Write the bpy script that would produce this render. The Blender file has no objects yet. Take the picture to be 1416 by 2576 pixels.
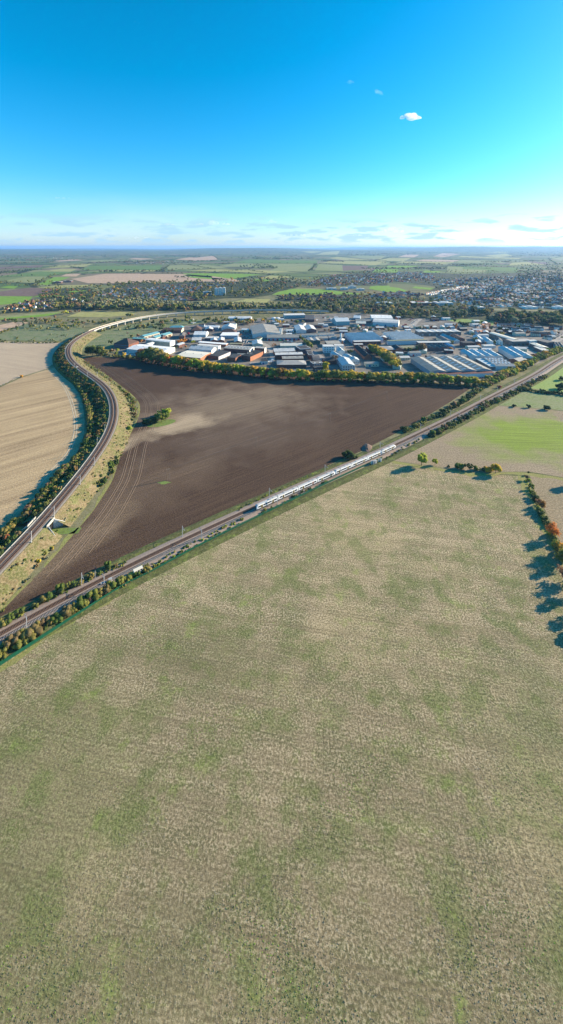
import bpy, math, random
import numpy as np
from mathutils import Vector
random.seed(7); RNG = np.random.default_rng(7)
R = math.radians
SC = bpy.context.scene
COL = SC.collection
# ------------------------------------------------------------------ camera, sky, sun, exposure
CAM_H = 200.0          # drone height above the fields, metres
HOR = 622.0            # horizon row on the 1416-wide working sheet; focal length 1000 there
cam = bpy.data.cameras.new('camera'); camo = bpy.data.objects.new('camera', cam); COL.objects.link(camo)
camo.location = (0, 0, CAM_H); camo.rotation_euler = (R(90), 0, 0)
cam.sensor_fit = 'HORIZONTAL'; cam.sensor_width = 36; cam.lens = 36 * 1000 / 1416
cam.shift_y = -(1287.5 - HOR) / 1416
cam.clip_start = 1; cam.clip_end = 200000
SC.camera = camo
SUN_EL, SUN_DIR = R(18.5), (0.935, 0.355)          # low sun off to the right, a little ahead
w = bpy.data.worlds.new('World'); SC.world = w; w.use_nodes = True
nt = w.node_tree; nt.nodes.clear()
sky = nt.nodes.new('ShaderNodeTexSky'); sky.sky_type = 'NISHITA'; sky.sun_disc = False
sky.sun_elevation = SUN_EL; sky.sun_rotation = math.atan2(SUN_DIR[0], SUN_DIR[1])
sky.air_density = 1.0; sky.dust_density = 0.5; sky.ozone_density = 2.0; sky.altitude = 200
bg = nt.nodes.new('ShaderNodeBackground'); bg.inputs[1].default_value = 0.054
wo = nt.nodes.new('ShaderNodeOutputWorld')
hs = nt.nodes.new('ShaderNodeHueSaturation'); hs.inputs['Saturation'].default_value = 1.0
hs.inputs['Hue'].default_value = 0.5
# clear deep-blue autumn air: less red, more blue than the plain model
sr = nt.nodes.new('ShaderNodeSeparateColor'); cr = nt.nodes.new('ShaderNodeCombineColor'); nt.links.new(sky.outputs[0], sr.inputs[0])
def wm0(op, a, b):
    n = nt.nodes.new('ShaderNodeMath'); n.operation = op
    for i, v in enumerate((a, b)):
        if isinstance(v, (int, float)): n.inputs[i].default_value = v
        else: nt.links.new(v, n.inputs[i])
    return n.outputs[0]
nt.links.new(wm0('MAXIMUM', wm0('SUBTRACT', wm0('MULTIPLY', sr.outputs[0], 1.4), wm0('MULTIPLY', sr.outputs[2], .5)), 0.), cr.inputs[0])
nt.links.new(wm0('MULTIPLY', sr.outputs[1], 1.38), cr.inputs[1]); nt.links.new(wm0('MULTIPLY', sr.outputs[2], 1.9), cr.inputs[2])
nt.links.new(cr.outputs[0], hs.inputs['Color'])
# thin cloud in the sky: low broken bank near the horizon and faint cirrus higher up
tc = nt.nodes.new('ShaderNodeTexCoord')
sep = nt.nodes.new('ShaderNodeSeparateXYZ'); nt.links.new(tc.outputs['Generated'], sep.inputs[0])
def wmath(op, a, b=None):
    n = nt.nodes.new('ShaderNodeMath'); n.operation = op; n.use_clamp = False
    for i, v in enumerate((a, b)):
        if v is None: continue
        if isinstance(v, (int, float)): n.inputs[i].default_value = v
        else: nt.links.new(v, n.inputs[i])
    return n.outputs[0]
def wmap(v, a, b, c, d):
    n = nt.nodes.new('ShaderNodeMapRange'); n.interpolation_type = 'SMOOTHSTEP'
    nt.links.new(v, n.inputs[0])
    for i, x in enumerate((a, b, c, d)): n.inputs[i + 1].default_value = x
    return n.outputs[0]
def wnoise(sc, stretch, det=6, dist=0.0):
    m = nt.nodes.new('ShaderNodeMapping'); m.inputs['Scale'].default_value = stretch
    nt.links.new(tc.outputs['Generated'], m.inputs[0])
    n = nt.nodes.new('ShaderNodeTexNoise'); n.inputs['Scale'].default_value = sc; n.inputs['Detail'].default_value = det
    n.inputs['Distortion'].default_value = dist
    nt.links.new(m.outputs[0], n.inputs['Vector']); return n.outputs[0]
z = sep.outputs['Z']
band = wmath('MULTIPLY', wmap(z, .004, .02, 0, 1), wmap(z, .05, .085, 1, 0))
cum = wmath('MULTIPLY', wmap(wnoise(13, (1, 1, 5.), 6, .2), .5, .6, 0, 1), band)
veil = wmath('MULTIPLY', wmap(wnoise(2.2, (1, 1, 5)), .35, .75, .15, 1), wmap(z, .02, .16, .55, 0))
def wmix(fac, a, col):
    n = nt.nodes.new('ShaderNodeMixRGB'); nt.links.new(fac, n.inputs[0]); nt.links.new(a, n.inputs[1])
    n.inputs[2].default_value = (*col, 1); return n.outputs[0]
c1 = wmix(veil, hs.outputs[0], (6.2, 7.6, 8.6))
c2 = c1
c3 = wmix(wmath('MULTIPLY', cum, .75), c2, (3.4, 5.6, 7.4))
nt.links.new(c3, bg.inputs[0]); nt.links.new(bg.outputs[0], wo.inputs[0])
sun = bpy.data.lights.new('sun', 'SUN'); sun.energy = 5.0; sun.angle = R(0.53); sun.color = (1.0, 0.84, 0.61)
suno = bpy.data.objects.new('sun', sun); COL.objects.link(suno)
sd = Vector((SUN_DIR[0] * math.cos(SUN_EL), SUN_DIR[1] * math.cos(SUN_EL), math.sin(SUN_EL)))
suno.rotation_euler = sd.to_track_quat('Z', 'Y').to_euler(); suno.location = (400, 100, 400)
vs = SC.view_settings; vs.view_transform = 'Standard'; vs.look = 'None'; vs.gamma = 1.0; vs.use_curve_mapping = False
vs.exposure = 1.36
SC.cycles.use_denoising = True; SC.cycles.volume_bounces = 1; SC.cycles.max_bounces = 5
SC.cycles.transparent_max_bounces = 12
# ------------------------------------------------------------------ terrain height and unprojection
def sstep(a, b, x):
    t = min(1, max(0, (x - a) / (b - a))); return t * t * (3 - 2 * t)
def wav(x, y, s, k): return math.sin(x / s + k * 1.7) * math.cos(y / s * .8 + k * 2.3)
def hgt(X, Y):
    if Y < 3500: return 0.0
    h = 22 * sstep(3500, 9000, Y) * (.5 + .5 * wav(X, Y, 1500, 1)) * (.6 + .4 * wav(X, Y, 700, 2))
    far = sstep(11000, 17000, Y)
    h += far * (52 + 30 * wav(X, Y * .3, 2600, 3) + 22 * wav(X, Y * .4, 900, 4))
    h += 175 * sstep(15000, 21000, Y) * sstep(3500, 9500, X) * (.85 + .15 * math.sin(X / 1300))
    h += 75 * sstep(16000, 21000, Y) * sstep(-6500, -4500, X) * sstep(3500, -1000, X)
    return h
def P(x, y, h=0.0):
    """point of the land seen at sheet position x, y, h metres above the ground"""
    k = max(y - HOR, 1.0) / 1000
    Y = (CAM_H - h) / k
    if Y > 3500:                       # follow the line of sight until it meets the relief
        a = 3400.0; b = None
        while a < 46000:
            n_ = a * 1.012
            if CAM_H - h - k * n_ <= hgt((x - 708) * n_ / 1000, n_): b = n_; break
            a = n_
        if b is None: b = a
        for _ in range(12):
            m_ = (a + b) / 2
            if CAM_H - h - k * m_ <= hgt((x - 708) * m_ / 1000, m_): b = m_
            else: a = m_
        Y = b
    X = (x - 708) * Y / 1000
    return Vector((X, Y, h + hgt(X, Y)))
# sheets on which positions were noted: (x0, y0, scale)
K = 350 / 1416 * .62877
SH = {'A': (276.7, 804.9, K), 'B': (477.9, 804.9, K), 'C': (685.4, 804.9, K), 'D': (848.9, 779.7, K), 'E': (993.5, 811.2, K),
      'F': (1196., 798.6, K), '1': (188.6, 754.6, .3108), '2': (565.9, 754.6, .3108), '3': (975.9, 754.6, .3108), '4': (0, 754.6, .3108),
      'R1': (0, 603.6, .35525), 'R2': (471.6, 603.6, .35525), 'R3': (913., 603.6, .35525), '5': (0, 848.9, .22203), 'c': (125.8, 848.9, .26644),
      't': (597.4, 1100.4, .3108), 'g': (975.9, 943.2, .3108), 'b': (0, 1414.8, .26644), 'r': (1194.7, 1163.3, .18311), 'd': (0, 0, 1.), 'u': (0, 1226.1, .26644)}
def D(s, x, y): o = SH[s]; return (o[0] + x * o[2], o[1] + y * o[2])
def PS(s, x, y, h=0.0): return P(*D(s, x, y), h)
# ------------------------------------------------------------------ materials
MATS = {}
class G:
    """small node-graph helper around one material"""
    def __init__(s, name, rough=.9, spec=.2):
        s.m = bpy.data.materials.new(name); s.m.use_nodes = True; s.t = s.m.node_tree; s.n = s.t.nodes
        s.b = s.n['Principled BSDF']; s.b.inputs['Roughness'].default_value = rough; s.b.inputs['Specular IOR Level'].default_value = spec
        s.tc = s.n.new('ShaderNodeTexCoord'); MATS[name] = s.m
    def ln(s, a, b): s.t.links.new(a, b)
    def vec(s, rot=0, scale=(1, 1, 1), loc=(0, 0, 0), src='Object'):
        m = s.n.new('ShaderNodeMapping'); m.inputs['Rotation'].default_value = (0, 0, rot); m.inputs['Scale'].default_value = scale
        m.inputs['Location'].default_value = loc; m.vector_type = 'POINT'
        if rot and scale != (1, 1, 1):          # rotate first, then stretch
            m.inputs['Scale'].default_value = (1, 1, 1)
            m2 = s.n.new('ShaderNodeMapping'); m2.inputs['Scale'].default_value = scale
            s.ln(s.tc.outputs[src], m.inputs[0]); s.ln(m.outputs[0], m2.inputs[0]); return m2.outputs[0]
        s.ln(s.tc.outputs[src], m.inputs[0]); return m.outputs[0]
    def noise(s, sc, det=4, vec=None, dist=0., rough=.55):
        n = s.n.new('ShaderNodeTexNoise'); n.inputs['Scale'].default_value = sc; n.inputs['Detail'].default_value = det
        n.inputs['Distortion'].default_value = dist; n.inputs['Roughness'].default_value = rough
        s.ln(vec if vec is not None else s.tc.outputs['Object'], n.inputs['Vector']); return n.outputs[0]
    def vor(s, sc, vec=None, out='Color'):
        n = s.n.new('ShaderNodeTexVoronoi'); n.inputs['Scale'].default_value = sc
        s.ln(vec if vec is not None else s.tc.outputs['Object'], n.inputs['Vector']); return n.outputs[out]
    def rng(s, v, a, b, c=0., d=1.):
        n = s.n.new('ShaderNodeMapRange'); s.ln(v, n.inputs[0])
        for i, x in enumerate((a, b, c, d)): n.inputs[i + 1].default_value = x
        return n.outputs[0]
    def math(s, op, a, b=None):
        n = s.n.new('ShaderNodeMath'); n.operation = op
        for i, v in enumerate((a, b)):
            if v is None: continue
            if isinstance(v, (int, float)): n.inputs[i].default_value = v
            else: s.ln(v, n.inputs[i])
        return n.outputs[0]
    def mix(s, f, a, b, mode='MIX'):
        n = s.n.new('ShaderNodeMixRGB'); n.blend_type = mode
        for i, v in enumerate((f, a, b)):
            if isinstance(v, (int, float)): n.inputs[i].default_value = v
            elif isinstance(v, tuple): n.inputs[i].default_value = (*v[:3], 1)
            else: s.ln(v, n.inputs[i])
        return n.outputs[0]
    def ramp(s, v, stops):
        n = s.n.new('ShaderNodeValToRGB'); e = n.color_ramp.elements
        while len(e) < len(stops): e.new(.5)
        for el, (p, c) in zip(e, stops): el.position = p; el.color = (*c, 1)
        s.ln(v, n.inputs[0]); return n.outputs[0]
    def rand(s): return s.n.new('ShaderNodeObjectInfo').outputs['Random']
    def bump(s, h, strength=.5, dist=.1):
        n = s.n.new('ShaderNodeBump'); n.inputs['Strength'].default_value = strength; n.inputs['Distance'].default_value = dist
        s.ln(h, n.inputs['Height']); s.ln(n.outputs[0], s.b.inputs['Normal'])
    def col(s, c): s.ln(c, s.b.inputs['Base Color']); return s.m
def mul(c, k): return tuple(min(1, x * k) for x in c)
def M(name, col, rough=.8, var=.18, scale=.6, spec=.25, metal=0., bump=0.):
    """plain material: one colour with two sizes of mottling"""
    if name in MATS: return MATS[name]
    g = G(name, rough, spec); g.b.inputs['Metallic'].default_value = metal
    n1 = g.noise(scale, 4); n2 = g.noise(scale * 6, 3)
    f = g.mix(.4, n1, n2)
    c = g.mix(g.rng(f, .32, .68), mul(col, 1 - var), mul(col, 1 + var))
    if bump: g.bump(n2, bump, .05)
    return g.col(c)
def field_mat(name, a, b, c=None, rot=0., big=.012, streak=(.012, .5), sk=.5, fine=1.5, bump=.6, green=None, gfac=(.58, .72), patch=None, rb=1., tram=0., k3=(.45, .72), dk=.32, near_tone=None, lime=None, fr=(.36, .64)):
    """cultivated land: two soil/straw tones in patches, rows along rot, fine clods, green regrowth"""
    if name in MATS: return MATS[name]
    g = G(name, .95, .1)
    n1 = g.noise(big, 8, rough=.68)
    st = g.noise(1., 3, g.vec(-rot, (streak[0], streak[1], 1)))
    n3 = g.noise(fine, 6, rough=.78)
    f = g.math('ADD', g.math('MULTIPLY', n1, 1 - sk), g.math('MULTIPLY', st, sk))
    col = g.mix(g.rng(f, *fr), a, b)
    if green:
        n4 = g.math('ADD', g.math('MULTIPLY', g.noise(big * 2.2, 8, g.vec(0, (1, 1, 1), (31, 7, 0)), rough=.74), .84), g.math('MULTIPLY', g.noise(.55, 4, g.vec(0, (1, 1, 1), (3, 77, 0)), rough=.7), .16))
        col = g.mix(g.rng(n4, *gfac), col, g.mix(g.rng(g.noise(.09, 3), .45, .65), green, mul(green, 1.5)))
        if lime: col = g.mix(g.math('MULTIPLY', g.rng(g.noise(.045, 7, g.vec(0, (1, 1, 1), (9, 300, 0)), rough=.7), .565, .63), .85), col, lime)
    if c: col = g.mix(g.rng(n3, *k3, 0, .85), col, c)
    if near_tone:      # darker olive tone mixed in toward the near side of the field
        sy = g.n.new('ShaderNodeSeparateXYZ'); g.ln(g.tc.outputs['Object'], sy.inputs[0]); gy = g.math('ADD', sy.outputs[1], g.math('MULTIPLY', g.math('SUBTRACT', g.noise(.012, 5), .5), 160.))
        col = g.mix(g.rng(gy, near_tone[0], near_tone[1], near_tone[2], 0), col, near_tone[3])
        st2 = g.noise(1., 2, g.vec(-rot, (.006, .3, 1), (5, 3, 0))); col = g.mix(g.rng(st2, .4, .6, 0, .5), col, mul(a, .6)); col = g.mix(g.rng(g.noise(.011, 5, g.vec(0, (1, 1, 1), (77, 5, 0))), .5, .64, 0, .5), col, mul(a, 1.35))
    if tram:        # wheelings left by the sprayer, and drilled rows between them
        sx = g.n.new('ShaderNodeSeparateXYZ'); g.ln(g.vec(-rot, (1, 1, 1.0001)), sx.inputs[0]); wob = g.math('MULTIPLY', g.noise(.02, 2), 3.)
        v = g.math('ADD', sx.outputs[1], wob)
        t1 = g.math('ABSOLUTE', g.math('SUBTRACT', g.math('FRACT', g.math('DIVIDE', v, tram)), .5)); t2 = g.math('ABSOLUTE', g.math('SUBTRACT', g.math('FRACT', g.math('DIVIDE', g.math('ADD', v, 1.9), tram)), .5))
        tk = g.math('MINIMUM', t1, t2); col = g.mix(g.math('MULTIPLY', g.rng(tk, .014, .034, .6, 0), g.rng(g.noise(.04, 4), .42, .58)), col, mul(a, .4))
        rowv = g.math('SINE', g.math('MULTIPLY', v, 6.2832 / .62)); col = g.mix(g.math('MULTIPLY', g.rng(rowv, -.2, 1., 0, .34), g.rng(g.noise(.07, 4), .35, .6)), col, mul(a, .5))
        u2 = sx.outputs[0]; t3 = g.math('ABSOLUTE', g.math('SUBTRACT', g.math('FRACT', g.math('DIVIDE', g.math('ADD', u2, wob), 5.3)), .5)); col = g.mix(g.math('MULTIPLY', g.rng(t3, .03, .12, .5, 0), g.math('MULTIPLY', g.rng(g.noise(.018, 4), .48, .62), g.rng(u2, 10, 70))), col, mul(a, 1.45))
    if patch:
        for (px, py, rx, ry, ang, cc, k) in patch:      # pale or dark soil of its own shape
            m = g.n.new('ShaderNodeMapping'); m.vector_type = 'TEXTURE'
            m.inputs['Location'].default_value = (px, py, 0); m.inputs['Rotation'].default_value = (0, 0, ang); m.inputs['Scale'].default_value = (rx, ry, 1)
            nz = g.n.new('ShaderNodeTexNoise'); nz.inputs['Scale'].default_value = .035; nz.inputs['Detail'].default_value = 5
            g.ln(g.tc.outputs['Object'], nz.inputs['Vector'])
            g.ln(g.tc.outputs['Object'], m.inputs[0])
            ln = g.n.new('ShaderNodeVectorMath'); ln.operation = 'LENGTH'; g.ln(m.outputs[0], ln.inputs[0])
            d = g.math('ADD', ln.outputs['Value'], g.math('MULTIPLY', g.math('SUBTRACT', nz.outputs[0], .5), 1.6))
            col = g.mix(g.rng(d, .35, 1.05, k, 0), col, g.mix(g.rng(st, .4, .6), cc, mul(cc, .72)))
    col = g.mix(g.rng(n3, .36, .56, dk * 1.6, 0), col, mul(a, .32))
    if near_tone:      # leafy regrowth stands above the straw, in patches and fresh green spots
        pm = g.noise(.05, 8, g.vec(0, (1, 1, 1), (61, 17, 0)), rough=.7)
        col = g.mix(g.rng(pm, .5, .6, 0, .55), col, g.mix(g.rng(n3, .4, .6), mul(green, .7), mul(green, 1.7)))
        fm = g.math('MULTIPLY', g.rng(g.noise(.06, 8, g.vec(0, (1, 1, 1), (9, 300, 0)), rough=.76), .57, .68, 0, .6), g.rng(n3, .35, .6, .4, 1.)); col = g.mix(fm, col, mul(lime, 1.1))
    h = g.math('ADD', g.math('MULTIPLY', n3, 1.), g.math('MULTIPLY', st, rb))
    g.bump(h, bump, .35)
    return g.col(col)
def leaf_mat(name, col, hv=.035, var=.45):
    if name in MATS: return MATS[name]
    g = G(name, .85, .15)
    hsn = g.n.new('ShaderNodeHueSaturation')
    r = g.rand(); n = g.noise(.45, 4)
    c = g.mix(g.rng(n, .35, .65), mul(col, 1 - var), mul(col, 1 + var))
    g.ln(c, hsn.inputs['Color']); g.ln(g.rng(r, 0, 1, .5 - hv, .5 + hv), hsn.inputs['Hue'])
    g.ln(g.rng(r, 0, 1, 1.2, .8), hsn.inputs['Value'])
    # a little light passes through the leaves
    tr = g.n.new('ShaderNodeBsdfTranslucent'); g.ln(hsn.outputs[0], tr.inputs[0])
    mx = g.n.new('ShaderNodeMixShader'); mx.inputs[0].default_value = .42
    out = g.n['Material Output']; g.ln(g.b.outputs[0], mx.inputs[1]); g.ln(tr.outputs[0], mx.inputs[2]); g.ln(mx.outputs[0], out.inputs[0])
    return g.col(hsn.outputs[0])
LEAF = {'dark': (.06, .09, .026), 'green': (.135, .18, .038), 'olive': (.25, .235, .06), 'lime': (.36, .4, .05), 'gold': (.56, .4, .05),
        'orange': (.54, .27, .045), 'rust': (.3, .165, .055), 'brown': (.25, .17, .085), 'willow': (.31, .31, .17), 'grey': (.23, .2, .15), 'red': (.3, .05, .06)}
for k_, v_ in LEAF.items(): leaf_mat('leaf_' + k_, v_)
BARK = M('bark', (.09, .07, .05), .95)
# ------------------------------------------------------------------ meshes and objects
def tag(o, label=None, cat=None, group=None, kind=None):
    for k, v in (('label', label), ('category', cat), ('group', group), ('kind', kind)):
        if v: o[k] = v
    return o
def empty(name, loc, rz=0.):
    o = bpy.data.objects.new(name, None); COL.objects.link(o); o.location = loc; o.rotation_euler = (0, 0, rz)
    o.empty_display_size = 1; return o
def link(name, mesh, parent=None, loc=None, rz=None, mat=None):
    o = bpy.data.objects.new(name, mesh); COL.objects.link(o)
    if parent: o.parent = parent
    if loc is not None: o.location = loc
    if rz is not None: o.rotation_euler = (0, 0, rz)
    return o
class MB:
    def __init__(s): s.v = []; s.f = []; s.mi = []; s.ms = []
    def slot(s, m):
        m = MATS[m] if isinstance(m, str) else m
        if m not in s.ms: s.ms.append(m)
        return s.ms.index(m)
    def add(s, vs, fs, mat=None):
        o = len(s.v); s.v += [tuple(v) for v in vs]; k = s.slot(mat) if mat is not None else 0
        for f in fs: s.f.append(tuple(i + o for i in f)); s.mi.append(k)
    def box(s, x0, x1, y0, y1, z0, z1, mat=None):
        s.add([(x0, y0, z0), (x1, y0, z0), (x1, y1, z0), (x0, y1, z0), (x0, y0, z1), (x1, y0, z1), (x1, y1, z1), (x0, y1, z1)],
              [(3, 2, 1, 0), (4, 5, 6, 7), (0, 1, 5, 4), (1, 2, 6, 5), (2, 3, 7, 6), (3, 0, 4, 7)], mat)
    def bar(s, a, b, r, mat=None, n=5, r2=None):
        a, b = Vector(a), Vector(b); d = (b - a).normalized(); up = Vector((0, 0, 1)) if abs(d.z) < .9 else Vector((1, 0, 0))
        u = d.cross(up).normalized(); w_ = d.cross(u); r2 = r if r2 is None else r2; vs = []
        for c, rr in ((a, r), (b, r2)):
            for i in range(n):
                t = 2 * math.pi * i / n; vs.append(c + u * math.cos(t) * rr + w_ * math.sin(t) * rr)
        fs = [(i, (i + 1) % n, n + (i + 1) % n, n + i) for i in range(n)] + [tuple(range(n - 1, -1, -1)), tuple(range(n, 2 * n))]
        s.add(vs, fs, mat)
    def prism(s, poly, axis, a, b, mat=None):
        """closed polygon in (t, z), run along x ('x') or y ('y') from a to b"""
        n = len(poly); q = lambda t, z_, l: (l, t, z_) if axis == 'x' else (t, l, z_)
        vs = [q(t, z_, a) for t, z_ in poly] + [q(t, z_, b) for t, z_ in poly]
        fs = [(i, (i + 1) % n, n + (i + 1) % n, n + i) for i in range(n)] + [tuple(range(n - 1, -1, -1)), tuple(range(n, 2 * n))]
        s.add(vs, fs, mat)
    def mesh(s, name, mat=None, smooth=False):
        me = bpy.data.meshes.new(name); me.from_pydata(s.v, [], s.f)
        if mat is not None: me.materials.append(MATS[mat] if isinstance(mat, str) else mat)
        else:
            for m in s.ms: me.materials.append(m)
            if len(s.ms) > 1: me.polygons.foreach_set('material_index', s.mi)
        if smooth: me.polygons.foreach_set('use_smooth', [True] * len(s.f))
        me.update(); return me
    def build(s, name, mat=None, parent=None, loc=None, rz=None, smooth=False): return link(name, s.mesh(name, mat, smooth), parent, loc, rz)
def fixn(me):
    import bmesh
    b = bmesh.new(); b.from_mesh(me); bmesh.ops.recalc_face_normals(b, faces=b.faces); b.to_mesh(me); b.free(); return me
def np_mesh(name, V, F, mi=None, mats=()):
    """V (n,3), F (m,k) all faces the same size"""
    me = bpy.data.meshes.new(name); m, k = F.shape
    me.vertices.add(len(V)); me.vertices.foreach_set('co', np.asarray(V, np.float32).ravel())
    me.loops.add(m * k); me.loops.foreach_set('vertex_index', F.astype(np.int32).ravel())
    me.polygons.add(m); me.polygons.foreach_set('loop_start', np.arange(0, m * k, k, dtype=np.int32))
    for x in mats: me.materials.append(MATS[x] if isinstance(x, str) else x)
    if mi is not None: me.polygons.foreach_set('material_index', np.asarray(mi, np.int32))
    me.update(calc_edges=True); return me
def catmull(pts, step=4.):
    out = []; n = len(pts)
    for i in range(n - 1):
        p0, p1, p2, p3 = pts[max(i - 1, 0)], pts[i], pts[i + 1], pts[min(i + 2, n - 1)]
        k = max(2, int((p2 - p1).length / step))
        for j in range(k):
            t = j / k
            out.append(.5 * ((2 * p1) + (p2 - p0) * t + (2 * p0 - 5 * p1 + 4 * p2 - p3) * t * t + (3 * p1 - p0 - 3 * p2 + p3) * t ** 3))
    out.append(pts[-1].copy()); return out
def smooth(pts, n=6):
    for _ in range(n):
        pts = [pts[0]] + [(pts[i - 1] + pts[i] * 2 + pts[i + 1]) / 4 for i in range(1, len(pts) - 1)] + [pts[-1]]
    return pts
class Path:
    def __init__(s, pts):
        s.p = pts; s.s = [0.]
        for a, b in zip(pts, pts[1:]): s.s.append(s.s[-1] + (b - a).length)
        s.len = s.s[-1]
    def at(s, d, off=0., dz=0.):
        d = min(max(d, 0), s.len - .001); i = int(np.searchsorted(s.s, d, 'right')) - 1; i = min(max(i, 0), len(s.p) - 2)
        t = (d - s.s[i]) / max(1e-6, s.s[i + 1] - s.s[i]); p = s.p[i].lerp(s.p[i + 1], t)
        q0 = s.p[max(i - 1, 0)]; q1 = s.p[min(i + 2, len(s.p) - 1)]; dr = (q1 - q0); dr.z = 0; dr.normalize()
        return p + Vector((dr.y, -dr.x, 0)) * off + Vector((0, 0, dz)), math.atan2(dr.y, dr.x)
    def near(s, q):
        return min(range(len(s.p)), key=lambda i: (s.p[i].xy - q.xy).length)
    def dist(s, q): return s.s[s.near(q)]
def sweep(mb, path, prof, a, b, step, mat=None, closed=False, fn=None):
    """run a cross-section [(offset to the right, height)] along path from chainage a to b"""
    n = max(2, int((b - a) / step) + 1); k = len(prof or fn(a)); vs = []
    for i in range(n):
        d = a + (b - a) * i / (n - 1); pr = fn(d) if fn else prof
        for o, z_ in pr: vs.append(path.at(d, o, z_)[0])
    fs = []
    for i in range(n - 1):
        for j in range(k if closed else k - 1):
            j2 = (j + 1) % k; fs.append((i * k + j, i * k + j2, (i + 1) * k + j2, (i + 1) * k + j))
    if closed: fs += [tuple(range(k - 1, -1, -1)), tuple(range((n - 1) * k, n * k))]
    mb.add(vs, fs, mat)
def sheet(name, pts, mat, z_=.02, label=None, cat=None):
    """flat piece of ground from an outline"""
    mb = MB(); mb.add([(p.x, p.y, z_) for p in pts], [tuple(range(len(pts)))]); o = mb.build(name, mat)
    import bmesh
    b = bmesh.new(); b.from_mesh(o.data)
    if b.faces[:] and b.faces[:][0].normal.z < 0: bmesh.ops.reverse_faces(b, faces=b.faces)
    bmesh.ops.triangulate(b, faces=b.faces); b.to_mesh(o.data); b.free()
    tag(o, label, None, None, 'structure'); return o
def drape(name, q, mat, dz=.4, n=10, label=None):
    """far field: four corners on the sheet, laid over the relief"""
    a, b, c, d = [Vector(x) for x in q]; vs = []; fs = []
    for j in range(n + 1):
        for i in range(n + 1):
            u, v = i / n, j / n; e = (a.lerp(b, u)).lerp(d.lerp(c, u), v)
            X, Y = e.x, e.y; vs.append((X, Y, hgt(X, Y) + dz))
    for j in range(n):
        for i in range(n): k = j * (n + 1) + i; fs.append((k, k + 1, k + n + 2, k + n + 1))
    mb = MB(); mb.add(vs, fs); o = mb.build(name, mat); fixn(o.data)
    if o.data.polygons[0].normal.z < 0: o.data.flip_normals()
    return tag(o, label, kind='structure')
def inside(x, y, poly):
    c = False; n = len(poly); j = n - 1
    for i in range(n):
        if (poly[i][1] > y) != (poly[j][1] > y) and x < (poly[j][0] - poly[i][0]) * (y - poly[i][1]) / (poly[j][1] - poly[i][1]) + poly[i][0]: c = not c
        j = i
    return c
def ordn(n):
    if 10 <= n % 100 <= 20: return '%dth' % n
    return '%d%s' % (n, {1: 'st', 2: 'nd', 3: 'rd'}.get(n % 10, 'th'))
# ------------------------------------------------------------------ ground sheet to the horizon
def ground_mat():
    g = G('open_country', .95, .1)
    big = g.noise(.01, 5, rough=.6); fine = g.noise(.5, 4, rough=.7); mid = g.noise(.06, 5, rough=.65)
    near = g.ramp(g.mix(.5, big, mid), [(.34, (.075, .095, .03)), (.46, (.17, .165, .075)), (.56, (.27, .235, .13)), (.68, (.12, .14, .04))])
    near = g.mix(g.rng(fine, .35, .65, .4, 0), near, (.05, .05, .025))
    v = g.vec(.35, (1 / 420, 1 / 330, 1))
    cell = g.vor(1., v)
    sp = g.n.new('ShaderNodeSeparateColor'); g.ln(cell, sp.inputs[0])
    farc = g.ramp(sp.outputs[0], [(0, (.075, .12, .035)), (.3, (.14, .17, .06)), (.5, (.2, .2, .09)), (.66, (.06, .08, .03)), (.8, (.24, .18, .12)), (1., (.1, .14, .04))])
    e = g.n.new('ShaderNodeTexVoronoi'); e.feature = 'DISTANCE_TO_EDGE'; g.ln(v, e.inputs['Vector']); e.inputs['Scale'].default_value = 1.
    farc = g.mix(g.rng(e.outputs[0], .02, .04, 1, 0), farc, (.025, .035, .016))
    sx = g.n.new('ShaderNodeSeparateXYZ'); g.ln(g.tc.outputs['Object'], sx.inputs[0])
    col = g.mix(g.rng(sx.outputs[1], 1500, 2100), near, farc)
    g.bump(g.math('ADD', fine, mid), .5, .5)
    return g.col(col)
ground_mat()
def build_ground():
    ys = [-400, -100, 60, 150, 300, 500, 800, 1200, 1700, 2300, 3000] + [3500 + 300 * i for i in range(60)] + [22000, 24000, 28000, 34000, 42000, 52000]
    nx = 90; V = []; F = []
    for Y in ys:
        wd = 1200 + max(Y, 0) * 1.15
        for i in range(nx + 1):
            X = (i / nx * 2 - 1) * wd; V.append((X, Y, hgt(X, Y)))
    for j in range(len(ys) - 1):
        for i in range(nx): k = j * (nx + 1) + i; F.append((k, k + 1, k + nx + 2, k + nx + 1))
    mb = MB(); mb.add(V, F); o = mb.build('ground', 'open_country', smooth=True); tag(o, kind='structure')
build_ground()
# ------------------------------------------------------------------ the near fields
def dpts(l): return [P(x, y) for x, y in l]
ROW = math.atan2(.59, .81)
qa, qb, qc, qd = P(120, 1980), P(1390, 1950), P(330, 2450), P(520, 1640)
field_mat('stubble', (.41, .32, .18), (.25, .195, .105), (.7, .56, .37), rot=-.166, big=.03, streak=(.03, .8), sk=.5, fine=1.2, bump=.6,
          green=(.09, .118, .03), gfac=(.48, .53), rb=.5, tram=12., k3=(.47, .59), dk=.68, patch=[(qa.x, qa.y, 38, 62, .2, (.125, .165, .04), .38), (qb.x, qb.y, 26, 60, -.3, (.135, .175, .045), .3), (qc.x, qc.y, 40, 16, .1, (.11, .125, .045), .28), (qd.x, qd.y, 60, 22, -.1, (.105, .125, .04), .32)], lime=(.19, .27, .04), fr=(.42, .58), near_tone=(95, 280, .45, (.11, .098, .048)))
field_mat('stubble_far', (.31, .235, .145), (.23, .18, .105), (.44, .35, .23), rot=-.1, big=.03, streak=(.02, .9), sk=.35, fine=.8, bump=.8,
          green=(.15, .19, .06), gfac=(.56, .7))
NEAR_FENCE = [(0, 1674.6), (117, 1598.7), (221, 1532), (320, 1470.8), (377, 1442.8), (500, 1375), (613, 1318), (690, 1280.7), (815, 1220), (923, 1170), (964, 1152)]
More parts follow.
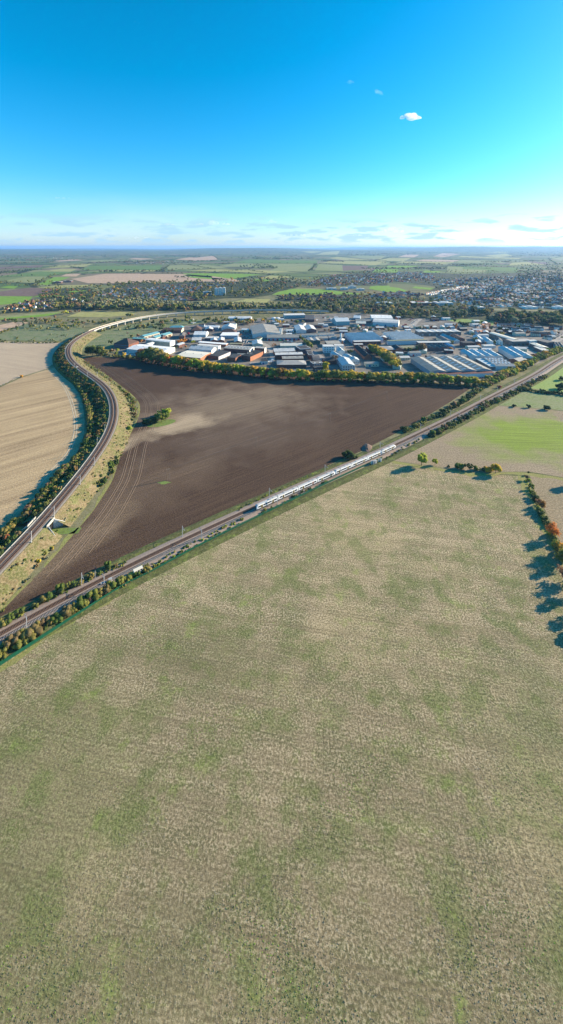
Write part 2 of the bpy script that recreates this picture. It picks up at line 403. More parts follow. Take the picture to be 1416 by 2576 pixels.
HEDGE_COL = [(1316, 1198), (1332, 1240), (1360, 1291), (1387, 1352), (1413, 1403), (1440, 1470), (1470, 1560), (1500, 1700), (1560, 1950), (1660, 2700)]
near_poly = [(-260, 1850)] + NEAR_FENCE + [(985, 1160), (1060, 1173), (1190, 1192)] + HEDGE_COL + [(-700, 2900), (-700, 2140)]
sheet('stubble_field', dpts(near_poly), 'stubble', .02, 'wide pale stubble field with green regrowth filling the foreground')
gp = P(1330, 1095)
field_mat('stubble_green', (.33, .25, .16), (.25, .195, .125), (.42, .33, .23), rot=-.05, big=.02, streak=(.015, .5), sk=.4, fine=.7, bump=.8,
          green=(.19, .24, .09), gfac=(.56, .74), patch=[(gp.x, gp.y, 95, 60, .3, (.25, .33, .05), 1.), (gp.x + 80, gp.y - 8, 95, 55, .1, (.27, .35, .055), 1.), (gp.x + 30, gp.y, 80, 45, .2, (.26, .34, .05), .9)])
sheet('stubble_field', dpts([(988, 1158), (1060, 1168), (1190, 1186), (1330, 1186), (1416, 1200), (1800, 1260), (1800, 1060), (1416, 1034), (1271, 1022), (1246, 1021),
                             (1190, 1050), (1110, 1096), (1030, 1135)]), 'stubble_green', .024, 'stubble field with a bright green patch beyond the hedgerow')
sheet('stubble_field', dpts([(1330, 1190), (1416, 1204), (1800, 1264), (1900, 1700), (1900, 2600), (1680, 2600), (1580, 1950), (1515, 1700), (1485, 1560), (1455, 1470), (1430, 1403), (1404, 1352), (1376, 1291), (1347, 1240)]),
      'stubble_far', .024, 'strip of pale stubble to the right of the hedgerow')
field_mat('rough_pasture', (.2, .24, .09), (.27, .27, .14), (.3, .29, .18), rot=.2, big=.02, streak=(.05, .4), sk=.4, fine=.4, bump=1.0, green=(.15, .23, .05), gfac=(.5, .66))
field_mat('bright_pasture', (.22, .32, .07), (.27, .34, .1), (.3, .34, .14), rot=.3, big=.02, streak=(.05, .4), sk=.3, fine=.5, bump=.6)
sheet('pasture', dpts([(1250, 1019), (1290, 998), (1312, 984), (1416, 996), (1800, 1040), (1800, 1058), (1416, 1031), (1272, 1020)]), 'rough_pasture', .024, 'rough pale green pasture beside the far railway')
sheet('pasture', dpts([(1322, 974), (1355, 950), (1416, 912), (1500, 868), (1800, 890), (1800, 1032), (1416, 989)]), 'bright_pasture', .024, 'bright green pasture at the right edge')
# the dark ploughed field between the two railways
DARK_N = [(0, 1551), (221, 1449), (410, 1364), (597, 1281), (722, 1221.6), (846, 1160), (905, 1136), (985, 1095), (1060, 1054), (1130, 1012), (1180, 979)]
DARK_TOP = [(1182, 973), (1100, 967), (1000, 962), (900, 955), (760, 945), (640, 936), (560, 926), (480, 915), (400, 905), (300, 898), (222, 898)]
DARK_L = [(208, 902), (254, 934), (312, 977), (344, 1006), (351, 1030), (344, 1057), (328, 1089), (310, 1121), (296, 1163), (283, 1203), (269, 1229), (232, 1285), (192, 1333), (144, 1389), (93, 1445), (45, 1492), (0, 1539), (-90, 1632), (-60, 1590)]
q1, q2, q3, q4, q5, q6 = P(430, 1072), P(300, 1130), P(590, 1010), P(180, 1380), P(620, 1090), P(340, 1230)
PALE = (.5, .38, .25)
field_mat('ploughed', (.058, .035, .023), (.098, .06, .039), (.13, .084, .055), rot=ROW, big=.008, streak=(.01, .5), sk=.62, fine=.9, bump=1.0, fr=(.41, .59),
          patch=[(q3.x, q3.y, 150, 85, .25, (.21, .15, .105), .95), (q1.x + 60, q1.y + 50, 105, 62, .5, (.27, .2, .135), .7), (q5.x, q5.y, 120, 60, .5, (.165, .115, .082), .75), (q1.x + 12, q1.y + 6, 48, 26, .5, PALE, .95), (q1.x - 2, q1.y - 6, 22, 16, 0, PALE, .8), (q2.x, q2.y, 13, 75, -.28, PALE, .75), (q6.x, q6.y, 90, 45, .6, (.18, .122, .08), .75), (q4.x, q4.y, 16, 60, -.55, (.27, .19, .12), .7)])
sheet('ploughed_field', dpts(DARK_N + DARK_TOP + DARK_L), 'ploughed', .02, 'dark brown ploughed field between the two railways')
# wheel marks of the headland: raised soil ridges that follow the field's left edge
M('soil_ridge', (.17, .12, .082), .95, .3, 1.5)
edge = Path(catmull([P(x, y) for x, y in DARK_L[:17]], 5))
for k, off in enumerate((7, 8.9, 12.5, 14.4, 21, 22.9)):
    mb = MB(); sweep(mb, edge, [(-off * 1.0 - .28, .025), (-off, .16), (-off + .28, .025)], 30 + 6 * k, edge.len - 25 - 5 * k, 5)
    o = mb.build('wheel_rut', 'soil_ridge'); tag(o, kind='structure')
# the tan fields left of the curved railway
field_mat('tan_upper', (.5, .385, .26), (.36, .275, .19), (.54, .42, .3), rot=-.35, big=.01, streak=(.008, .12), sk=.5, fine=.7, bump=.7)
field_mat('tan_lower', (.52, .375, .21), (.24, .165, .09), (.56, .42, .26), rot=.72, big=.012, streak=(.005, .14), sk=.7, fine=.8, bump=.8)
L1 = [(-300, 852), (0, 858), (160, 862), (142, 884), (133, 915), (118, 927), (53, 947), (0, 971), (-300, 1050)]
L2 = [(0, 974), (56, 949), (120, 929), (142, 922)] + [D('5', x, y) for x, y in ((720, 410), (830, 540), (900, 650), (940, 780), (960, 950), (950, 1100), (900, 1250), (830, 1380), (700, 1520), (560, 1690), (400, 1850), (300, 1960), (120, 2100), (0, 2240))] + [(-300, 1600), (-300, 1060)]
sheet('bare_field', dpts(L1), 'tan_upper', .02, 'pale grey-tan bare field at the far left')
sheet('bare_field', dpts(L2), 'tan_lower', .024, 'streaked tan bare field left of the curved railway')
M('pale_track', (.42, .36, .26), .95, .25, 1.)
trk = Path(catmull([PS('5', x, y) for x, y in ((560, 370), (640, 450), (720, 540), (790, 680), (840, 850), (855, 1000), (835, 1150), (780, 1290), (680, 1410), (560, 1530), (420, 1680))], 5))
for off in (-1.2, 1.2):
    mb = MB(); sweep(mb, trk, [(off - .5, .03), (off, .12), (off + .5, .03)], 0, trk.len, 5); tag(mb.build('wheel_rut', 'pale_track'), kind='structure')
# yards and lanes of the industrial estate
g = G('yard_surface', .85, .3)
n1 = g.noise(.035, 7, rough=.65); n2 = g.noise(.4, 4)
g.col(g.mix(g.rng(n2, .35, .65, .35, 0), g.ramp(n1, [(.32, (.07, .065, .06)), (.46, (.14, .125, .105)), (.58, (.25, .215, .175)), (.7, (.1, .095, .085))]), (.05, .05, .05)))
ESTATE = [(300, 893), (296, 878), (345, 845), (420, 826), (520, 812), (640, 801), (760, 792), (900, 786), (1100, 790), (1250, 812), (1416, 818), (1540, 822), (1540, 850), (1416, 886), (1330, 925), (1245, 957), (1180, 966), (1000, 955), (760, 938), (560, 918), (430, 903)]
sheet('yard', dpts(ESTATE), 'yard_surface', .03, 'asphalt and concrete yards between the industrial buildings')
M('lane', (.3, .27, .24), .9, .15, .2); M('grass_green', (.15, .22, .05), .95, .3, .1, bump=.3); M('meadow_pale', (.3, .31, .15), .95, .2, .05)
def lane(pts, wd, z_=.045, mat='lane', name='lane'):
    pa = Path(catmull(pts, 8)); mb = MB(); sweep(mb, pa, [(-wd / 2, z_), (wd / 2, z_)], 0, pa.len, 8); o = mb.build(name, mat); tag(o, kind='structure')
    if o.data.polygons[0].normal.z < 0: o.data.flip_normals()
lane([PS('C', 640, 500), PS('C', 720, 560), PS('C', 830, 640), PS('C', 880, 760)], 12)
lane([PS('2', 140, 320), PS('2', 330, 360), PS('2', 380, 480), PS('2', 200, 510)], 10)
lane([PS('D', 1180, 300), PS('D', 1250, 200), PS('D', 1330, 140)], 16)
lane([PS('3', 1270, 350), PS('3', 1380, 320), PS('3', 1480, 260)], 14)
lane([PS('F', 680, 510), PS('F', 850, 560), PS('F', 1040, 590)], 30)
lane([PS('3', 820, 590), PS('3', 900, 580), PS('3', 1010, 545)], 30)
sheet('lawn', [PS('3', x, y) for x, y in ((430, 155), (600, 150), (860, 170), (850, 205), (700, 190), (560, 180))], 'grass_green', .05)
# rough grass inside the bend of the viaduct
field_mat('scrub_grass', (.12, .17, .06), (.22, .21, .12), (.32, .3, .22), rot=.1, big=.03, streak=(.03, .1), sk=.4, fine=.4, bump=.8, green=(.07, .13, .035), gfac=(.48, .6))
sheet('scrub_grass', dpts([(225, 846), (260, 832), (330, 815), (420, 806), (520, 803), (520, 811), (420, 825), (345, 844), (296, 876), (240, 872), (205, 882), (208, 866)]), 'scrub_grass', .026)
sheet('scrub_grass', dpts([(-60, 826), (60, 815), (200, 818), (215, 832), (190, 845), (160, 858), (60, 856), (-60, 852)]), 'scrub_grass', .026)
# gardens, streets and woodland floor under the houses and trees
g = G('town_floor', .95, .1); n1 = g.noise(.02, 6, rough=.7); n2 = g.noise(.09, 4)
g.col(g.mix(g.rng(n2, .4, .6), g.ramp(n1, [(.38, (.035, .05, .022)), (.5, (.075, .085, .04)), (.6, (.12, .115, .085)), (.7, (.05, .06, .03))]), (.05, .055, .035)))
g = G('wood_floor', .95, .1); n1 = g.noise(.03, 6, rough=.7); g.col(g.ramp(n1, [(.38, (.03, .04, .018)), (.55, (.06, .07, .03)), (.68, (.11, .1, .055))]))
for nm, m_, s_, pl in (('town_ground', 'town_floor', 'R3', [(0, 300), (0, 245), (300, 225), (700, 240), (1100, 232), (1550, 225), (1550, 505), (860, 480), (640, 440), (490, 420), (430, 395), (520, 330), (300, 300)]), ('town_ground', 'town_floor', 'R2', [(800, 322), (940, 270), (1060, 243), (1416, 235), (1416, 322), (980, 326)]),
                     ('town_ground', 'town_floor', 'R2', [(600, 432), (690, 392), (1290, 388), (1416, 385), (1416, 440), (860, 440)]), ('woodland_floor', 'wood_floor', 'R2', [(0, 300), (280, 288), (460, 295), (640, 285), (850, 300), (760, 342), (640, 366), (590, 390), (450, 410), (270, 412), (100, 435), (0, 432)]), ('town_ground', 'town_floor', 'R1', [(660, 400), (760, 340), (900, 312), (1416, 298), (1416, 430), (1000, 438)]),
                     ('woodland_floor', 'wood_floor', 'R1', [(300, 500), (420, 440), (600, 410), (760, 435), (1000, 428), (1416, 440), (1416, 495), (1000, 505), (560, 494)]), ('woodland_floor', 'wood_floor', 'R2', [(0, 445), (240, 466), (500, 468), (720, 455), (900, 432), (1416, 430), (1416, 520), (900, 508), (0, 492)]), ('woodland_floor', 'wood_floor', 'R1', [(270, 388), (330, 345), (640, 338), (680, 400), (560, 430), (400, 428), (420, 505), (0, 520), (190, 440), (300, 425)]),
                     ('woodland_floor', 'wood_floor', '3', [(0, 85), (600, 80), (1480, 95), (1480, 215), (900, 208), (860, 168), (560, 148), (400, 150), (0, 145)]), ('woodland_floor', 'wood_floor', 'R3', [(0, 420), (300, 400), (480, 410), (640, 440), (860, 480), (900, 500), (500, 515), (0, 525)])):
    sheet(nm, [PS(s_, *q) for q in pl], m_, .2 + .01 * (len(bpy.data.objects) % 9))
# ------------------------------------------------------------------ distant fields, laid over the relief
FC = {'bright': ((.17, .3, .035), (.2, .31, .05)), 'green': ((.12, .19, .045), (.15, .22, .06)), 'pale': ((.22, .25, .095), (.27, .27, .12)), 'tan': ((.5, .35, .24), (.42, .3, .2)),
      'brown': ((.16, .105, .085), (.2, .14, .11)), 'straw': ((.36, .34, .13), (.31, .3, .11))}
for k_, (a_, b_) in FC.items(): field_mat('far_' + k_, a_, b_, rot=.3, big=.004, streak=(.003, .03), sk=.5, fine=.05, bump=.1)
FAR = [('R1', 'bright', (-60, 396), (235, 400), (185, 446), (-60, 462)), ('R1', 'brown', (-60, 372), (215, 337), (400, 346), (240, 396)), ('R1', 'brown', (-60, 372), (240, 396), (60, 398), (-60, 396)),
       ('R1', 'tan', (500, 276), (745, 238), (1290, 241), (1000, 302)), ('R1', 'tan', (500, 276), (1000, 302), (800, 306), (620, 305)), ('R1', 'tan', (1000, 302), (1290, 241), (1500, 256), (1500, 294)), ('R1', 'tan', (1500, 256), (1690, 282), (1690, 293), (1500, 294)),
       ('R1', 'bright', (262, 315), (385, 262), (500, 262), (335, 318)), ('R1', 'pale', (20, 291), (180, 260), (372, 258), (245, 306)), ('R1', 'straw', (250, 339), (430, 320), (690, 316), (560, 336)),
       ('R1', 'straw', (300, 200), (430, 177), (660, 168), (590, 190)), ('R1', 'green', (560, 212), (640, 181), (1150, 179), (1128, 213)), ('R1', 'pale', (1178, 180), (1430, 174), (1430, 206), (1190, 213)),
       ('R1', 'green', (-60, 262), (290, 222), (560, 228), (330, 255)), ('R1', 'straw', (290, 222), (440, 203), (550, 206), (500, 224)), ('R1', 'brown', (-60, 193), (310, 177), (290, 194), (-60, 208)),
       ('R1', 'tan', (430, 256), (470, 240), (575, 238), (540, 258)), ('R1', 'straw', (600, 222), (800, 212), (1130, 215), (1100, 222)), ('R1', 'bright', (1295, 250), (1300, 236), (1416, 236), (1440, 252)),
       ('R1', 'tan', (900, 134), (960, 127), (1100, 133), (1000, 140)), ('R1', 'pale', (560, 152), (760, 138), (900, 142), (720, 155)), ('R1', 'tan', (380, 148), (520, 136), (600, 142), (420, 152)),
       ('R1', 'tan', (1240, 138), (1340, 122), (1480, 128), (1330, 142)), ('R1', 'bright', (480, 365), (560, 355), (620, 358), (520, 372)), ('R1', 'bright', (225, 404), (300, 391), (520, 396), (400, 404)), ('R1', 'bright', (0, 336), (60, 324), (130, 326), (100, 345)),
       ('R2', 'bright', (-30, 250), (60, 233), (520, 243), (300, 277)), ('R2', 'bright', (-30, 250), (300, 277), (200, 280), (40, 268)), ('R2', 'straw', (520, 270), (580, 250), (740, 260), (640, 282)), ('R2', 'bright', (460, 290), (490, 277), (600, 280), (560, 293)),
       ('R2', 'straw', (-20, 217), (200, 206), (430, 214), (230, 224)), ('R2', 'pale', (220, 185), (330, 165), (900, 168), (640, 196)), ('R2', 'pale', (560, 222), (640, 196), (900, 170), (860, 222)), ('R2', 'straw', (260, 221), (420, 207), (720, 224), (560, 236)),
       ('R2', 'pale', (-20, 200), (20, 176), (130, 174), (290, 200)), ('R2', 'green', (290, 162), (450, 138), (920, 146), (915, 166)), ('R2', 'pale', (900, 215), (930, 170), (1100, 178), (1100, 218)), ('R2', 'brown', (1100, 218), (1096, 180), (1280, 182), (1270, 205)),
       ('R2', 'tan', (-20, 138), (180, 112), (215, 138), (60, 145)), ('R2', 'straw', (950, 160), (1010, 148), (1416, 150), (1330, 178)), ('R2', 'straw', (1000, 128), (1060, 118), (1310, 140), (1130, 145)), ('R2', 'pale', (1140, 118), (1200, 108), (1416, 112), (1330, 138)),
       ('R2', 'straw', (900, 104), (960, 85), (1080, 76), (1060, 103)), ('R2', 'bright', (1310, 230), (1330, 206), (1440, 203), (1440, 228)), ('R2', 'bright', (640, 368), (740, 345), (960, 350), (940, 388)), ('R2', 'bright', (600, 388), (640, 368), (940, 388), (700, 385)), ('R2', 'bright', (940, 388), (960, 350), (1150, 372), (1290, 384)),
       ('R2', 'straw', (290, 445), (420, 417), (590, 418), (560, 444)), ('R2', 'tan', (240, 460), (290, 445), (470, 446), (500, 466)), ('R2', 'bright', (1290, 328), (1430, 322), (1430, 362), (1340, 350)),
       ('R3', 'bright', (55, 330), (100, 322), (250, 338), (340, 366)), ('R3', 'bright', (40, 345), (55, 330), (340, 366), (200, 372)), ('R3', 'bright', (345, 340), (370, 328), (510, 342), (470, 352)), ('R3', 'bright', (65, 228), (100, 204), (250, 208), (240, 230)),
       ('R3', 'pale', (590, 228), (600, 185), (900, 205), (850, 232)), ('R3', 'green', (700, 205), (720, 185), (1100, 195), (1090, 222)), ('R3', 'straw', (80, 145), (180, 128), (340, 128), (290, 152)), ('R3', 'tan', (250, 118), (300, 102), (400, 104), (360, 122)),
       ('R3', 'tan', (490, 118), (560, 92), (700, 98), (560, 122)), ('R3', 'tan', (360, 150), (430, 138), (690, 142), (640, 155)), ('R3', 'straw', (660, 122), (700, 112), (1120, 128), (1100, 136)), ('R3', 'straw', (860, 112), (1010, 95), (1060, 112), (960, 122)),
       ('R3', 'pale', (640, 160), (700, 140), (960, 148), (1020, 162)), ('R3', 'brown', (1150, 175), (1170, 150), (1300, 158), (1310, 172)), ('R3', 'straw', (1020, 182), (1060, 160), (1160, 155), (1300, 176)), ('R3', 'pale', (1310, 135), (1330, 118), (1440, 115), (1440, 140)),
       ('R3', 'pale', (0, 180), (0, 155), (190, 158), (160, 178)), ('R3', 'bright', (160, 196), (180, 180), (420, 182), (300, 196)), ('R3', 'bright', (600, 196), (640, 186), (760, 190), (700, 200)), ('R3', 'bright', (420, 230), (440, 216), (560, 222), (520, 232)), ('R3', 'straw', (230, 160), (280, 150), (680, 158), (560, 170)),
       ('R3', 'straw', (880, 86), (960, 80), (1040, 84), (980, 92)), ('R2', 'straw', (800, 82), (880, 78), (960, 82), (880, 92)), ('R3', 'straw', (-10, 125), (20, 110), (160, 116), (120, 135)),
       ('4', 'pale', (-20, 152), (0, 132), (480, 92), (500, 100)), ('4', 'bright', (-20, 160), (-20, 152), (500, 100), (380, 130)), ('4', 'straw', (540, 136), (640, 100), (980, 96), (1110, 104)), ('4', 'straw', (540, 136), (1110, 104), (1050, 122), (860, 138)), ('4', 'tan', (-60, 250), (-60, 215), (100, 180), (230, 180)), ('4', 'tan', (-60, 250), (230, 180), (130, 222), (0, 256))]
for i_, (s_, c_, *q_) in enumerate(FAR): drape('far_field', [PS(s_, *q) for q in q_], 'far_' + c_, .35 + .02 * (i_ % 7))

# yellow-green grass margins along the stubble
field_mat('field_margin', (.29, .27, .09), (.22, .22, .07), (.36, .31, .14), rot=.7, big=.06, streak=(.03, .5), sk=.3, fine=1.2, bump=.5, green=(.17, .22, .05), gfac=(.5, .66))
mg = Path(catmull([P(x, y) for x, y in [(-120, 1755)] + NEAR_FENCE], 5))
def margin(path, o0, o1, a, b, z_=.03, mat='field_margin'):
    n = int((b - a) / 2.5); V = []; F = []
    for i in range(n + 1):
        d = a + (b - a) * i / n; r = random.uniform(-.7, .7) + 1.2 * math.sin(d * .11) + .8 * math.sin(d * .31)
        V += [path.at(d, o0)[0], path.at(d, o1 + r)[0]]
    V = [(v.x, v.y, z_) for v in V]; F = [(2 * i, 2 * i + 1, 2 * i + 3, 2 * i + 2) for i in range(n)]
    mb = MB(); mb.add(V, F); o = mb.build('field_margin', mat); tag(o, kind='structure')
    if o.data.polygons[0].normal.z < 0: o.data.flip_normals()
margin(mg, .4, 3.2, 0, mg.len)
m2 = Path(catmull([P(x, y) for x, y in [(985, 1160), (1060, 1173), (1190, 1192), (1310, 1190), (1416, 1204), (1500, 1218)]], 5)); margin(m2, -1.5, 2.5, 0, m2.len, .04)
m3 = Path(catmull([P(x, y) for x, y in HEDGE_COL], 5)); margin(m3, -2.5, 3.5, 0, m3.len, .044)
m4 = Path(catmull([P(x, y) for x, y in DARK_L[1:17]], 5)); margin(m4, -.6, 1.4, 0, m4.len, .05)
# ------------------------------------------------------------------ railways
for n_, c_, v_ in (('ballast_warm', (.29, .22, .175), .25), ('ballast_grey', (.2, .175, .15), .3), ('ballast_brown', (.1, .07, .052), .3), ('sleeper_grey', (.36, .35, .33), .15), ('sleeper_brown', (.17, .11, .08), .2),
                   ('rail_rust', (.13, .075, .05), .2), ('concrete', (.4, .38, .34), .15), ('concrete_pale', (.52, .49, .43), .12), ('galvanised', (.34, .345, .35), .15), ('dark_metal', (.06, .06, .065), .2),
                   ('fence_green', (.012, .13, .07), .2), ('white_rail', (.7, .68, .62), .1), ('cabinet', (.62, .64, .62), .1)):
    M(n_, c_, .85, v_, 1.2)
field_mat('bank_straw', (.25, .19, .105), (.12, .1, .045), (.32, .25, .155), rot=.8, big=.06, streak=(.05, .3), sk=.3, fine=.8, bump=.7, green=(.1, .115, .035), gfac=(.455, .54))
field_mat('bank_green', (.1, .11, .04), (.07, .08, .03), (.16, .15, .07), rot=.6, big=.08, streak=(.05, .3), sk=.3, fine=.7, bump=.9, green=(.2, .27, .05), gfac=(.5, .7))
# --- straight main line
MAIN = Path(smooth(catmull([P(x, y, .5) for x, y in ((-190, 1712), (0, 1600), (117, 1534.7), (221, 1481.4), (346, 1417.5), (640, 1280), (830, 1195), (985, 1127), (1162, 1041), (1250, 994), (1349, 943), (1416, 901), (1520, 850), (1640, 805))], 8), 10))
def track(path, off, a, b, zt, sl_mat, step, name, lbl):
    """one line of rails: sleepers and two rails under one parent"""
    n = int((b - a) / .65); V = np.zeros((n * 8, 3)); F = []
    bx = np.array([(-.13, -1.3, 0), (.13, -1.3, 0), (.13, 1.3, 0), (-.13, 1.3, 0), (-.11, -1.25, .13), (.11, -1.25, .13), (.11, 1.25, .13), (-.11, 1.25, .13)])
    for i in range(n):
        p, r = path.at(a + i * .65, off, zt); c, s = math.cos(r), math.sin(r)
        V[i * 8:i * 8 + 8, 0] = p.x + bx[:, 0] * c - bx[:, 1] * s; V[i * 8:i * 8 + 8, 1] = p.y + bx[:, 0] * s + bx[:, 1] * c; V[i * 8:i * 8 + 8, 2] = p.z + bx[:, 2]
    base = np.array([(4, 5, 6, 7), (0, 1, 5, 4), (1, 2, 6, 5), (2, 3, 7, 6), (3, 0, 4, 7)])
    F = (base[None] + (np.arange(n) * 8)[:, None, None]).reshape(-1, 4)
    root = empty(name, (0, 0, 0)); tag(root, lbl, 'railway track')
    tag(link('sleepers', np_mesh('sleepers', V, F, None, [sl_mat]), root), kind='stuff')
    for s in (-.75, .75):
        mb = MB(); o = off + s; sweep(mb, path, [(o - .09, zt + .13), (o - .06, zt + .3), (o + .06, zt + .3), (o + .09, zt + .13)], a, b, step); mb.build('rail', 'rail_rust', root)
    return root
mb = MB(); sweep(mb, MAIN, [(-7.5, -.46), (-5.2, -.02), (5.2, -.02), (7.5, -.46)], 0, MAIN.len, 6); tag(mb.build('trackbed', 'ballast_warm'), kind='structure')
for off, m_ in ((-1.9, 'ballast_brown'), (1.9, 'ballast_grey')):
    mb = MB(); sweep(mb, MAIN, [(off - 1.5, .01), (off + 1.5, .01)], 0, MAIN.len, 6); tag(mb.build('trackbed', m_), kind='structure')
track(MAIN, -1.9, 0, MAIN.len, .02, 'sleeper_brown', 6, 'railway_track', 'rust brown track on the ploughed field side of the straight line')
track(MAIN, 1.9, 0, MAIN.len, .02, 'sleeper_grey', 6, 'railway_track', 'grey track on the stubble field side of the straight line, under the train')
# low verges either side
def verge(path, o0, o1, a, b, mat, hump=.5):
    mb = MB(); sweep(mb, path, [(o0, -.46), ((o0 + o1) / 2, -.46 + hump), (o1, -.46)], a, b, 6); o = mb.build('verge', mat); tag(o, kind='structure')
    if o.data.polygons[0].normal.z < 0: o.data.flip_normals()
s_tr0 = MAIN.dist(P(648, 1281))
verge(MAIN, -13, -7.6, 0, MAIN.len, 'bank_green', .6); verge(MAIN, 7.6, 16, 0, MAIN.len, 'bank_green', .9)
# --- curved line on its embankment, then the viaduct
C5 = [(40, 2540), (190, 2390), (330, 2240), (470, 2090), (585, 1960), (680, 1835), (830, 1670), (950, 1520), (1050, 1380), (1140, 1260), (1210, 1150), (1260, 1050), (1290, 950), (1300, 850), (1295, 750), (1270, 660), (1220, 580), (1140, 505), (1030, 430), (920, 355), (830, 285), (780, 215), (768, 140), (800, 70), (885, 5)]
VI = [('1', 125, 250, 9), ('1', 200, 223, 9.4), ('1', 300, 193, 9.8), ('1', 400, 168, 10), ('1', 500, 147, 10), ('1', 600, 129, 10), ('1', 700, 116, 10), ('1', 800, 106, 10), ('1', 950, 96, 10), ('1', 1100, 90, 10), ('1', 1250, 85, 10), ('1', 1400, 81, 10), ('2', 200, 78, 10), ('2', 500, 80, 9), ('2', 700, 84, 8), ('2', 840, 90, 6)]
cpts = [PS('5', -1000, 3640, 6.0), PS('5', -400, 3000, 6.0), PS('5', -150, 2740, 6.0)] + [PS('5', x, y, 6.0 + 3.0 * i / len(C5)) for i, (x, y) in enumerate(C5)] + [PS(s, x, y, h) for s, x, y, h in VI]
CURV = Path(smooth(catmull(cpts, 8), 14))
s_via = CURV.dist(PS('1', 118, 252, 9)); s_brg = CURV.dist(PS('5', 490, 2070, 6.7))
def emb(d):
    z_ = CURV.at(d)[0].z; f = 1.0; taper = min(1, max(.0, (s_via + 6 - d) / 6))
    rl = 2.3 * z_; rr = 2.0 * z_
    if abs(d - s_brg) < 4.2: rl = rr = .4
    return [(-5.5 - rl, -z_ + .0), (-5.5 - rl * .5, -z_ * .46), (-5.5, -.35), (5.5, -.35), (5.5 + rr * .5, -z_ * .52), (5.5 + rr, -z_)]
def emb_run(a, b):
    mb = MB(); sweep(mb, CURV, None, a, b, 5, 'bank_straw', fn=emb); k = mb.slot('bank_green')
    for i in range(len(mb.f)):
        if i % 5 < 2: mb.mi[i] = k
    o = mb.build('railway_embankment'); tag(o, kind='structure')
    if o.data.polygons[len(o.data.polygons) // 2].normal.z < 0: o.data.flip_normals()
emb_run(0, s_brg - 4.25); emb_run(s_brg - 4.15, s_brg + 4.15); emb_run(s_brg + 4.25, s_via + 2)
mb = MB(); sweep(mb, CURV, [(-5.0, -.36), (-3.9, 0), (3.9, 0), (5.0, -.36)], 0, s_via + 3, 5); o = mb.build('trackbed', 'ballast_grey'); tag(o, kind='structure')
for off in (-1.8, 1.8):
    mb = MB(); sweep(mb, CURV, [(off - 1.4, .012), (off + 1.4, .012)], 0, CURV.len, 5); tag(mb.build('trackbed', 'ballast_brown'), kind='structure')
track(CURV, -1.8, 0, CURV.len, .02, 'sleeper_brown', 5, 'railway_track', 'outer track of the curved embankment line, beside the tan field')
track(CURV, 1.8, 0, CURV.len, .02, 'sleeper_brown', 5, 'railway_track', 'inner track of the curved embankment line, beside the ploughed field')
# viaduct: deck, parapets and each pier
via = empty('viaduct', CURV.at(s_via)[0] * 1.0); L0 = via.location.copy()
tag(via, 'long curved concrete railway viaduct with pale parapets on short piers', 'viaduct')
def vpart(name, prof, mat):
    mb = MB(); sweep(mb, CURV, prof, s_via, CURV.len, 6, closed=True); mb.v = [tuple(Vector(v) - L0) for v in mb.v]; o = mb.build(name, mat, via); fixn(o.data); return o
M('deck_blue', (.44, .45, .44), .8, .12); M('parapet', (.47, .42, .33), .85, .15)
vpart('deck', [(-6, -.02), (-6, -.5), (-3.6, -2.5), (3.6, -2.5), (6, -.5), (6, -.02)], 'deck_blue')
vpart('parapet', [(-6.25, -.6), (-6.25, 1.3), (-5.9, 1.3), (-5.9, -.6)], 'parapet'); vpart('parapet', [(5.9, -.6), (5.9, 1.3), (6.25, 1.3), (6.25, -.6)], 'deck_blue')
d = s_via + 14
while d < CURV.len - 12:
    p, r = CURV.at(d); hz = p.z - 2.5
    if hz > 2:
        mb = MB(); mb.box(-1.0, 1.0, -2.6, 2.6, 0, hz - .9); mb.box(-1.2, 1.2, -3.5, 3.5, hz - .9, hz)
        mb.build('pier', 'concrete', via, (p.x - L0.x, p.y - L0.y, -L0.z), r)
    d += 27
p, r = CURV.at(s_via); mb = MB(); mb.box(-1.5, 1.2, -6.4, 6.4, 0, p.z - .05); mb.build('abutment', 'concrete_pale', via, (0, 0, -L0.z), r)
# underbridge with its wing walls
p, r = CURV.at(s_brg); zt = p.z
br = empty('underbridge', (p.x, p.y, 0), r); tag(br, 'small concrete farm underbridge with white wing walls through the embankment', 'bridge')
M('brick_blue', (.3, .33, .36), .85, .3, 3.); M('void_shade', (.012, .012, .014), .95, .1)
for s in (-1, 1):
    mb = MB(); mb.box(-4.6, 4.6, s * 6.75 - .2, s * 6.75 + .2, zt - 1.2, zt + .7); mb.build('parapet', 'concrete', br)
    mb = MB(); mb.box(-2.6, 2.6, s * 6.62 - .04, s * 6.62 + .04, 0.02, 4.1); mb.build('opening_shade', 'void_shade', br)  # near-black panel paints the shade of the passage onto the bank face
    for e in (-1, 1):
        y1 = s * 14.5; x0, x1 = e * 3.4, e * 7.2
        vs = []
        for (x, y, zz) in ((x0, s * 6.9, zt - .2), (x1, y1, 1.2)):
            for dx in (-.3, .3): vs += [(x + dx, y, 0), (x + dx, y, zz)]
        mb = MB(); mb.add(vs, [(0, 1, 5, 4), (2, 6, 7, 3), (1, 3, 7, 5), (0, 2, 3, 1), (4, 5, 7, 6)]); o = mb.build('wing_wall', 'brick_blue' if e > 0 else 'concrete_pale', br); fixn(o.data)
        mb = MB(); mb.bar((x0, s * 6.9, zt + .1), (x1, y1, 1.5), .17, n=4); mb.build('coping', 'white_rail', br)
M('track_grass', (.14, .19, .045), .95, .4, .4)
for s in (-1, 1):
    pts = [CURV.at(s_brg, s * 6.8)[0], CURV.at(s_brg, s * 15)[0], CURV.at(s_brg + s * 1, s * 27)[0]]
    lane([Vector((q.x, q.y, 0)) for q in pts], 6, .05, 'track_grass', 'farm_track')
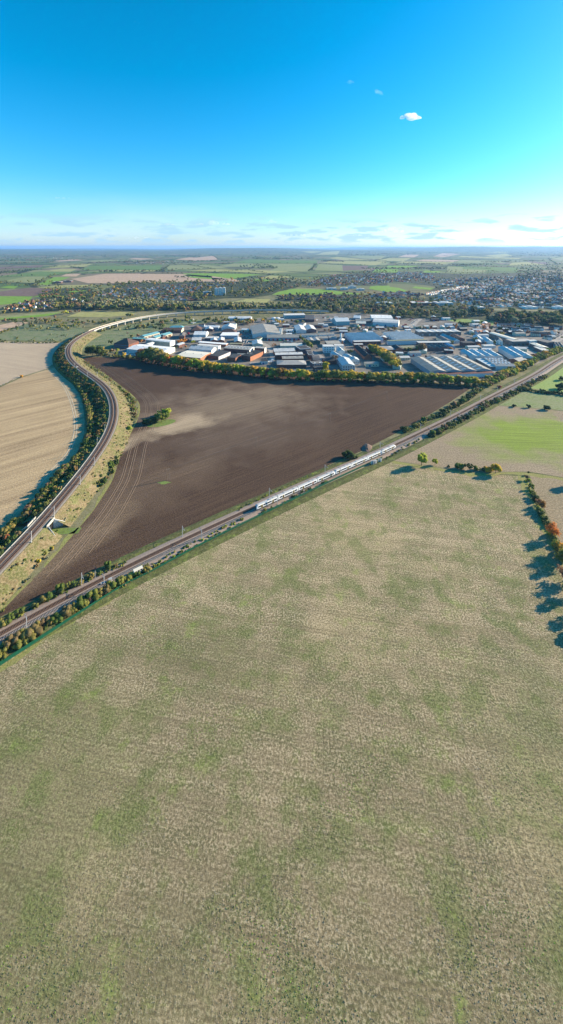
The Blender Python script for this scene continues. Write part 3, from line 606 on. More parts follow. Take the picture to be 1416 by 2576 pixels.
# --- overhead line masts
def mast(loc, r, h, side, lbl, grp, arm=4.2):
    o = empty('catenary_mast', loc, r); tag(o, lbl, 'mast', grp)
    mb = MB(); mb.box(-.16, .16, -.16, .16, 0, h); mb.box(-.35, .35, -.35, .35, 0, .5); mb.build('post', 'galvanised', o)
    mb = MB(); mb.bar((0, 0, h - .5), (0, side * arm, h - .9), .09); mb.bar((0, 0, h - 1.9), (0, side * arm * .9, h - 1.0), .07); ob = mb.build('cantilever_arm', 'galvanised', o)
    mb = MB(); mb.bar((0, side * arm * .45, h - .7), (0, side * arm * .55, h - .74), .16); mb.build('insulator', 'dark_metal', ob)
MM = [('b', 218, 590, 1), ('b', 835, 205, -1), ('b', 908, 262, 1), ('d', 469, 1345, -1), ('d', 493, 1362, 1), ('t', 235, 508, -1), ('t', 313, 548, 1), ('t', 745, 285, -1), ('t', 823, 300, 1), ('t', 1145, 108, -1), ('t', 1218, 120, 1), ('g', 255, 462, -1), ('g', 328, 480, 1), ('g', 523, 335, -1), ('g', 588, 350, 1), ('g', 745, 200, -1), ('g', 915, 140, -1), ('g', 1030, 75, -1)]
WHERE = ['near the bottom left corner', 'left of the two-aspect signal', 'opposite the signal', 'above the rail wagon, ploughed field side', 'right of the rail wagon, stubble side', 'behind the front carriage', 'before the front carriage', 'behind the middle of the train', 'before the middle of the train',
         'behind the last carriages', 'before the last carriages', 'just beyond the train on the ploughed side', 'just beyond the train on the stubble side', 'second beyond the train on the ploughed side', 'second beyond the train on the stubble side', 'third beyond the train, ploughed side', 'by the red shrub below the factory', 'farthest one before the estate corner']
for (s_, x, y, sd_), wh in zip(MM, WHERE):
    dd = MAIN.dist(PS(s_, x, y)); p, r = MAIN.at(dd, sd_ * 5.6); p.z = 0
    mast(p, r, 7.6, sd_, 'slim grey overhead mast ' + wh, 'masts of the straight railway')
MC = [(280, 2330, 1, 'nearest the lower left corner'), (595, 1985, 1, 'just above the underbridge'), (890, 1670, 1, 'third up from the lower left corner'), (1082, 1420, 1, 'where the curve begins to tighten'), (1128, 1220, -1, 'on the shaded side of the curve'), (1212, 1060, -1, 'rising from red shrubs on the shaded bank'), (1180, 570, 1, 'inside the upper bend'), (1018, 435, -1, 'beside the twin portal in the upper bend'), (1092, 440, 1, 'on the inner side of the upper bend'), (868, 345, -1, 'by the white box in the upper bend'), (752, 130, -1, 'at the tightest left turn')]
for x, y, sd_, wh in MC:
    dd = CURV.dist(PS('5', x, y, 7)); p, r = CURV.at(dd, sd_ * 5.4); p.z -= .4
    mast(p, r, 7.4, sd_, 'grey mast of the curved railway ' + wh, 'masts of the curved railway')
for k, wh in enumerate(('first on the viaduct from its left end', 'second on the viaduct', 'third on the viaduct', 'fourth on the viaduct', 'fifth on the viaduct')):
    p, r = CURV.at(s_via + 40 + 95 * k, -5.7); p.z += .0
    mast(p, r, 7.0, -1, 'thin overhead line mast, ' + wh, 'masts of the viaduct')
def wire(path, off, zz, a, b, lbl):
    root = empty('overhead_wire', (0, 0, 0)); tag(root, lbl, 'wire')
    for nm, dz in (('contact_wire', 0.), ('messenger_wire', 1.1)):
        mb = MB(); sweep(mb, path, [(off - .02, zz + dz - .02), (off, zz + dz + .02), (off + .02, zz + dz - .02)], a, b, 12, closed=True); mb.build(nm, 'dark_metal', root)
wire(MAIN, -1.9, 5.4, 0, MAIN.len - 100, 'overhead wires above the ploughed field side track'); wire(MAIN, 1.9, 5.4, 0, MAIN.len - 100, 'overhead wires above the stubble side track')
wire(CURV, -1.8, 5.3, 0, CURV.len, 'overhead wires above the outer curved track'); wire(CURV, 1.8, 5.3, 0, CURV.len, 'overhead wires above the inner curved track')
# --- fences
def mesh_fence(path, a, b, h, lbl, off=0.):
    root = empty('mesh_fence', path.at(a)[0]); L = root.location.copy(); L.z = 0; root.location = L; tag(root, lbl, 'fence')
    W = 3.0; pm = MB()
    for i in range(22): x = (i + .5) * W / 22; pm.box(x - .035, x + .035, -.02, .02, .05, h)
    for zz in (.3, h * .5, h - .12): pm.box(0, W, -.03, .03, zz - .05, zz + .05)
    pme = pm.mesh('fence_panel', 'fence_green'); po = MB(); po.box(-.06, .06, -.06, .06, 0, h + .1); pom = po.mesh('post', 'fence_green')
    n = int((b - a) / W)
    for i in range(n):
        p, r = path.at(a + i * W, off); p2, _ = path.at(a + (i + 1) * W, off); r = math.atan2(p2.y - p.y, p2.x - p.x)
        link('fence_panel', pme, root, (p.x - L.x, p.y - L.y, 0), r)
        if i % 2 == 0: link('post', pom, root, (p.x - L.x, p.y - L.y, 0), r)
NF = Path(catmull([P(x, y) for x, y in [(-120, 1755)] + NEAR_FENCE], 4))
mesh_fence(NF, 0, NF.len, 1.9, 'long dark green mesh fence between the straight railway and the stubble')
VF = Path(catmull([PS('4', x, y) for x, y in ((640, 435), (650, 390), (680, 355), (715, 325), (745, 295))], 4))
mesh_fence(VF, 0, VF.len, 2.2, 'short curved green mesh fence below the start of the viaduct')
def rail_fence(s, pts, lbl):
    pa = Path(catmull([PS(s, *q) for q in pts], 3)); root = empty('rail_fence', pa.at(0)[0]); L = root.location.copy(); tag(root, lbl, 'fence')
    for zz in (.45, .95):
        mb = MB(); sweep(mb, pa, [(-.07, zz - .1), (-.07, zz + .1), (.07, zz + .1), (.07, zz - .1)], 0, pa.len, 3, closed=True); mb.v = [tuple(Vector(v) - L) for v in mb.v]; mb.build('rail', 'white_rail', root)
    pm = MB(); pm.box(-.09, .09, -.09, .09, 0, 1.15); me = pm.mesh('post', 'white_rail'); d = 0
    while d < pa.len: p, r = pa.at(d); link('post', me, root, p - L, r); d += 2.5
rail_fence('u', ((865, 20), (800, 120), (730, 210), (668, 285)), 'white railing above the underbridge on the sunlit bank')
rail_fence('u', ((450, 520), (380, 600), (290, 700), (205, 795)), 'white railing below the underbridge')
rail_fence('b', ((180, 110), (100, 200), (10, 290)), 'white railing at the left edge below the underbridge')
rail_fence('c', ((625, 960), (590, 1030), (560, 1090)), 'white railing farthest up the inside of the curve')
rail_fence('c', ((530, 1160), (510, 1230), (470, 1310)), 'white railing midway down the inside of the curve')
rail_fence('u', ((380, 370), (400, 430), (430, 490)), 'short white railing down to the underbridge wing wall')
# pale line of trough covers along the shaded edge
mb = MB(); sweep(mb, CURV, [(-5.2, -.3), (-5.2, .1), (-4.8, .1), (-4.8, -.3)], 0, s_via, 6); o = mb.build('cable_trough', 'concrete'); tag(o, 'pale concrete cable trough along the outer edge of the curved railway', 'cable trough')
# ------------------------------------------------------------------ passenger train: eight coupled carriages
M('train_white', (.78, .78, .76), .35, .05, .3, .5); M('train_roof', (.42, .42, .42), .6, .12, .6); M('train_glass', (.015, .02, .035), .15, .1, .5, .6); M('train_yellow', (.55, .38, .06), .5, .1); M('train_grey', (.07, .07, .08), .8, .2); M('train_dark', (.02, .02, .03), .4, .1); M('train_orange', (.5, .16, .03), .5, .1)
def ring(ky=1., kz=1., zl=1.0):
    pr = [(-1.38, zl), (-1.42, 1.9), (-1.38, 2.9), (-1.2, 3.35), (-.75, 3.66), (0, 3.76), (.75, 3.66), (1.2, 3.35), (1.38, 2.9), (1.42, 1.9), (1.38, zl)]
    return [(y * ky, zl + (z_ - zl) * kz) for y, z_ in pr]
def body_mesh(cab):
    xs = [(-10.0, ring(.86, .72) if cab else ring()), (-9.5, ring(.94, .86) if cab else ring()), (-8.6, ring(1, .98) if cab else ring()), (-7.8, ring()), (9.9, ring())]
    V = [(x, y, z_) for x, r_ in xs for y, z_ in r_]; n = 11; mb = MB(); 
    for i in range(len(xs) - 1):
        for j in range(n - 1):
            mb.add([V[i * n + j], V[i * n + j + 1], V[(i + 1) * n + j + 1], V[(i + 1) * n + j]], [(0, 1, 2, 3)], 'train_roof' if 3 <= j <= 6 else 'train_white')
    mb.add(V[:n], [tuple(range(n))], 'train_dark' if cab else 'train_grey'); mb.add(V[-n:], [tuple(range(n - 1, -1, -1))], 'train_grey')
    mb.add([V[0], V[n - 1], V[-1], V[-n]], [(0, 1, 2, 3)], 'train_grey')
    return fixn(mb.mesh('carriage'))
BM = {True: body_mesh(True), False: body_mesh(False)}
def bxm(name, x, y, z_, mat, y0=0.): mb = MB(); mb.box(-x / 2, x / 2, y0 - y / 2, y0 + y / 2, 0, z_); return mb.mesh(name, mat)
wl, ws = bxm('window', 7.6, .08, 1.05, 'train_glass'), bxm('window', 2.5, .08, 1.05, 'train_glass')
dm = MB(); dm.box(-.75, .75, -.03, .03, 0, 2.0, 'train_yellow'); dm.box(-.5, .5, -.05, .05, .25, 1.8, 'train_dark'); dme = dm.mesh('door')
dm = MB(); dm.box(-.75, .75, -.03, .03, 0, 2.0, 'train_orange'); dm.box(-.5, .5, -.05, .05, .25, 1.8, 'train_dark'); dmo = dm.mesh('door')
bg_ = MB(); bg_.box(-1.5, 1.5, -1.1, 1.1, .3, .85)
for x in (-1.1, 1.1):
    for y in (-.75, .75): bg_.bar((x, y - .07, .46), (x, y + .07, .46), .44, n=10)
bgm = bg_.mesh('bogie', 'train_grey'); uf = bxm('underframe', 9., 2.2, .55, 'train_grey'); ru = bxm('roof_unit', 2.6, 1.3, .3, 'train_roof'); gw = bxm('gangway', .5, 1.2, 2.2, 'train_grey')
ws_m = MB(); ws_m.add([(-10.02, -1.0, 2.15), (-10.02, 1.0, 2.15), (-9.78, .95, 2.95), (-9.78, -.95, 2.95)], [(0, 3, 2, 1)]); wsm = ws_m.mesh('windscreen', 'train_glass')
hl = bxm('headlight', .08, .35, .2, 'white_rail')
p0, _ = MAIN.at(s_tr0, 1.9, .32); tr = empty('passenger_train', p0); tag(tr, 'white eight-carriage electric train with dark windows and yellow-edged doors on the straight railway', 'train')
LC = 20.25
for k in range(8):
    cab = k in (0, 3, 4, 7); flip = k in (3, 7)
    p, r = MAIN.at(s_tr0 + 10 + k * LC, 1.9, .32); c = link('carriage', BM[cab], tr, p - p0, r + (math.pi if flip else 0))
    for s in (-1, 1):
        y = s * 1.42
        link('window', wl, c, (0, y, 1.85))
        for x in (-7.4 + (.3 if cab else 0), 7.4): link('window', ws, c, (x, y, 1.85))
        for x in (-5.1, 5.1): link('door', dmo if (k == 2 and x > 0) else dme, c, (x, y, 1.05))
    for x in (-7, 7): link('bogie', bgm, c, (x, 0, -.32))
    link('underframe', uf, c, (0, 0, .45)); link('roof_unit', ru, c, (-3 if k % 2 else 3.5, 0, 3.72)); link('roof_unit', ru, c, (7.0, 0, 3.7))
    if not cab: link('gangway', gw, c, (-10.1, 0, 1.1))
    link('gangway', gw, c, (10.05, 0, 1.1))
    if cab:
        link('windscreen', wsm, c)
        for y in (-.75, .75): link('headlight', hl, c, (-10.0, y, 1.5))
# ------------------------------------------------------------------ trackside things
M('machine_cream', (.68, .62, .5), .6, .1); M('machine_orange', (.6, .3, .05), .6, .1)
dd = MAIN.dist(PS('b', 1225, 120)); p, r = MAIN.at(dd, 6.9); p.z = .15
rw = empty('rail_wagon', p, r); tag(rw, 'cream and orange maintenance wagon parked beside the straight track', 'wagon')
mb = MB(); mb.box(-5.2, 5.2, -1.25, 1.25, .7, 1.15); mb.build('chassis', 'machine_orange', rw)
mb = MB(); mb.prism([(-1.2, 1.15), (1.2, 1.15), (1.1, 3.0), (-1.1, 3.0)], 'x', -1.6, 3.8); b_ = mb.build('cabin', 'machine_cream', rw); fixn(b_.data)
for s in (-1, 1):
    for x in (-.4, 1.2, 2.8): link('window', bxm('window', 1.1, .06, .8, 'train_glass'), b_, (x, s * 1.17, 1.9))
mb = MB(); mb.box(-5.0, -2.0, -1.2, 1.2, 1.15, 1.7); mb.build('engine_cover', 'machine_orange', rw)
for s in (-1, 1): mb = MB(); mb.bar((-5.1, s * 1.2, 2.2), (-1.7, s * 1.2, 2.2), .06); mb.bar((-5.1, s * 1.2, 1.1), (-5.1, s * 1.2, 2.2), .06); mb.build('handrail', 'machine_orange', rw)
for x in (-4, -2.6, 2.6, 4):
    mb = MB()
    for s in (-1, 1): mb.bar((x, s * .95, .42), (x, s * 1.12, .42), .42, n=12)
    mb.build('wheelset', 'train_grey', rw)
# trackside cabinets and the relay huts by the train
def cabinet(loc, r, a, b, c, mat, lbl, cat='cabinet', grp=None):
    o = empty('trackside_cabinet', loc, r); tag(o, lbl, cat, grp)
    mb = MB(); mb.box(-a / 2, a / 2, -b / 2, b / 2, .15, c); mb.box(-a / 2 - .1, a / 2 + .1, -b / 2 - .1, b / 2 + .1, 0, .15); mb.build('body', mat, o)
    mb = MB(); mb.box(-a / 2 - .12, a / 2 + .12, -b / 2 - .12, b / 2 + .12, c, c + .12); mb.build('lid', 'galvanised', o)
    mb = MB(); mb.box(-a * .4, a * .4, -b / 2 - .06, -b / 2 - .01, .4, c - .2); mb.build('door', 'galvanised', o)
for i_, (x, y, a, b, c, m_, w_) in enumerate(((1088, 215, 1.6, 1.2, 3.0, 'cabinet', 'leftmost of the group'), (1100, 218, .9, .9, 3.4, 'deck_blue', 'tall narrow one in the group'), (1115, 210, 2.4, 1.8, 3.0, 'deck_blue', 'widest of the group'), (1144, 196, 1.4, 1.1, 2.6, 'machine_cream', 'cream one in the group'), (1160, 198, 1.2, 1.1, 2.9, 'cabinet', 'rightmost of the group'))):
    p = PS('t', x, y); cabinet(p, .6, a, b, c, m_, 'grey trackside equipment cabinet beside the rear of the train, ' + w_, grp='cabinets beside the train')
for x, y, a, w_ in ((962, 208, 1.2, 'left of two low boxes'), (985, 202, 1.4, 'right of two low boxes'), (1040, 185, 1.8, 'taller one nearest the wagon')):
    p = PS('b', x, y); cabinet(p, ROW, a, 1.0, 1.0 if a < 1.6 else 2.2, 'cabinet', 'pale box by the track near the maintenance wagon, ' + w_, grp='boxes near the wagon')
p = PS('5', 872, 345, 7); cabinet(p, .9, 3.2, 2.0, 2.2, 'concrete_pale', 'white equipment hut on the edge of the curved embankment')
# colour light signal
p = PS('b', 900, 150); o = empty('railway_signal', p, ROW); tag(o, 'black headed colour light signal beside the ploughed field', 'signal')
mb = MB(); mb.bar((0, 0, 0), (0, 0, 5.2), .11, n=8); mb.build('post', 'galvanised', o); mb = MB(); mb.box(-.35, .35, -.25, .25, 5.0, 6.6); mb.build('head', 'train_dark', o); mb = MB(); mb.bar((-.5, 0, 0), (-.5, 0, 5), .05); mb.build('ladder', 'galvanised', o)
# wooden power poles across the ploughed field
M('pole_wood', (.17, .13, .1), .95, .2)
PL = []
def pole(s, x, y, h, twin, lbl):
    p = PS(s, x, y); o = empty('power_pole', p, .55); tag(o, lbl, 'pole', 'power poles across the ploughed field')
    for i, xx in enumerate(((-.9, .9) if twin else (0,))): mb = MB(); mb.bar((xx, 0, 0), (xx, 0, h), .2, n=8, r2=.13); mb.build('post', 'pole_wood', o)
    mb = MB(); mb.box(-1.5, 1.5, -.1, .1, h - .35, h - .1); mb.build('crossarm', 'pole_wood', o)
    for xx in (-1.3, 0, 1.3): mb = MB(); mb.bar((xx, 0, h - .1), (xx, 0, h + .35), .07); mb.build('insulator', 'concrete', o)
    PL.append((p, h))
pole('c', 1117, 1345, 9.5, True, 'twin-legged wooden power pole on a grass island, nearest the camera')
pole('t', 150, 78, 9.5, False, 'wooden power pole second from the near end, mid field'); pole('d', 829, 1061, 9.5, False, 'wooden power pole third from the near end'); pole('d', 973, 1004, 9.5, False, 'farthest wooden power pole near the tree belt')
PL.append((P(1180, 944), 9.0))
wr = empty('power_line', PL[0][0]); tag(wr, 'three thin power wires strung between the wooden poles', 'wire')
for k, xx in enumerate((-1.3, 0, 1.3)):
    mb = MB()
    for (a, ha), (b, hb) in zip(PL, PL[1:]):
        off = Vector((math.cos(.55) * xx, math.sin(.55) * xx, 0)); pv_ = None
        for i in range(13):
            t_ = i / 12; q = a.lerp(b, t_) + off; q.z = ha + (hb - ha) * t_ + .3 - 3.0 * 4 * t_ * (1 - t_) * .35
            if pv_ is not None: mb.bar(pv_ - PL[0][0], q - PL[0][0], .035, n=3)
            pv_ = q
    mb.build('wire', 'dark_metal', wr)
# ------------------------------------------------------------------ industrial buildings
for n_, c_, r_, v_ in (('w_brick', (.24, .1, .065), .9, .2), ('w_brickdark', (.13, .065, .055), .9, .25), ('w_brickorange', (.36, .16, .09), .9, .15), ('w_white', (.72, .72, .69), .8, .06), ('w_paleblue', (.52, .54, .54), .7, .08), ('w_cream', (.55, .5, .38), .8, .08),
                       ('w_blue', (.24, .3, .36), .6, .1), ('w_green', (.36, .45, .36), .7, .08), ('w_darkgreen', (.05, .1, .08), .7, .15), ('w_slate', (.14, .135, .13), .7, .15), ('w_teal', (.2, .36, .38), .6, .1), ('w_lilac', (.5, .48, .52), .8, .08), ('w_purple', (.17, .11, .11), .9, .2),
                       ('r_white', (.74, .73, .7), .6, .05), ('r_cream', (.66, .61, .5), .7, .07), ('r_grey', (.38, .36, .33), .8, .12), ('r_pale', (.55, .53, .49), .7, .1), ('r_lightblue', (.5, .55, .56), .6, .1), ('r_teal', (.12, .33, .36), .6, .1), ('r_green', (.2, .42, .36), .6, .1), ('r_dark', (.05, .052, .056), .85, .25),
                       ('r_brown', (.1, .062, .05), .9, .2), ('r_slate', (.13, .12, .115), .8, .2), ('r_red', (.17, .07, .055), .85, .2), ('r_blue', (.1, .26, .4), .5, .1), ('r_asb', (.3, .285, .25), .9, .2), ('r_moss', (.2, .2, .13), .9, .2), ('r_black', (.022, .024, .026), .85, .3),
                       ('glass', (.03, .04, .055), .2, .2), ('glass_blue', (.1, .2, .28), .2, .2), ('shutter_red', (.33, .05, .05), .6, .1), ('shutter_blue', (.06, .14, .3), .6, .1), ('shutter_grey', (.3, .32, .34), .6, .1), ('shutter_brown', (.14, .08, .06), .7, .1), ('frame_white', (.7, .7, .68), .6, .05), ('skylight', (.62, .66, .66), .35, .05), ('terracotta', (.42, .2, .12), .9, .15)):
    M(n_, c_, r_, v_, .25)
def sheet_roof(name, base):
    """profiled sheeting: weathered streaks down the slope and fine ribs"""
    g = G(name, .65, .3); n1 = g.noise(.12, 5); n2 = g.noise(1., 3, g.vec(0, (1.2, .05, 1))); 
    g.col(g.mix(g.rng(g.mix(.5, n1, n2), .35, .65), mul(base, .72), mul(base, 1.15))); g.bump(n2, .3, .1)
for n_, c_ in (('s_white', (.72, .71, .68)), ('s_pale', (.55, .54, .51)), ('s_blue', (.46, .5, .51)), ('s_grey', (.36, .34, .31)), ('s_asb', (.3, .28, .24)), ('s_dark', (.1, .095, .09)), ('s_teal', (.13, .32, .36)), ('s_four', (.3, .27, .22))): sheet_roof(n_, c_)
_bm = {}; FOOT = []
def bmesh_box(name, x, y, z_, mat):
    k = (name, round(x, 1), round(y, 2), round(z_, 1), mat)
    if k not in _bm: _bm[k] = bxm(name, x, y, z_, mat)
    return _bm[k]
def profile(kind, n, span, h, rise):
    """roof line across the span: [(t, z)]"""
    a = -span / 2; st = span / n; out = []
    for i in range(n):
        t0 = a + i * st
        if kind == 'gable': out += [(t0, h), (t0 + st / 2, h + rise)]
        elif kind == 'saw': out += [(t0, h), (t0 + st * .22, h + rise)]
        elif kind == 'sawr': out += [(t0, h), (t0 + st * .78, h + rise)]
        elif kind == 'mono': out += [(t0, h)]
        elif kind == 'barrel':
            for k in range(6): u = k / 6; out.append((t0 + st * u, h + rise * math.sin(math.pi * u) ** .8))
        else: out += [(t0, h)]
    out.append((span / 2, h + (rise if kind == 'mono' else 0))); return out
def facade(o, face, rows, h, wd, dp, wall, win=(1.7, 1.3), gap=1.5, mat='glass', z0=1.2, cover=.94, frame=True):
    ln = wd if face in 'fb' else dp; n = max(1, int(ln * cover / (win[0] + gap))); st = ln * cover / n; sh = (h - .4) / rows
    for r_ in range(rows):
        for i in range(n):
            t_ = -ln * cover / 2 + (i + .5) * st; zz = r_ * sh + (sh - win[1]) * .55 + .2
            loc = {'f': (t_, -dp / 2 - .02, zz), 'b': (t_, dp / 2 + .02, zz), 'r': (wd / 2 + .02, t_, zz), 'l': (-wd / 2 - .02, t_, zz)}[face]
            link('window', bmesh_box('window', win[0], .12, win[1], mat), wall, loc, 0 if face in 'fb' else math.pi / 2)
def building(s, p0, p1, p2, h, roof, wallm, roofm, label, cat='building', name='industrial_building', rise=None, wins=(), doors=(), sky=0, stacks=0, end=None, rim=None):
    """p0, p1 near eave corners, p2 far-left eave corner as noted on sheet s; roof = kind + axis + spans"""
    a, b, c = [PS(s, *q, h) for q in (p0, p1, p2)]; u = (b - a); v = (c - a); u.z = v.z = 0
    cen = a + (u + v) / 2
    if u.length >= v.length * .8: ux = u.normalized(); vy = Vector((-ux.y, ux.x, 0))
    else: vy = v.normalized(); ux = Vector((vy.y, -vy.x, 0))
    wd, dp = max(3., abs(u.dot(ux)) * (1 if u.length >= v.length * .8 else 1)), max(4., abs(v.dot(vy)))
    r = math.atan2(ux.y, ux.x); FOOT.append((cen.x, cen.y, math.hypot(wd, dp) * .5, wd, dp, r)); o = empty(name, (cen.x, cen.y, 0), r); tag(o, label, cat, 'industrial estate buildings' if cat == 'building' else None)
    kind = roof[0]; ax = roof[1] if len(roof) > 1 else 'x'; n = roof[2] if len(roof) > 2 else 1
    if kind == 'hip':
        mb = MB(); mb.box(-wd / 2, wd / 2, -dp / 2, dp / 2, 0, h); wall = mb.build('wall', wallm, o)
        rs = rise or min(wd, dp) * .28; e = .6; hw, hd = wd / 2 + e, dp / 2 + e; k = min(hw, hd)
        if hw >= hd: rg = [(-hw + k, 0), (hw - k + .01, 0)]
        else: rg = [(0, -hd + k), (0, hd - k + .01)]
        vs = [(-hw, -hd, h + .03), (hw, -hd, h + .03), (hw, hd, h + .03), (-hw, hd, h + .03), (*rg[0], h + rs), (*rg[1], h + rs)]
        fs = [(0, 1, 5, 4), (1, 2, 5), (2, 3, 4, 5), (3, 0, 4)] if hw >= hd else [(0, 1, 4), (1, 2, 5, 4), (2, 3, 5), (3, 0, 4, 5)]
        mb = MB(); mb.add(vs, fs + [(3, 2, 1, 0)]); rf = mb.build('roof', roofm, o)
    else:
        span = dp if ax == 'x' else wd; ln = wd if ax == 'x' else dp
        rs = rise if rise is not None else {'gable': span / n * .16, 'saw': span / n * .3, 'sawr': span / n * .3, 'mono': span * .1, 'barrel': span / n * .14, 'flat': 0}[kind]
        pr = profile(kind, n, span, h, rs)
        poly = [(-span / 2, 0)] + pr + [(span / 2, 0)]
        mb = MB(); mb.prism(poly[::-1], ax, -ln / 2, ln / 2); wall = mb.build('wall', wallm, o); fixn(wall.data)
        e = .35
        if kind == 'flat':
            mb = MB(); mb.box(-wd / 2 - .25, wd / 2 + .25, -dp / 2 - .25, dp / 2 + .25, h + .01, h + .5); rf = mb.build('roof', rim or roofm, o)
            mb = MB(); mb.box(-wd / 2 + .5, wd / 2 - .5, -dp / 2 + .5, dp / 2 - .5, h + .3, h + .55); mb.build('roof_covering', roofm, rf)
        else:
            top = [(t_ - (e if i == 0 else 0) + (e if i == len(pr) - 1 else 0), z_ + .28) for i, (t_, z_) in enumerate(pr)]; bot = [(t_, z_ - .25) for t_, z_ in top][::-1]
            mb = MB(); mb.prism((top + bot)[::-1], ax, -ln / 2 - e, ln / 2 + e); rf = mb.build('roof', roofm, o); fixn(rf.data)
        if end:      # right end panels of another colour, several paler with sunlight put in
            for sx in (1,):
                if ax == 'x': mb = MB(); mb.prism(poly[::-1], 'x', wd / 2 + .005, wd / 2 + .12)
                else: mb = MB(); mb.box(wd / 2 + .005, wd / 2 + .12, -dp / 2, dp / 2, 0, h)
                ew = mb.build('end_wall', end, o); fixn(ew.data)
        if sky and kind in ('gable', 'barrel', 'flat', 'mono'):
            m = sky; 
            for sp in range(n):
                for i in range(m):
                    q = (-ln / 2 + ln * (i + .5) / m); stp = span / n; 
                    for sg in ((-1, 1) if kind == 'gable' else (-1,)):
                        t0 = -span / 2 + stp * sp + stp / 2 + sg * stp * .12; t1 = -span / 2 + stp * sp + stp / 2 + sg * stp * .4
                        if kind == 'gable': z0_, z1_ = h + rs * .76 + .3, h + rs * .2 + .3
                        else: z0_ = z1_ = h + (.58 if kind == 'flat' else rs * .97 + .32)
                        wq = min(1.1, ln / m * .22)
                        mb = MB(); P4 = [(q - wq, t0, z0_), (q + wq, t0, z0_), (q + wq, t1, z1_), (q - wq, t1, z1_)]
                        if ax == 'y': P4 = [(y, x, z_) for x, y, z_ in P4]
                        mb.add(P4 + [(x, y, z_ - .2) for x, y, z_ in P4], [(0, 1, 2, 3), (0, 1, 5, 4), (1, 2, 6, 5), (2, 3, 7, 6), (3, 0, 4, 7)]); sk = mb.build('skylight', 'skylight', rf); fixn(sk.data)
        if kind == 'gable' and ln > 14:     # ridge vents
            nv = max(2, int(ln / 14)); stp = span / n
            for sp in range(n):
                for i in range(nv):
                    q = -ln / 2 + ln * (i + .5) / nv; t0 = -span / 2 + stp * (sp + .5)
                    link('vent', bmesh_box('vent', 1.3, 1.0, .8, 'galvanised'), rf, (q, t0, h + rs + .15) if ax == 'x' else (t0, q, h + rs + .15))
        if stacks:
            for i in range(stacks):
                mb = MB(); x = -wd * .3 + wd * .5 * i / max(1, stacks - 1); mb.bar((x, -dp * .2, h), (x, -dp * .2, h + 4.2), .45, n=8); mb.build('flue', 'galvanised', o)
    for wn in wins: facade(o, wn[0], wn[1], h, wd, dp, wall, *(wn[2:] if len(wn) > 2 else ()))
    for (face, n_, m_) in doors:
        ln = wd if face in 'fb' else dp
        for i in range(n_):
            t_ = -ln / 2 + ln * (i + .5) / n_; dw = min(4., ln / n_ * .5); dh = min(4., h * .65)
            loc = {'f': (t_, -dp / 2 - .02, 0.03), 'r': (wd / 2 + .14, t_, .03), 'l': (-wd / 2 - .02, t_, .03)}[face]
            link('door', bmesh_box('door', dw, .14, dh, m_), wall, loc, 0 if face == 'f' else math.pi / 2)
    return o
W2 = (1.7, 1.3); BAND = (3.2, 1.5, .25)
B = building
B('A', (40, 378), (282, 398), (248, 325), 8, ('hip',), 'w_brick', 'r_brown', 'red brick office with brown hipped roof at the left end of the estate', wins=(('f', 2, (3.0, 1.6), .5, 'glass_blue'), ('r', 2)), name='office_building')
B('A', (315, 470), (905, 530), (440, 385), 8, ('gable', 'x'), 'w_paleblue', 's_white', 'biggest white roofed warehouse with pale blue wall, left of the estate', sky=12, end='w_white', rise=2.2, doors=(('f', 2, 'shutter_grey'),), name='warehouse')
B('A', (578, 318), (975, 360), (655, 290), 9, ('barrel', 'x'), 'w_cream', 's_white', 'long cream three-storey office with rows of small windows behind the white warehouse', wins=(('f', 2, (1.3, 1.2), 1.6), ('f', 1, (3.2, .8), .4)), end='w_white', rise=1.0, name='office_building')
B('A', (372, 300), (578, 312), (400, 280), 5, ('gable', 'x'), 'w_brickdark', 'r_green', 'low building with pale green roof left of the cream office')
B('A', (492, 252), (547, 270), (738, 192), 5, ('gable', 'y'), 'w_cream', 's_teal', 'long narrow workshop with teal roof, left one of two', wins=(('r', 1, (2.2, 1.6), 1.0),), doors=(('r', 5, 'shutter_brown'),), name='workshop')
B('A', (662, 272), (735, 292), (925, 200), 5, ('gable', 'y'), 'w_cream', 's_teal', 'long narrow workshop with teal roof, right one of two', wins=(('r', 1, (2.2, 1.6), 1.0),), name='workshop')
B('A', (785, 262), (868, 278), (830, 240), 4.5, ('hip',), 'w_brick', 'r_slate', 'small brick block with slate hipped roof between the teal workshops', wins=(('f', 1), ('r', 1)))
B('A', (868, 168), (1172, 168), (880, 132), 6, ('gable', 'x'), 'w_brickdark', 'r_brown', 'long dark brick hall with brown roof behind the teal workshops', end='w_cream', wins=(('f', 1),))
B('A', (955, 122), (1178, 120), (985, 104), 9, ('hip',), 'w_brickdark', 'r_teal', 'hall with teal pyramid roof behind the dark brick hall')
B('A', (1120, 255), (1200, 265), (1150, 200), 6, ('hip',), 'w_brick', 'r_slate', 'brick house-like office with slate roof beside orange trees', wins=(('f', 2), ('r', 2)), name='office_building')
B('B', (15, 165), (185, 160), (30, 118), 5, ('hip',), 'w_brickdark', 'r_brown', 'dark brown roofed pavilion left of the pale sheds', name='pavilion')
B('B', (242, 115), (472, 118), (242, 92), 6, ('gable', 'x'), 'w_blue', 's_white', 'long white roofed shed with blue wall at the back of the left yards', sky=6, name='shed')
B('B', (242, 152), (372, 150), (252, 112), 5, ('gable', 'y'), 'w_brickdark', 's_pale', 'small grey gabled shed before the long white one', name='shed')
B('B', (68, 238), (270, 238), (90, 192), 5, ('gable', 'x'), 'w_paleblue', 's_white', 'pale blue walled shed with white roof in the left yards', end='w_white', name='shed')
B('B', (520, 130), (735, 130), (535, 82), 6, ('gable', 'y'), 'w_paleblue', 's_pale', 'pale gabled shed with brown shutter door facing the camera', doors=(('f', 1, 'shutter_brown'),), name='shed', sky=4)
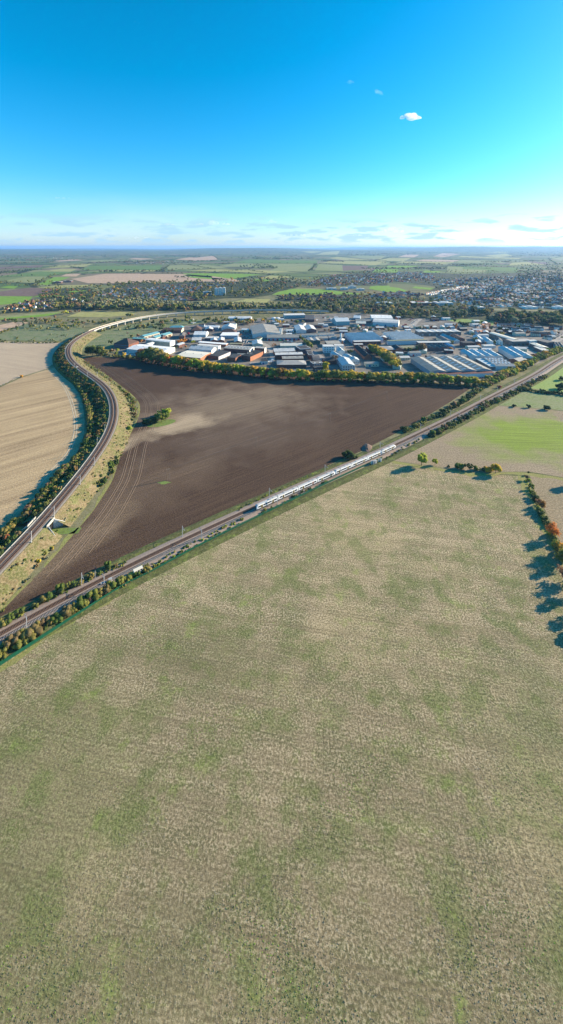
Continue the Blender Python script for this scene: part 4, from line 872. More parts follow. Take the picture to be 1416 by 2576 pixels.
B('B', (510, 194), (745, 196), (515, 163), 6, ('hip',), 'w_brickdark', 'r_brown', 'brown hipped roof behind the white and blue office')
B('B', (503, 252), (790, 252), (510, 200), 6, ('flat', 'x'), 'w_blue', 'r_white', 'white and blue flat roofed office in the middle of the left yards', wins=(('f', 1, (2.4, 1.4), 1.2, 'frame_white'),), name='office_building')
B('B', (30, 328), (178, 330), (50, 285), 4, ('gable', 'x'), 'w_brickdark', 's_pale', 'low pale roofed unit at the left end of the brick row', wins=(('f', 1, (2.2, 1.2), 1., 'frame_white'),), name='unit')
B('B', (248, 292), (460, 292), (250, 268), 5, ('flat', 'x'), 'w_purple', 'r_pale', 'flat pale roofed brick unit above two small gables', wins=(('f', 1),), name='unit')
B('B', (330, 330), (438, 332), (335, 295), 4, ('gable', 'y'), 'w_brick', 's_pale', 'small pale gable unit, left of a pair', name='unit')
B('B', (442, 335), (555, 332), (450, 290), 4, ('gable', 'y'), 'w_brick', 's_pale', 'small pale gable unit, right of a pair', name='unit', sky=2)
B('B', (715, 355), (835, 352), (712, 290), 5, ('gable', 'y'), 'w_brickdark', 's_pale', 'pale green-grey gabled shed beside the car park', name='shed')
B('B', (130, 362), (585, 398), (165, 342), 5, ('flat', 'x'), 'w_brick', 'r_white', 'long low brick block with bright white flat roof', wins=(('f', 1, (2.2, 1.2), .8),), end='w_brickorange')
B('B', (118, 405), (462, 435), (150, 382), 8, ('flat', 'x'), 'w_white', 'r_pale', 'two-storey white block with a row of small dark windows', wins=(('f', 2, (1.4, 1.2), 1.5),), end='w_white', name='office_building')
B('B', (-10, 462), (355, 492), (60, 420), 8, ('gable', 'x'), 'w_white', 's_pale', 'white walled hall with pale low gable before the two-storey block', wins=(('f', 1, (1.2, 1.4), 2.2),), end='w_white', name='hall')
B('B', (-250, 578), (145, 615), (-20, 495), 7, ('gable', 'x'), 'w_brickdark', 'r_cream', 'broad cream roofed brick warehouse by the tree belt', sky=0, rise=1.2, end='w_brickorange', name='warehouse')
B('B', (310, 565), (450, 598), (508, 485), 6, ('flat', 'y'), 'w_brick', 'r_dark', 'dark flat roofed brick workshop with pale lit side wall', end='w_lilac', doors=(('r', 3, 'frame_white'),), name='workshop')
B('B', (548, 455), (965, 487), (630, 402), 8, ('gable', 'x'), 'w_brickdark', 's_asb', 'long grey roofed hall with pale skylight strips and brick front', wins=(('f', 2, (1.8, 1.3), .9),), sky=8, end='w_white', rise=1.5, name='hall')
B('B', (1050, 450), (1210, 462), (1070, 428), 9, ('flat', 'x'), 'w_brick', 'r_grey', 'narrow brick block with tall white end wall', wins=(('f', 2),), end='w_white')
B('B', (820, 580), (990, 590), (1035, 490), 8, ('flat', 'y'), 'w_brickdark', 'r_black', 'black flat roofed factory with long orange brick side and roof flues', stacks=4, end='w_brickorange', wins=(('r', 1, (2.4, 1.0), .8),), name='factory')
B('B', (595, 608), (742, 612), (690, 550), 7, ('flat', 'y'), 'w_brick', 'r_dark', 'dark low brick block left of the factory with flues')
B('B', (1016, 222), (1462, 222), (976, 88), 9, ('gable', 'y'), 'w_paleblue', 's_asb', 'largest pale grey shed with wide gable in the middle of the estate', rise=4.5, doors=(('f', 2, 'shutter_grey'),), name='shed')
B('B', (1216, 286), (1760, 282), (1276, 244), 6, ('gable', 'x'), 'w_blue', 's_asb', 'long blue unit block with red shutter doors before the largest shed', doors=(('f', 8, 'shutter_red'),), sky=9, name='unit')
B('B', (1010, 395), (1178, 398), (1003, 335), 6, ('gable', 'y'), 'w_green', 's_pale', 'pale green gabled shed with lit right slope', rise=3., name='shed', wins=(('f', 1, (5, .8), 2, 'frame_white'),))
B('B', (640, 392), (845, 392), (645, 370), 4, ('flat', 'x'), 'w_brickdark', 'r_moss', 'low mossy flat roofed store below the car park', name='store')
B('C', (390, 168), (545, 160), (348, 92), 7, ('gable', 'y'), 'w_paleblue', 's_pale', 'pale gabled warehouse, left of the pair behind the blue units', rise=3., name='warehouse')
B('C', (560, 160), (705, 150), (518, 95), 7, ('gable', 'y'), 'w_purple', 's_pale', 'brown walled gabled warehouse, right of the pair behind the blue units', rise=3., name='warehouse')
B('C', (118, 418), (475, 415), (130, 380), 6, ('gable', 'x'), 'w_green', 'r_cream', 'cream roofed green walled shed with a line of roof windows', sky=11, name='shed')
B('C', (10, 515), (350, 505), (20, 465), 7, ('gable', 'x'), 'w_brick', 's_pale', 'brick office range with pale streaked roof, rearmost of four parallel ranges', wins=(('f', 2, (1.8, 1.2), 1.2),), name='office_building')
B('C', (430, 475), (595, 460), (398, 422), 10, ('flat', 'x'), 'w_purple', 'r_dark', 'dark brick tower with white rimmed flat roof at the head of the ranges', rim='r_white', wins=(('f', 2),), name='office_building')
B('C', (38, 565), (485, 555), (45, 528), 8, ('gable', 'x'), 'w_brickdark', 's_pale', 'long brick range with pale roof, second of four parallel ranges', wins=(('f', 2, (1.8, 1.2), 1.2),), rise=1., name='office_building')
B('C', (150, 630), (490, 622), (160, 588), 7, ('gable', 'x'), 'w_brick', 's_asb', 'grey roofed range with four square skylights, third of four parallel ranges', sky=4, rise=1.4)
B('C', (75, 722), (545, 718), (72, 652), 6, ('hip',), 'w_brickdark', 's_grey', 'grey hipped roof range nearest the tree belt, frontmost of four', rise=3.)
B('C', (565, 522), (628, 508), (540, 490), 9, ('flat', 'x'), 'w_purple', 'r_slate', 'small slate topped block below the white rimmed tower')
B('C', (590, 568), (665, 560), (565, 532), 8, ('flat', 'x'), 'w_brick', 'r_dark', 'small brick block with dark roof in the stepped row', rim='r_pale')
B('C', (660, 655), (765, 640), (630, 585), 8, ('barrel', 'x'), 'w_brickdark', 'r_slate', 'dark curved roof block in the stepped row')
B('C', (645, 710), (805, 695), (622, 672), 8, ('flat', 'x'), 'w_purple', 'r_slate', 'three-storey brick office with pale roof hatch beside the golden poplar', rim='r_pale', wins=(('f', 2, (2.2, 1.3), 1.2, 'frame_white'),), sky=2, name='office_building')
B('C', (680, 782), (835, 777), (655, 748), 5, ('flat', 'x'), 'w_brickdark', 'r_dark', 'low dark block at the foot of the stepped row', wins=(('f', 1, (1.6, 1.2), 1.4, 'frame_white'),))
B('C', (815, 430), (988, 428), (815, 398), 12, ('flat', 'x'), 'w_white', 'r_pale', 'white three-storey cube office in the centre of the estate', wins=(('f', 3, (2.6, 1.4), 1.4),), name='office_building')
B('C', (885, 388), (1115, 385), (843, 338), 6, ('flat', 'x'), 'w_brickdark', 'r_asb', 'broad flat grey roof behind the white cube office')
B('C', (1000, 415), (1150, 415), (995, 392), 8, ('flat', 'x'), 'w_white', 'r_pale', 'white flat roofed block right of the white cube office')
B('C', (1060, 500), (1185, 520), (1000, 440), 7, ('gable', 'y'), 'w_white', 's_blue', 'white gabled chapel-like workshop with blue-grey roof', rise=4., name='workshop')
B('C', (1135, 748), (1330, 728), (1048, 628), 8, ('gable', 'y'), 'w_paleblue', 's_blue', 'pale blue gabled mill with two rows of front windows near the tree belt', wins=(('f', 2, (2.2, 1.8), 1.4), ('l', 2, (2.6, 1.4), .8)), rise=3.5, name='mill_building')
B('C', (1065, 608), (1160, 605), (930, 525), 8, ('gable', 'y'), 'w_paleblue', 's_blue', 'pale blue gabled mill behind the bare grey tree', wins=(('l', 1, (3, 1.6), .4, 'frame_white'),), rise=2.5, name='mill_building')
B('C', (1190, 612), (1310, 602), (1138, 570), 7, ('gable', 'y'), 'w_paleblue', 's_blue', 'pale blue gable behind the front mill, left', rise=3., name='mill_building')
B('C', (1280, 652), (1416, 650), (1228, 612), 7, ('gable', 'y'), 'w_paleblue', 's_blue', 'pale blue gable behind the front mill, right', wins=(('f', 1),), rise=3., name='mill_building')
B('C', (470, 245), (730, 245), (475, 225), 5, ('gable', 'x'), 'w_white', 's_asb', 'terrace of small units, left section', doors=(('f', 5, 'shutter_grey'),), name='unit')
B('C', (735, 243), (858, 238), (738, 218), 5, ('gable', 'x'), 'w_white', 's_asb', 'terrace of small units, middle section', doors=(('f', 3, 'shutter_blue'),), name='unit')
B('C', (864, 236), (988, 232), (866, 212), 5, ('gable', 'x'), 'w_white', 's_asb', 'terrace of small units, right section with red shutter', doors=(('f', 3, 'shutter_red'),), name='unit')
B('C', (710, 300), (895, 293), (692, 270), 5, ('gable', 'x'), 'w_blue', 's_asb', 'lower unit terrace with blue wall, left half', doors=(('f', 4, 'shutter_grey'),), name='unit')
B('C', (907, 292), (1028, 285), (894, 262), 5, ('gable', 'x'), 'w_blue', 's_asb', 'lower unit terrace with blue wall, right half', doors=(('f', 3, 'shutter_grey'),), name='unit')
B('C', (575, 335), (770, 330), (545, 290), 8, ('gable', 'y', 2), 'w_darkgreen', 's_grey', 'dark green double gabled shed among trees', rise=1.5, name='shed')
B('D', (515, 128), (860, 137), (565, 77), 9, ('gable', 'x'), 'w_paleblue', 's_white', 'long bright white roofed warehouse at the back right of the estate', rise=2., end='w_white', name='warehouse')
B('D', (552, 190), (965, 215), (622, 142), 9, ('barrel', 'x'), 'w_paleblue', 's_pale', 'light blue barrel roofed warehouse with white curved end', sky=0, rise=3.5, end='w_white', doors=(('f', 3, 'shutter_blue'),), name='warehouse')
B('D', (258, 125), (365, 128), (275, 98), 5, ('gable', 'x'), 'w_blue', 's_white', 'small white roofed blue store left of the white warehouse', name='store')
B('D', (0, 167), (170, 172), (-10, 140), 11, ('flat', 'x'), 'w_teal', 'r_lightblue', 'tall teal clad plant building behind the scrap yard')
B('D', (285, 215), (445, 220), (310, 188), 5, ('gable', 'x'), 'w_purple', 'r_cream', 'pinkish white roofed store behind the scrap yard', name='store')
B('D', (285, 175), (530, 180), (300, 152), 4, ('gable', 'x'), 'w_purple', 's_asb', 'long low beige roof behind the pinkish store', name='store')
B('D', (240, 490), (750, 480), (100, 378), 7, ('saw', 'x', 6), 'w_lilac', 's_blue', 'large saw-tooth roofed factory, left of two, beside the white silo', name='factory', doors=(('l', 4, 'shutter_blue'),))
B('D', (258, 515), (690, 505), (262, 497), 7, ('flat', 'x'), 'w_brick', 'r_pale', 'brick frontage of the left saw-tooth factory', wins=(('f', 1, (5, 2), 2, 'glass'),))
B('D', (265, 560), (405, 558), (270, 545), 6, ('flat', 'x'), 'w_brick', 'r_pale', 'small brick block below the left saw-tooth factory')
B('D', (940, 480), (1375, 462), (750, 364), 7, ('saw', 'x', 7), 'w_white', 's_pale', 'large saw-tooth roofed factory, right of two', name='factory', doors=(('l', 6, 'shutter_grey'),))
B('D', (820, 505), (1455, 487), (797, 489), 8, ('flat', 'x'), 'w_paleblue', 'r_moss', 'long two-storey glazed office before the right saw-tooth factory', wins=(('f', 2, (2.6, 1.6), .5, 'frame_white'),), name='office_building')
B('D', (445, 765), (545, 738), (280, 608), 6, ('gable', 'y'), 'w_brick', 'r_black', 'long black roofed brick hall running toward the golden tree row', rise=4., name='hall')
B('D', (485, 640), (925, 640), (478, 583), 6, ('hip',), 'w_brickdark', 's_grey', 'grey hipped roof hidden behind the golden tree row', rise=3.)
B('D', (932, 640), (1070, 635), (868, 592), 6, ('gable', 'y'), 'w_brick', 'r_dark', 'dark steep gabled brick hall right of the golden tree row', rise=4., name='hall')
B('D', (1062, 625), (1290, 620), (1005, 582), 4, ('flat', 'x'), 'w_brickdark', 'r_moss', 'low mossy flat roof below the glazed office')
B('E', (628, 800), (1600, 770), (218, 577), 8, ('gable', 'y', 4), 'w_blue', 's_four', 'huge four-bay shed with alternating dark and pale roof slopes beside the tree belt', name='factory', sky=7, rise=3.2, doors=(('l', 5, 'shutter_grey'),))
B('E', (720, 842), (1590, 818), (706, 806), 6, ('mono', 'x'), 'w_white', 'r_red', 'red-brown lean-to with white wall along the front of the four-bay shed', rise=1.5, name='lean_to')
B('E', (410, 155), (1090, 150), (305, 118), 8, ('gable', 'y', 6), 'w_slate', 's_pale', 'wide dark walled works with rippled pale roof behind the saw-tooth factories', name='factory', rise=1.2, doors=(('f', 6, 'shutter_grey'),))
B('E', (790, 300), (905, 290), (670, 235), 6, ('gable', 'y'), 'w_cream', 'r_slate', 'dark roof with pale rim left of the teal gable')
B('E', (955, 292), (1050, 290), (730, 202), 6, ('gable', 'y'), 'w_white', 's_teal', 'long teal roofed hall with white gable end facing the camera', wins=(('f', 1, (2.2, 1.6), 1),), rise=3.5, name='hall')
B('E', (1020, 262), (1130, 262), (900, 195), 7, ('gable', 'y'), 'w_brickdark', 'r_brown', 'dark brown roofed hall right of the teal gable', rise=2., name='hall')
B('E', (365, 328), (895, 322), (360, 306), 8, ('flat', 'x'), 'w_purple', 'r_pale', 'long purple brick range before the dark roofed hall')
B('E', (510, 418), (860, 408), (482, 362), 5, ('gable', 'y', 4), 'w_purple', 's_dark', 'black four-ridge roof with pale stripes below the purple range', rise=2.6, name='workshop')
B('E', (900, 388), (968, 382), (792, 338), 6, ('gable', 'y'), 'w_blue', 'r_blue', 'bright blue roofed shed beside the round orange tree', name='shed')
B('E', (525, 560), (1160, 548), (492, 530), 6, ('gable', 'x'), 'w_brickdark', 's_asb', 'grey-green roofed row at the back of the four-bay shed', sky=12)
B('E', (1195, 545), (1740, 552), (1065, 450), 7, ('gable', 'y', 4), 'w_paleblue', 's_blue', 'broad pale blue multi-gabled works, left and lower part', rise=3., sky=4, doors=(('f', 2, 'shutter_blue'),), name='factory')
B('E', (1080, 332), (1270, 330), (1070, 302), 8, ('flat', 'x'), 'w_brickdark', 'r_dark', 'dark brick gutted block before the white cottages', wins=(('f', 2, (2.2, 2.), 1.),))
B('F', (640, 640), (905, 622), (385, 490), 9, ('gable', 'y', 2), 'w_paleblue', 's_blue', 'tall pale blue double gabled works, right part of the blue complex', rise=3.2, sky=5, name='factory')
B('F', (335, 790), (635, 785), (125, 660), 6, ('gable', 'x', 4), 'w_paleblue', 's_grey', 'four-ridge grey shed with small skylights in front of the blue complex', rise=2.6, name='workshop', sky=6)
B('F', (255, 803), (325, 786), (15, 672), 5, ('flat', 'y'), 'w_slate', 'r_lightblue', 'blue-grey lean-to along the left of the four-ridge shed', name='lean_to')
B('F', (655, 722), (790, 692), (585, 660), 6, ('gable', 'x'), 'w_brickdark', 's_grey', 'dark roofed annexe right of the four-ridge shed', name='annexe')
B('F', (620, 372), (690, 352), (232, 255), 8, ('barrel', 'y'), 'w_slate', 'r_cream', 'very long narrow building with curved white roof, upper right', rise=1.5)
B('F', (480, 392), (830, 385), (600, 348), 8, ('flat', 'x'), 'w_slate', 'r_grey', 'dark open-sided sheds above the concrete yard', doors=(('f', 5, 'shutter_brown'),), name='shed')
B('F', (1080, 492), (1170, 480), (885, 420), 6, ('gable', 'y'), 'w_purple', 'r_cream', 'long beige roofed store right of the concrete yard', rise=1., name='store')
B('F', (1085, 537), (1190, 530), (950, 477), 5, ('flat', 'y'), 'w_purple', 'r_pale', 'purple brick flat roofed store at the yard corner', name='store')
B('F', (1130, 412), (1250, 397), (1005, 362), 9, ('flat', 'y'), 'w_purple', 'r_slate', 'three-storey flat roofed brick block near the street', wins=(('f', 3), ('r', 3)))
B('F', (865, 385), (975, 375), (855, 365), 9, ('flat', 'x'), 'w_white', 'r_pale', 'white rendered block above the concrete yard', wins=(('f', 2),))
B('F', (335, 387), (435, 377), (322, 352), 7, ('gable', 'y'), 'w_white', 'r_dark', 'white gabled cottage-like office with two windows', wins=(('f', 2, (1.8, 1.4), 2.),), rise=4., name='office_building')
B('F', (185, 392), (280, 387), (100, 330), 6, ('gable', 'y'), 'w_white', 's_blue', 'pale blue roofed hall with white gable, right of two', rise=3., name='hall')
B('F', (30, 357), (125, 352), (-40, 300), 6, ('gable', 'y'), 'w_white', 's_blue', 'pale blue roofed hall with white gable, left of two', rise=3., name='hall')
B('F', (120, 462), (300, 457), (125, 440), 5, ('flat', 'x'), 'w_paleblue', 'r_pale', 'low pale canteen behind the blue complex')
B('F', (1290, 472), (1430, 465), (1240, 412), 5, ('gable', 'y', 3), 'w_white', 'r_slate', 'lilac-grey triple roof at the right edge of the frame', rise=2.)
B('2', (477, 124), (648, 121), (475, 110), 9, ('flat', 'x'), 'w_teal', 'r_pale', 'blue glass office below the viaduct', wins=(('f', 2, BAND[:2], .25, 'glass_blue'),), name='office_building')
B('2', (648, 158), (722, 155), (646, 132), 7, ('gable', 'x'), 'w_brickdark', 'r_slate', 'dark steep roofed old house among the back yards')
B('1', (1245, 148), (1430, 150), (1246, 137), 5, ('barrel', 'x'), 'w_paleblue', 's_white', 'long white roofed shed beside the viaduct', name='shed')
B('2', (85, 150), (208, 148), (90, 137), 5, ('barrel', 'x'), 'w_paleblue', 's_pale', 'pale blue roofed shed near the white tanks', name='shed')
B('2', (880, 175), (990, 172), (885, 152), 10, ('gable', 'x'), 'w_teal', 'r_lightblue', 'teal clad mill behind the scrap heaps')
# small sheds filling the gaps between the works
def fits(x, y, rad):
    for (cx, cy, rr, wd, dp, r) in FOOT:
        if math.hypot(x - cx, y - cy) > rr + rad: continue
        c, s = math.cos(-r), math.sin(-r); dx, dy = (x - cx) * c - (y - cy) * s, (x - cx) * s + (y - cy) * c
        if abs(dx) < wd / 2 + rad * .85 and abs(dy) < dp / 2 + rad * .85: return False
    return True
def infill(n):
    pts = []; poly = [(p.x, p.y) for p in dpts(ESTATE)]; tries = 0
    while len(pts) < n and tries < 6000:
        tries += 1; x, y = random.uniform(330, 1390), random.uniform(800, 935); p = P(x, y)
        if not inside(p.x, p.y, poly): continue
        wd, dp = random.uniform(11, 26), random.uniform(9, 15); rad = math.hypot(wd, dp) / 2
        if not fits(p.x, p.y, rad + 2.5) or not all(inside(p.x + a, p.y + b, poly) for a, b in ((-26, 0), (26, 0), (0, 20), (0, -26))): continue
        pts.append((p, wd, dp)); FOOT.append((p.x, p.y, rad, wd, dp, .12))
    pts.sort(key=lambda q: q[0].x / q[0].y); rn = {'s_white': 'white', 's_pale': 'pale grey', 's_asb': 'grey-brown', 's_blue': 'pale blue-grey', 'r_dark': 'dark', 'r_pale': 'light'}
    for i, (p, wd, dp) in enumerate(pts):
        h = random.uniform(4, 6.5); rm = random.choice(list(rn)); o = empty('small_shed', (p.x, p.y, 0), random.choice((.1, .1, -.15, 1.2))); tag(o, '%s roofed small shed, %s from the left among the small sheds between the works' % (rn[rm], ordn(i + 1)), 'shed', 'small sheds of the estate')
        rs = dp * .14; mb = MB(); mb.prism([(dp / 2, 0), (dp / 2, h), (0, h + rs), (-dp / 2, h), (-dp / 2, 0)], 'x', -wd / 2, wd / 2); wl_ = mb.build('wall', random.choice(['w_paleblue', 'w_brick', 'w_cream', 'w_brickdark', 'w_white', 'w_green']), o); fixn(wl_.data)
        mb = MB(); e = .3; mb.prism([(-dp / 2 - e, h), (-dp / 2 - e, h + .25), (0, h + rs + .3), (dp / 2 + e, h + .25), (dp / 2 + e, h), (0, h + rs + .05)][::-1], 'x', -wd / 2 - e, wd / 2 + e); rf = mb.build('roof', rm, o); fixn(rf.data)
        link('door', bmesh_box('door', 3.2, .14, 3.2, random.choice(['shutter_grey', 'shutter_blue', 'shutter_red', 'shutter_brown'])), wl_, (-wd * .2, -dp / 2 - .02, .03))
        for x in (.1, .3): link('window', bmesh_box('window', 1.7, .12, 1.3, 'glass'), wl_, (wd * x, -dp / 2 - .02, 1.6))
infill(85)
# white silos
def silo(s, x, y, h, r_, n, lbl):
    p = PS(s, x, y); o = empty('silo', p, .3); tag(o, lbl, 'silo')
    for i in range(n):
        mb = MB(); xx = (i - (n - 1) / 2) * r_ * 2.2; mb.bar((xx, 0, 1.5), (xx, 0, h), r_, n=16); b_ = mb.build('tank', 'w_white', o, smooth=False)
        mb = MB(); mb.bar((xx, 0, h), (xx, 0, h + 1.2), r_ * 1.02, n=16, r2=.4); mb.build('cap', 'galvanised', o)
        mb = MB()
        for a in range(4): mb.bar((xx + r_ * .8 * math.cos(a * 1.57), r_ * .8 * math.sin(a * 1.57), 0), (xx + r_ * .8 * math.cos(a * 1.57), r_ * .8 * math.sin(a * 1.57), 1.6), .15)
        mb.build('stand', 'galvanised', o)
silo('C', 132, 240, 15, 1.7, 2, 'twin white silo standing right of the largest shed'); silo('D', 55, 472, 13, 2.2, 1, 'single white silo at the corner of the left saw-tooth factory')
p = PS('D', 85, 470); o = empty('chimney', p); tag(o, 'slim dark steel chimney beside the single silo', 'chimney'); mb = MB(); mb.bar((0, 0, 0), (0, 0, 16), .5, n=8, r2=.35); mb.build('stack', 'dark_metal', o); mb = MB(); mb.bar((0, 0, 16), (0, 0, 16.5), .6, n=8); mb.build('cowl', 'galvanised', o)
p = PS('D', 80, 600); o = empty('chimney', p); tag(o, 'short orange brick chimney between the white workshop and saw-tooth factory', 'chimney'); mb = MB(); mb.box(-1.6, 1.6, -1.6, 1.6, 0, 13); mb.build('stack', 'w_brickorange', o); mb = MB(); mb.box(-1.9, 1.9, -1.9, 1.9, 13, 13.6); mb.build('cap', 'concrete', o)
# white water tanks near the viaduct
for x, w_ in ((395, 'left'), (428, 'right')):
    p = PS('2', x, 156); o = empty('storage_tank', p); tag(o, 'low white round storage tank below the viaduct, %s of two' % w_, 'tank')
    mb = MB(); mb.bar((0, 0, 0), (0, 0, 4.5), 6.5, n=20); mb.build('shell', 'w_white', o); mb = MB(); mb.bar((0, 0, 4.5), (0, 0, 6.2), 6.5, n=20, r2=.8); mb.build('dome', 'r_white', o)
# steel lattice mast
p = PS('2', 948, 130); o = empty('lattice_mast', p); tag(o, 'grey steel lattice mast standing before the woodland', 'mast')
for sx in (-1, 1):
    for sy in (-1, 1): mb = MB(); mb.bar((sx * 2, sy * 2, 0), (sx * .4, sy * .4, 26), .16); mb.build('leg', 'galvanised', o)
mb = MB()
for k in range(8):
    z0_, z1_ = k * 3.2, k * 3.2 + 3.2; a, b = 2 - 1.6 * z0_ / 26, 2 - 1.6 * z1_ / 26
    for f_ in range(4):
        c, s = math.cos(f_ * math.pi / 2), math.sin(f_ * math.pi / 2); q = lambda x, y, zz: (x * c - y * s, x * s + y * c, zz)
        mb.bar(q(-a, -a, z0_), q(b, -b, z1_), .09, n=4)
mb.build('bracing', 'galvanised', o); mb = MB(); mb.bar((0, 0, 25), (0, 0, 31), .15); mb.build('aerial', 'galvanised', o)
# ------------------------------------------------------------------ houses of the villages and the town
HW = ('w_brick', 'w_white', 'w_cream', 'w_brickorange', 'w_brick', 'w_lilac'); HR = ('r_brown', 'r_slate', 'r_red', 'r_slate', 'terracotta', 'r_brown')
HWN = {'w_brick': 'red brick', 'w_white': 'white rendered', 'w_cream': 'cream', 'w_brickorange': 'orange brick', 'w_lilac': 'pale grey'}; HRN = {'r_grey': 'grey roof', 'r_pale': 'pale roof', 'r_brown': 'brown roof', 'r_slate': 'slate roof', 'r_red': 'red-brown roof', 'terracotta': 'terracotta roof', 'r_dark': 'dark roof'}
def house_geo(wd, dp, h, rs):
    """wall prism and roof slab as plain lists"""
    w_ = MB(); w_.prism([(dp / 2, 0), (dp / 2, h), (0, h + rs), (-dp / 2, h), (-dp / 2, 0)], 'x', -wd / 2, wd / 2)
    r_ = MB(); e = .4; r_.prism([(-dp / 2 - e, h - .1), (-dp / 2 - e, h + .2), (0, h + rs + .3), (dp / 2 + e, h + .2), (dp / 2 + e, h - .1), (0, h + rs)][::-1], 'x', -wd / 2 - .2, wd / 2 + .2); return w_, r_
HOUSES = []         # (X, Y, rot, wd, wall, roof, zone)
def house(p, rot, wd, wall, roof, zone, dp=7.5, h=5.2, detail=False): HOUSES.append((p.x, p.y, rot, wd, wall, roof, zone, dp, h, detail))
def house_row(s, a, b, n, zone, wd=9, jit=1.5, walls=HW, roofs=HR, detail=False, dp=7.5, h=5.2):
    A, Bv = PS(s, *a), PS(s, *b); r = math.atan2(Bv.y - A.y, Bv.x - A.x)
    for i in range(n):
        q = A.lerp(Bv, (i + .5) / n); q = q + Vector((random.uniform(-jit, jit), random.uniform(-jit, jit), 0))
        house(q, r + random.uniform(-.06, .06), wd * random.uniform(.85, 1.2), random.choice(walls), random.choice(roofs), zone, dp, h, detail)
def house_zone(s, poly, n, zone, ang, wd=10, walls=HW, roofs=HR):
    pts = [D(s, *q) for q in poly]; xs = [q[0] for q in pts]; ys = [q[1] for q in pts]; k = 0; placed = []; tries = 0
    while k < n and tries < n * 40:
        tries += 1; x, y = random.uniform(min(xs), max(xs)), random.uniform(min(ys), max(ys))
        if not inside(x, y, pts): continue
        p = P(x, y)
        a = ang + math.pi / 2 * (int(p.x / 130) % 2 ^ int(p.y / 170) % 2)      # blocks of streets turned against each other
        c, s_ = math.cos(a), math.sin(a); u, v = p.x * c + p.y * s_, -p.x * s_ + p.y * c
        v = round(v / 26) * 26 + random.uniform(-1, 1); u = round(u / 11.5) * 11.5; p = Vector((u * c - v * s_, u * s_ + v * c, hgt(p.x, p.y)))
        if any(abs(p.x - q.x) + abs(p.y - q.y) < 11 for q in placed[-400:]): continue
        placed.append(p); house(p, a + random.uniform(-.08, .08), wd * random.uniform(.8, 1.3), random.choice(walls), random.choice(roofs), zone); k += 1
DARKR = ('r_slate', 'r_dark', 'r_slate', 'r_brown'); WH = ('w_white', 'w_white', 'w_cream', 'w_brick')
for a, b, n in (((370, 150), (600, 152), 5), ((430, 205), (590, 215), 3), ((620, 275), (735, 280), 3), ((600, 225), (860, 230), 5), ((740, 185), (880, 190), 3), ((905, 205), (1070, 210), 4), ((915, 295), (1025, 300), 3), ((1065, 298), (1185, 300), 3), ((1140, 355), (1205, 360), 2), ((1220, 190), (1380, 195), 4), ((1240, 270), (1310, 255), 2), ((800, 150), (900, 152), 2)):
    house_row('F', a, b, n, 'the dark terraces', 10, .6, WH, DARKR, True, 8, 6)
house_row('F', (0, 220), (200, 160), 6, 'the works cottages', 9, 2, detail=True); house_row('F', (20, 270), (220, 230), 5, 'the works cottages', 9, 2, detail=True); house_row('F', (60, 160), (230, 130), 5, 'the works cottages', 9, 2, detail=True)
house_zone('R1', [(80, 470), (190, 435), (400, 432), (420, 470), (330, 500), (60, 505)], 46, 'the left edge village', .3)
house_zone('R1', [(660, 385), (760, 355), (980, 335), (1120, 330), (1416, 350), (1416, 425), (1180, 440), (1000, 425), (800, 405)], 160, 'the viaduct village', .35, walls=WH)
house_zone('R1', [(1060, 345), (1180, 325), (1330, 318), (1416, 325), (1416, 345), (1200, 350)], 34, 'the viaduct village upper street', .2)
house_row('R1', (650, 462), (760, 428), 6, 'the woodside lane', 9, 2)
house_row('R1', (500, 420), (590, 440), 5, 'the farm cluster', 9, 4)
house_zone('R2', [(640, 428), (690, 388), (1180, 380), (1200, 400), (1040, 432), (860, 432)], 60, 'the brick estate', .15, walls=('w_brick', 'w_brick', 'w_brickorange', 'w_brickdark'), roofs=('r_brown', 'r_red', 'r_brown', 'r_slate'))
house_zone('R2', [(820, 315), (940, 275), (1060, 248), (1416, 240), (1416, 300), (1280, 318), (980, 322)], 170, 'the playing field hillside', .45)
house_zone('R2', [(0, 300), (100, 288), (280, 290), (370, 300), (300, 330), (60, 330)], 36, 'the village above the towers', .2)
house_zone('R2', [(-30, 425), (70, 400), (60, 425), (0, 432)], 14, 'the street by the towers', .1)
house_zone('R3', [(0, 260), (180, 232), (480, 235), (520, 285), (280, 300), (0, 300)], 190, 'the far ridge town', .45)
house_row('R3', (440, 388), (740, 327), 26, 'the climbing white terrace', 11, 1, ('w_white', 'w_cream', 'w_white'), ('r_pale', 'r_slate', 'terracotta')); house_row('R3', (470, 392), (745, 336), 20, 'the climbing white terrace', 11, 1, ('w_white', 'w_white'), ('terracotta', 'r_red', 'r_slate'))
house_zone('R3', [(490, 420), (560, 380), (760, 335), (1100, 310), (1416, 300), (1416, 490), (1150, 480), (860, 470), (640, 440)], 820, 'the right-hand town', .4, walls=WH, roofs=('r_slate', 'r_grey', 'r_brown', 'r_red', 'r_slate', 'r_brown'))
house_zone('R3', [(480, 290), (700, 270), (1416, 250), (1416, 300), (1100, 308), (760, 330), (560, 330)], 320, 'the far right town', .4, roofs=('r_slate', 'r_grey', 'r_red', 'r_brown'))
house_zone('R3', [(70, 375), (300, 368), (420, 380), (400, 410), (70, 420)], 70, 'the streets below the green', .1)
house_zone('R1', [(1040, 152), (1190, 142), (1416, 160), (1180, 172), (950, 166)], 60, 'the plain village', .2)
house_zone('R1', [(160, 128), (420, 118), (520, 130), (200, 140)], 30, 'the horizon hamlet', .2)
HOUSES.sort(key=lambda q: -(q[3] / q[1])); IND, REST = HOUSES[:290], HOUSES[290:]
cnt = {}
IND.sort(key=lambda q: q[0] / q[1])
hm = {}
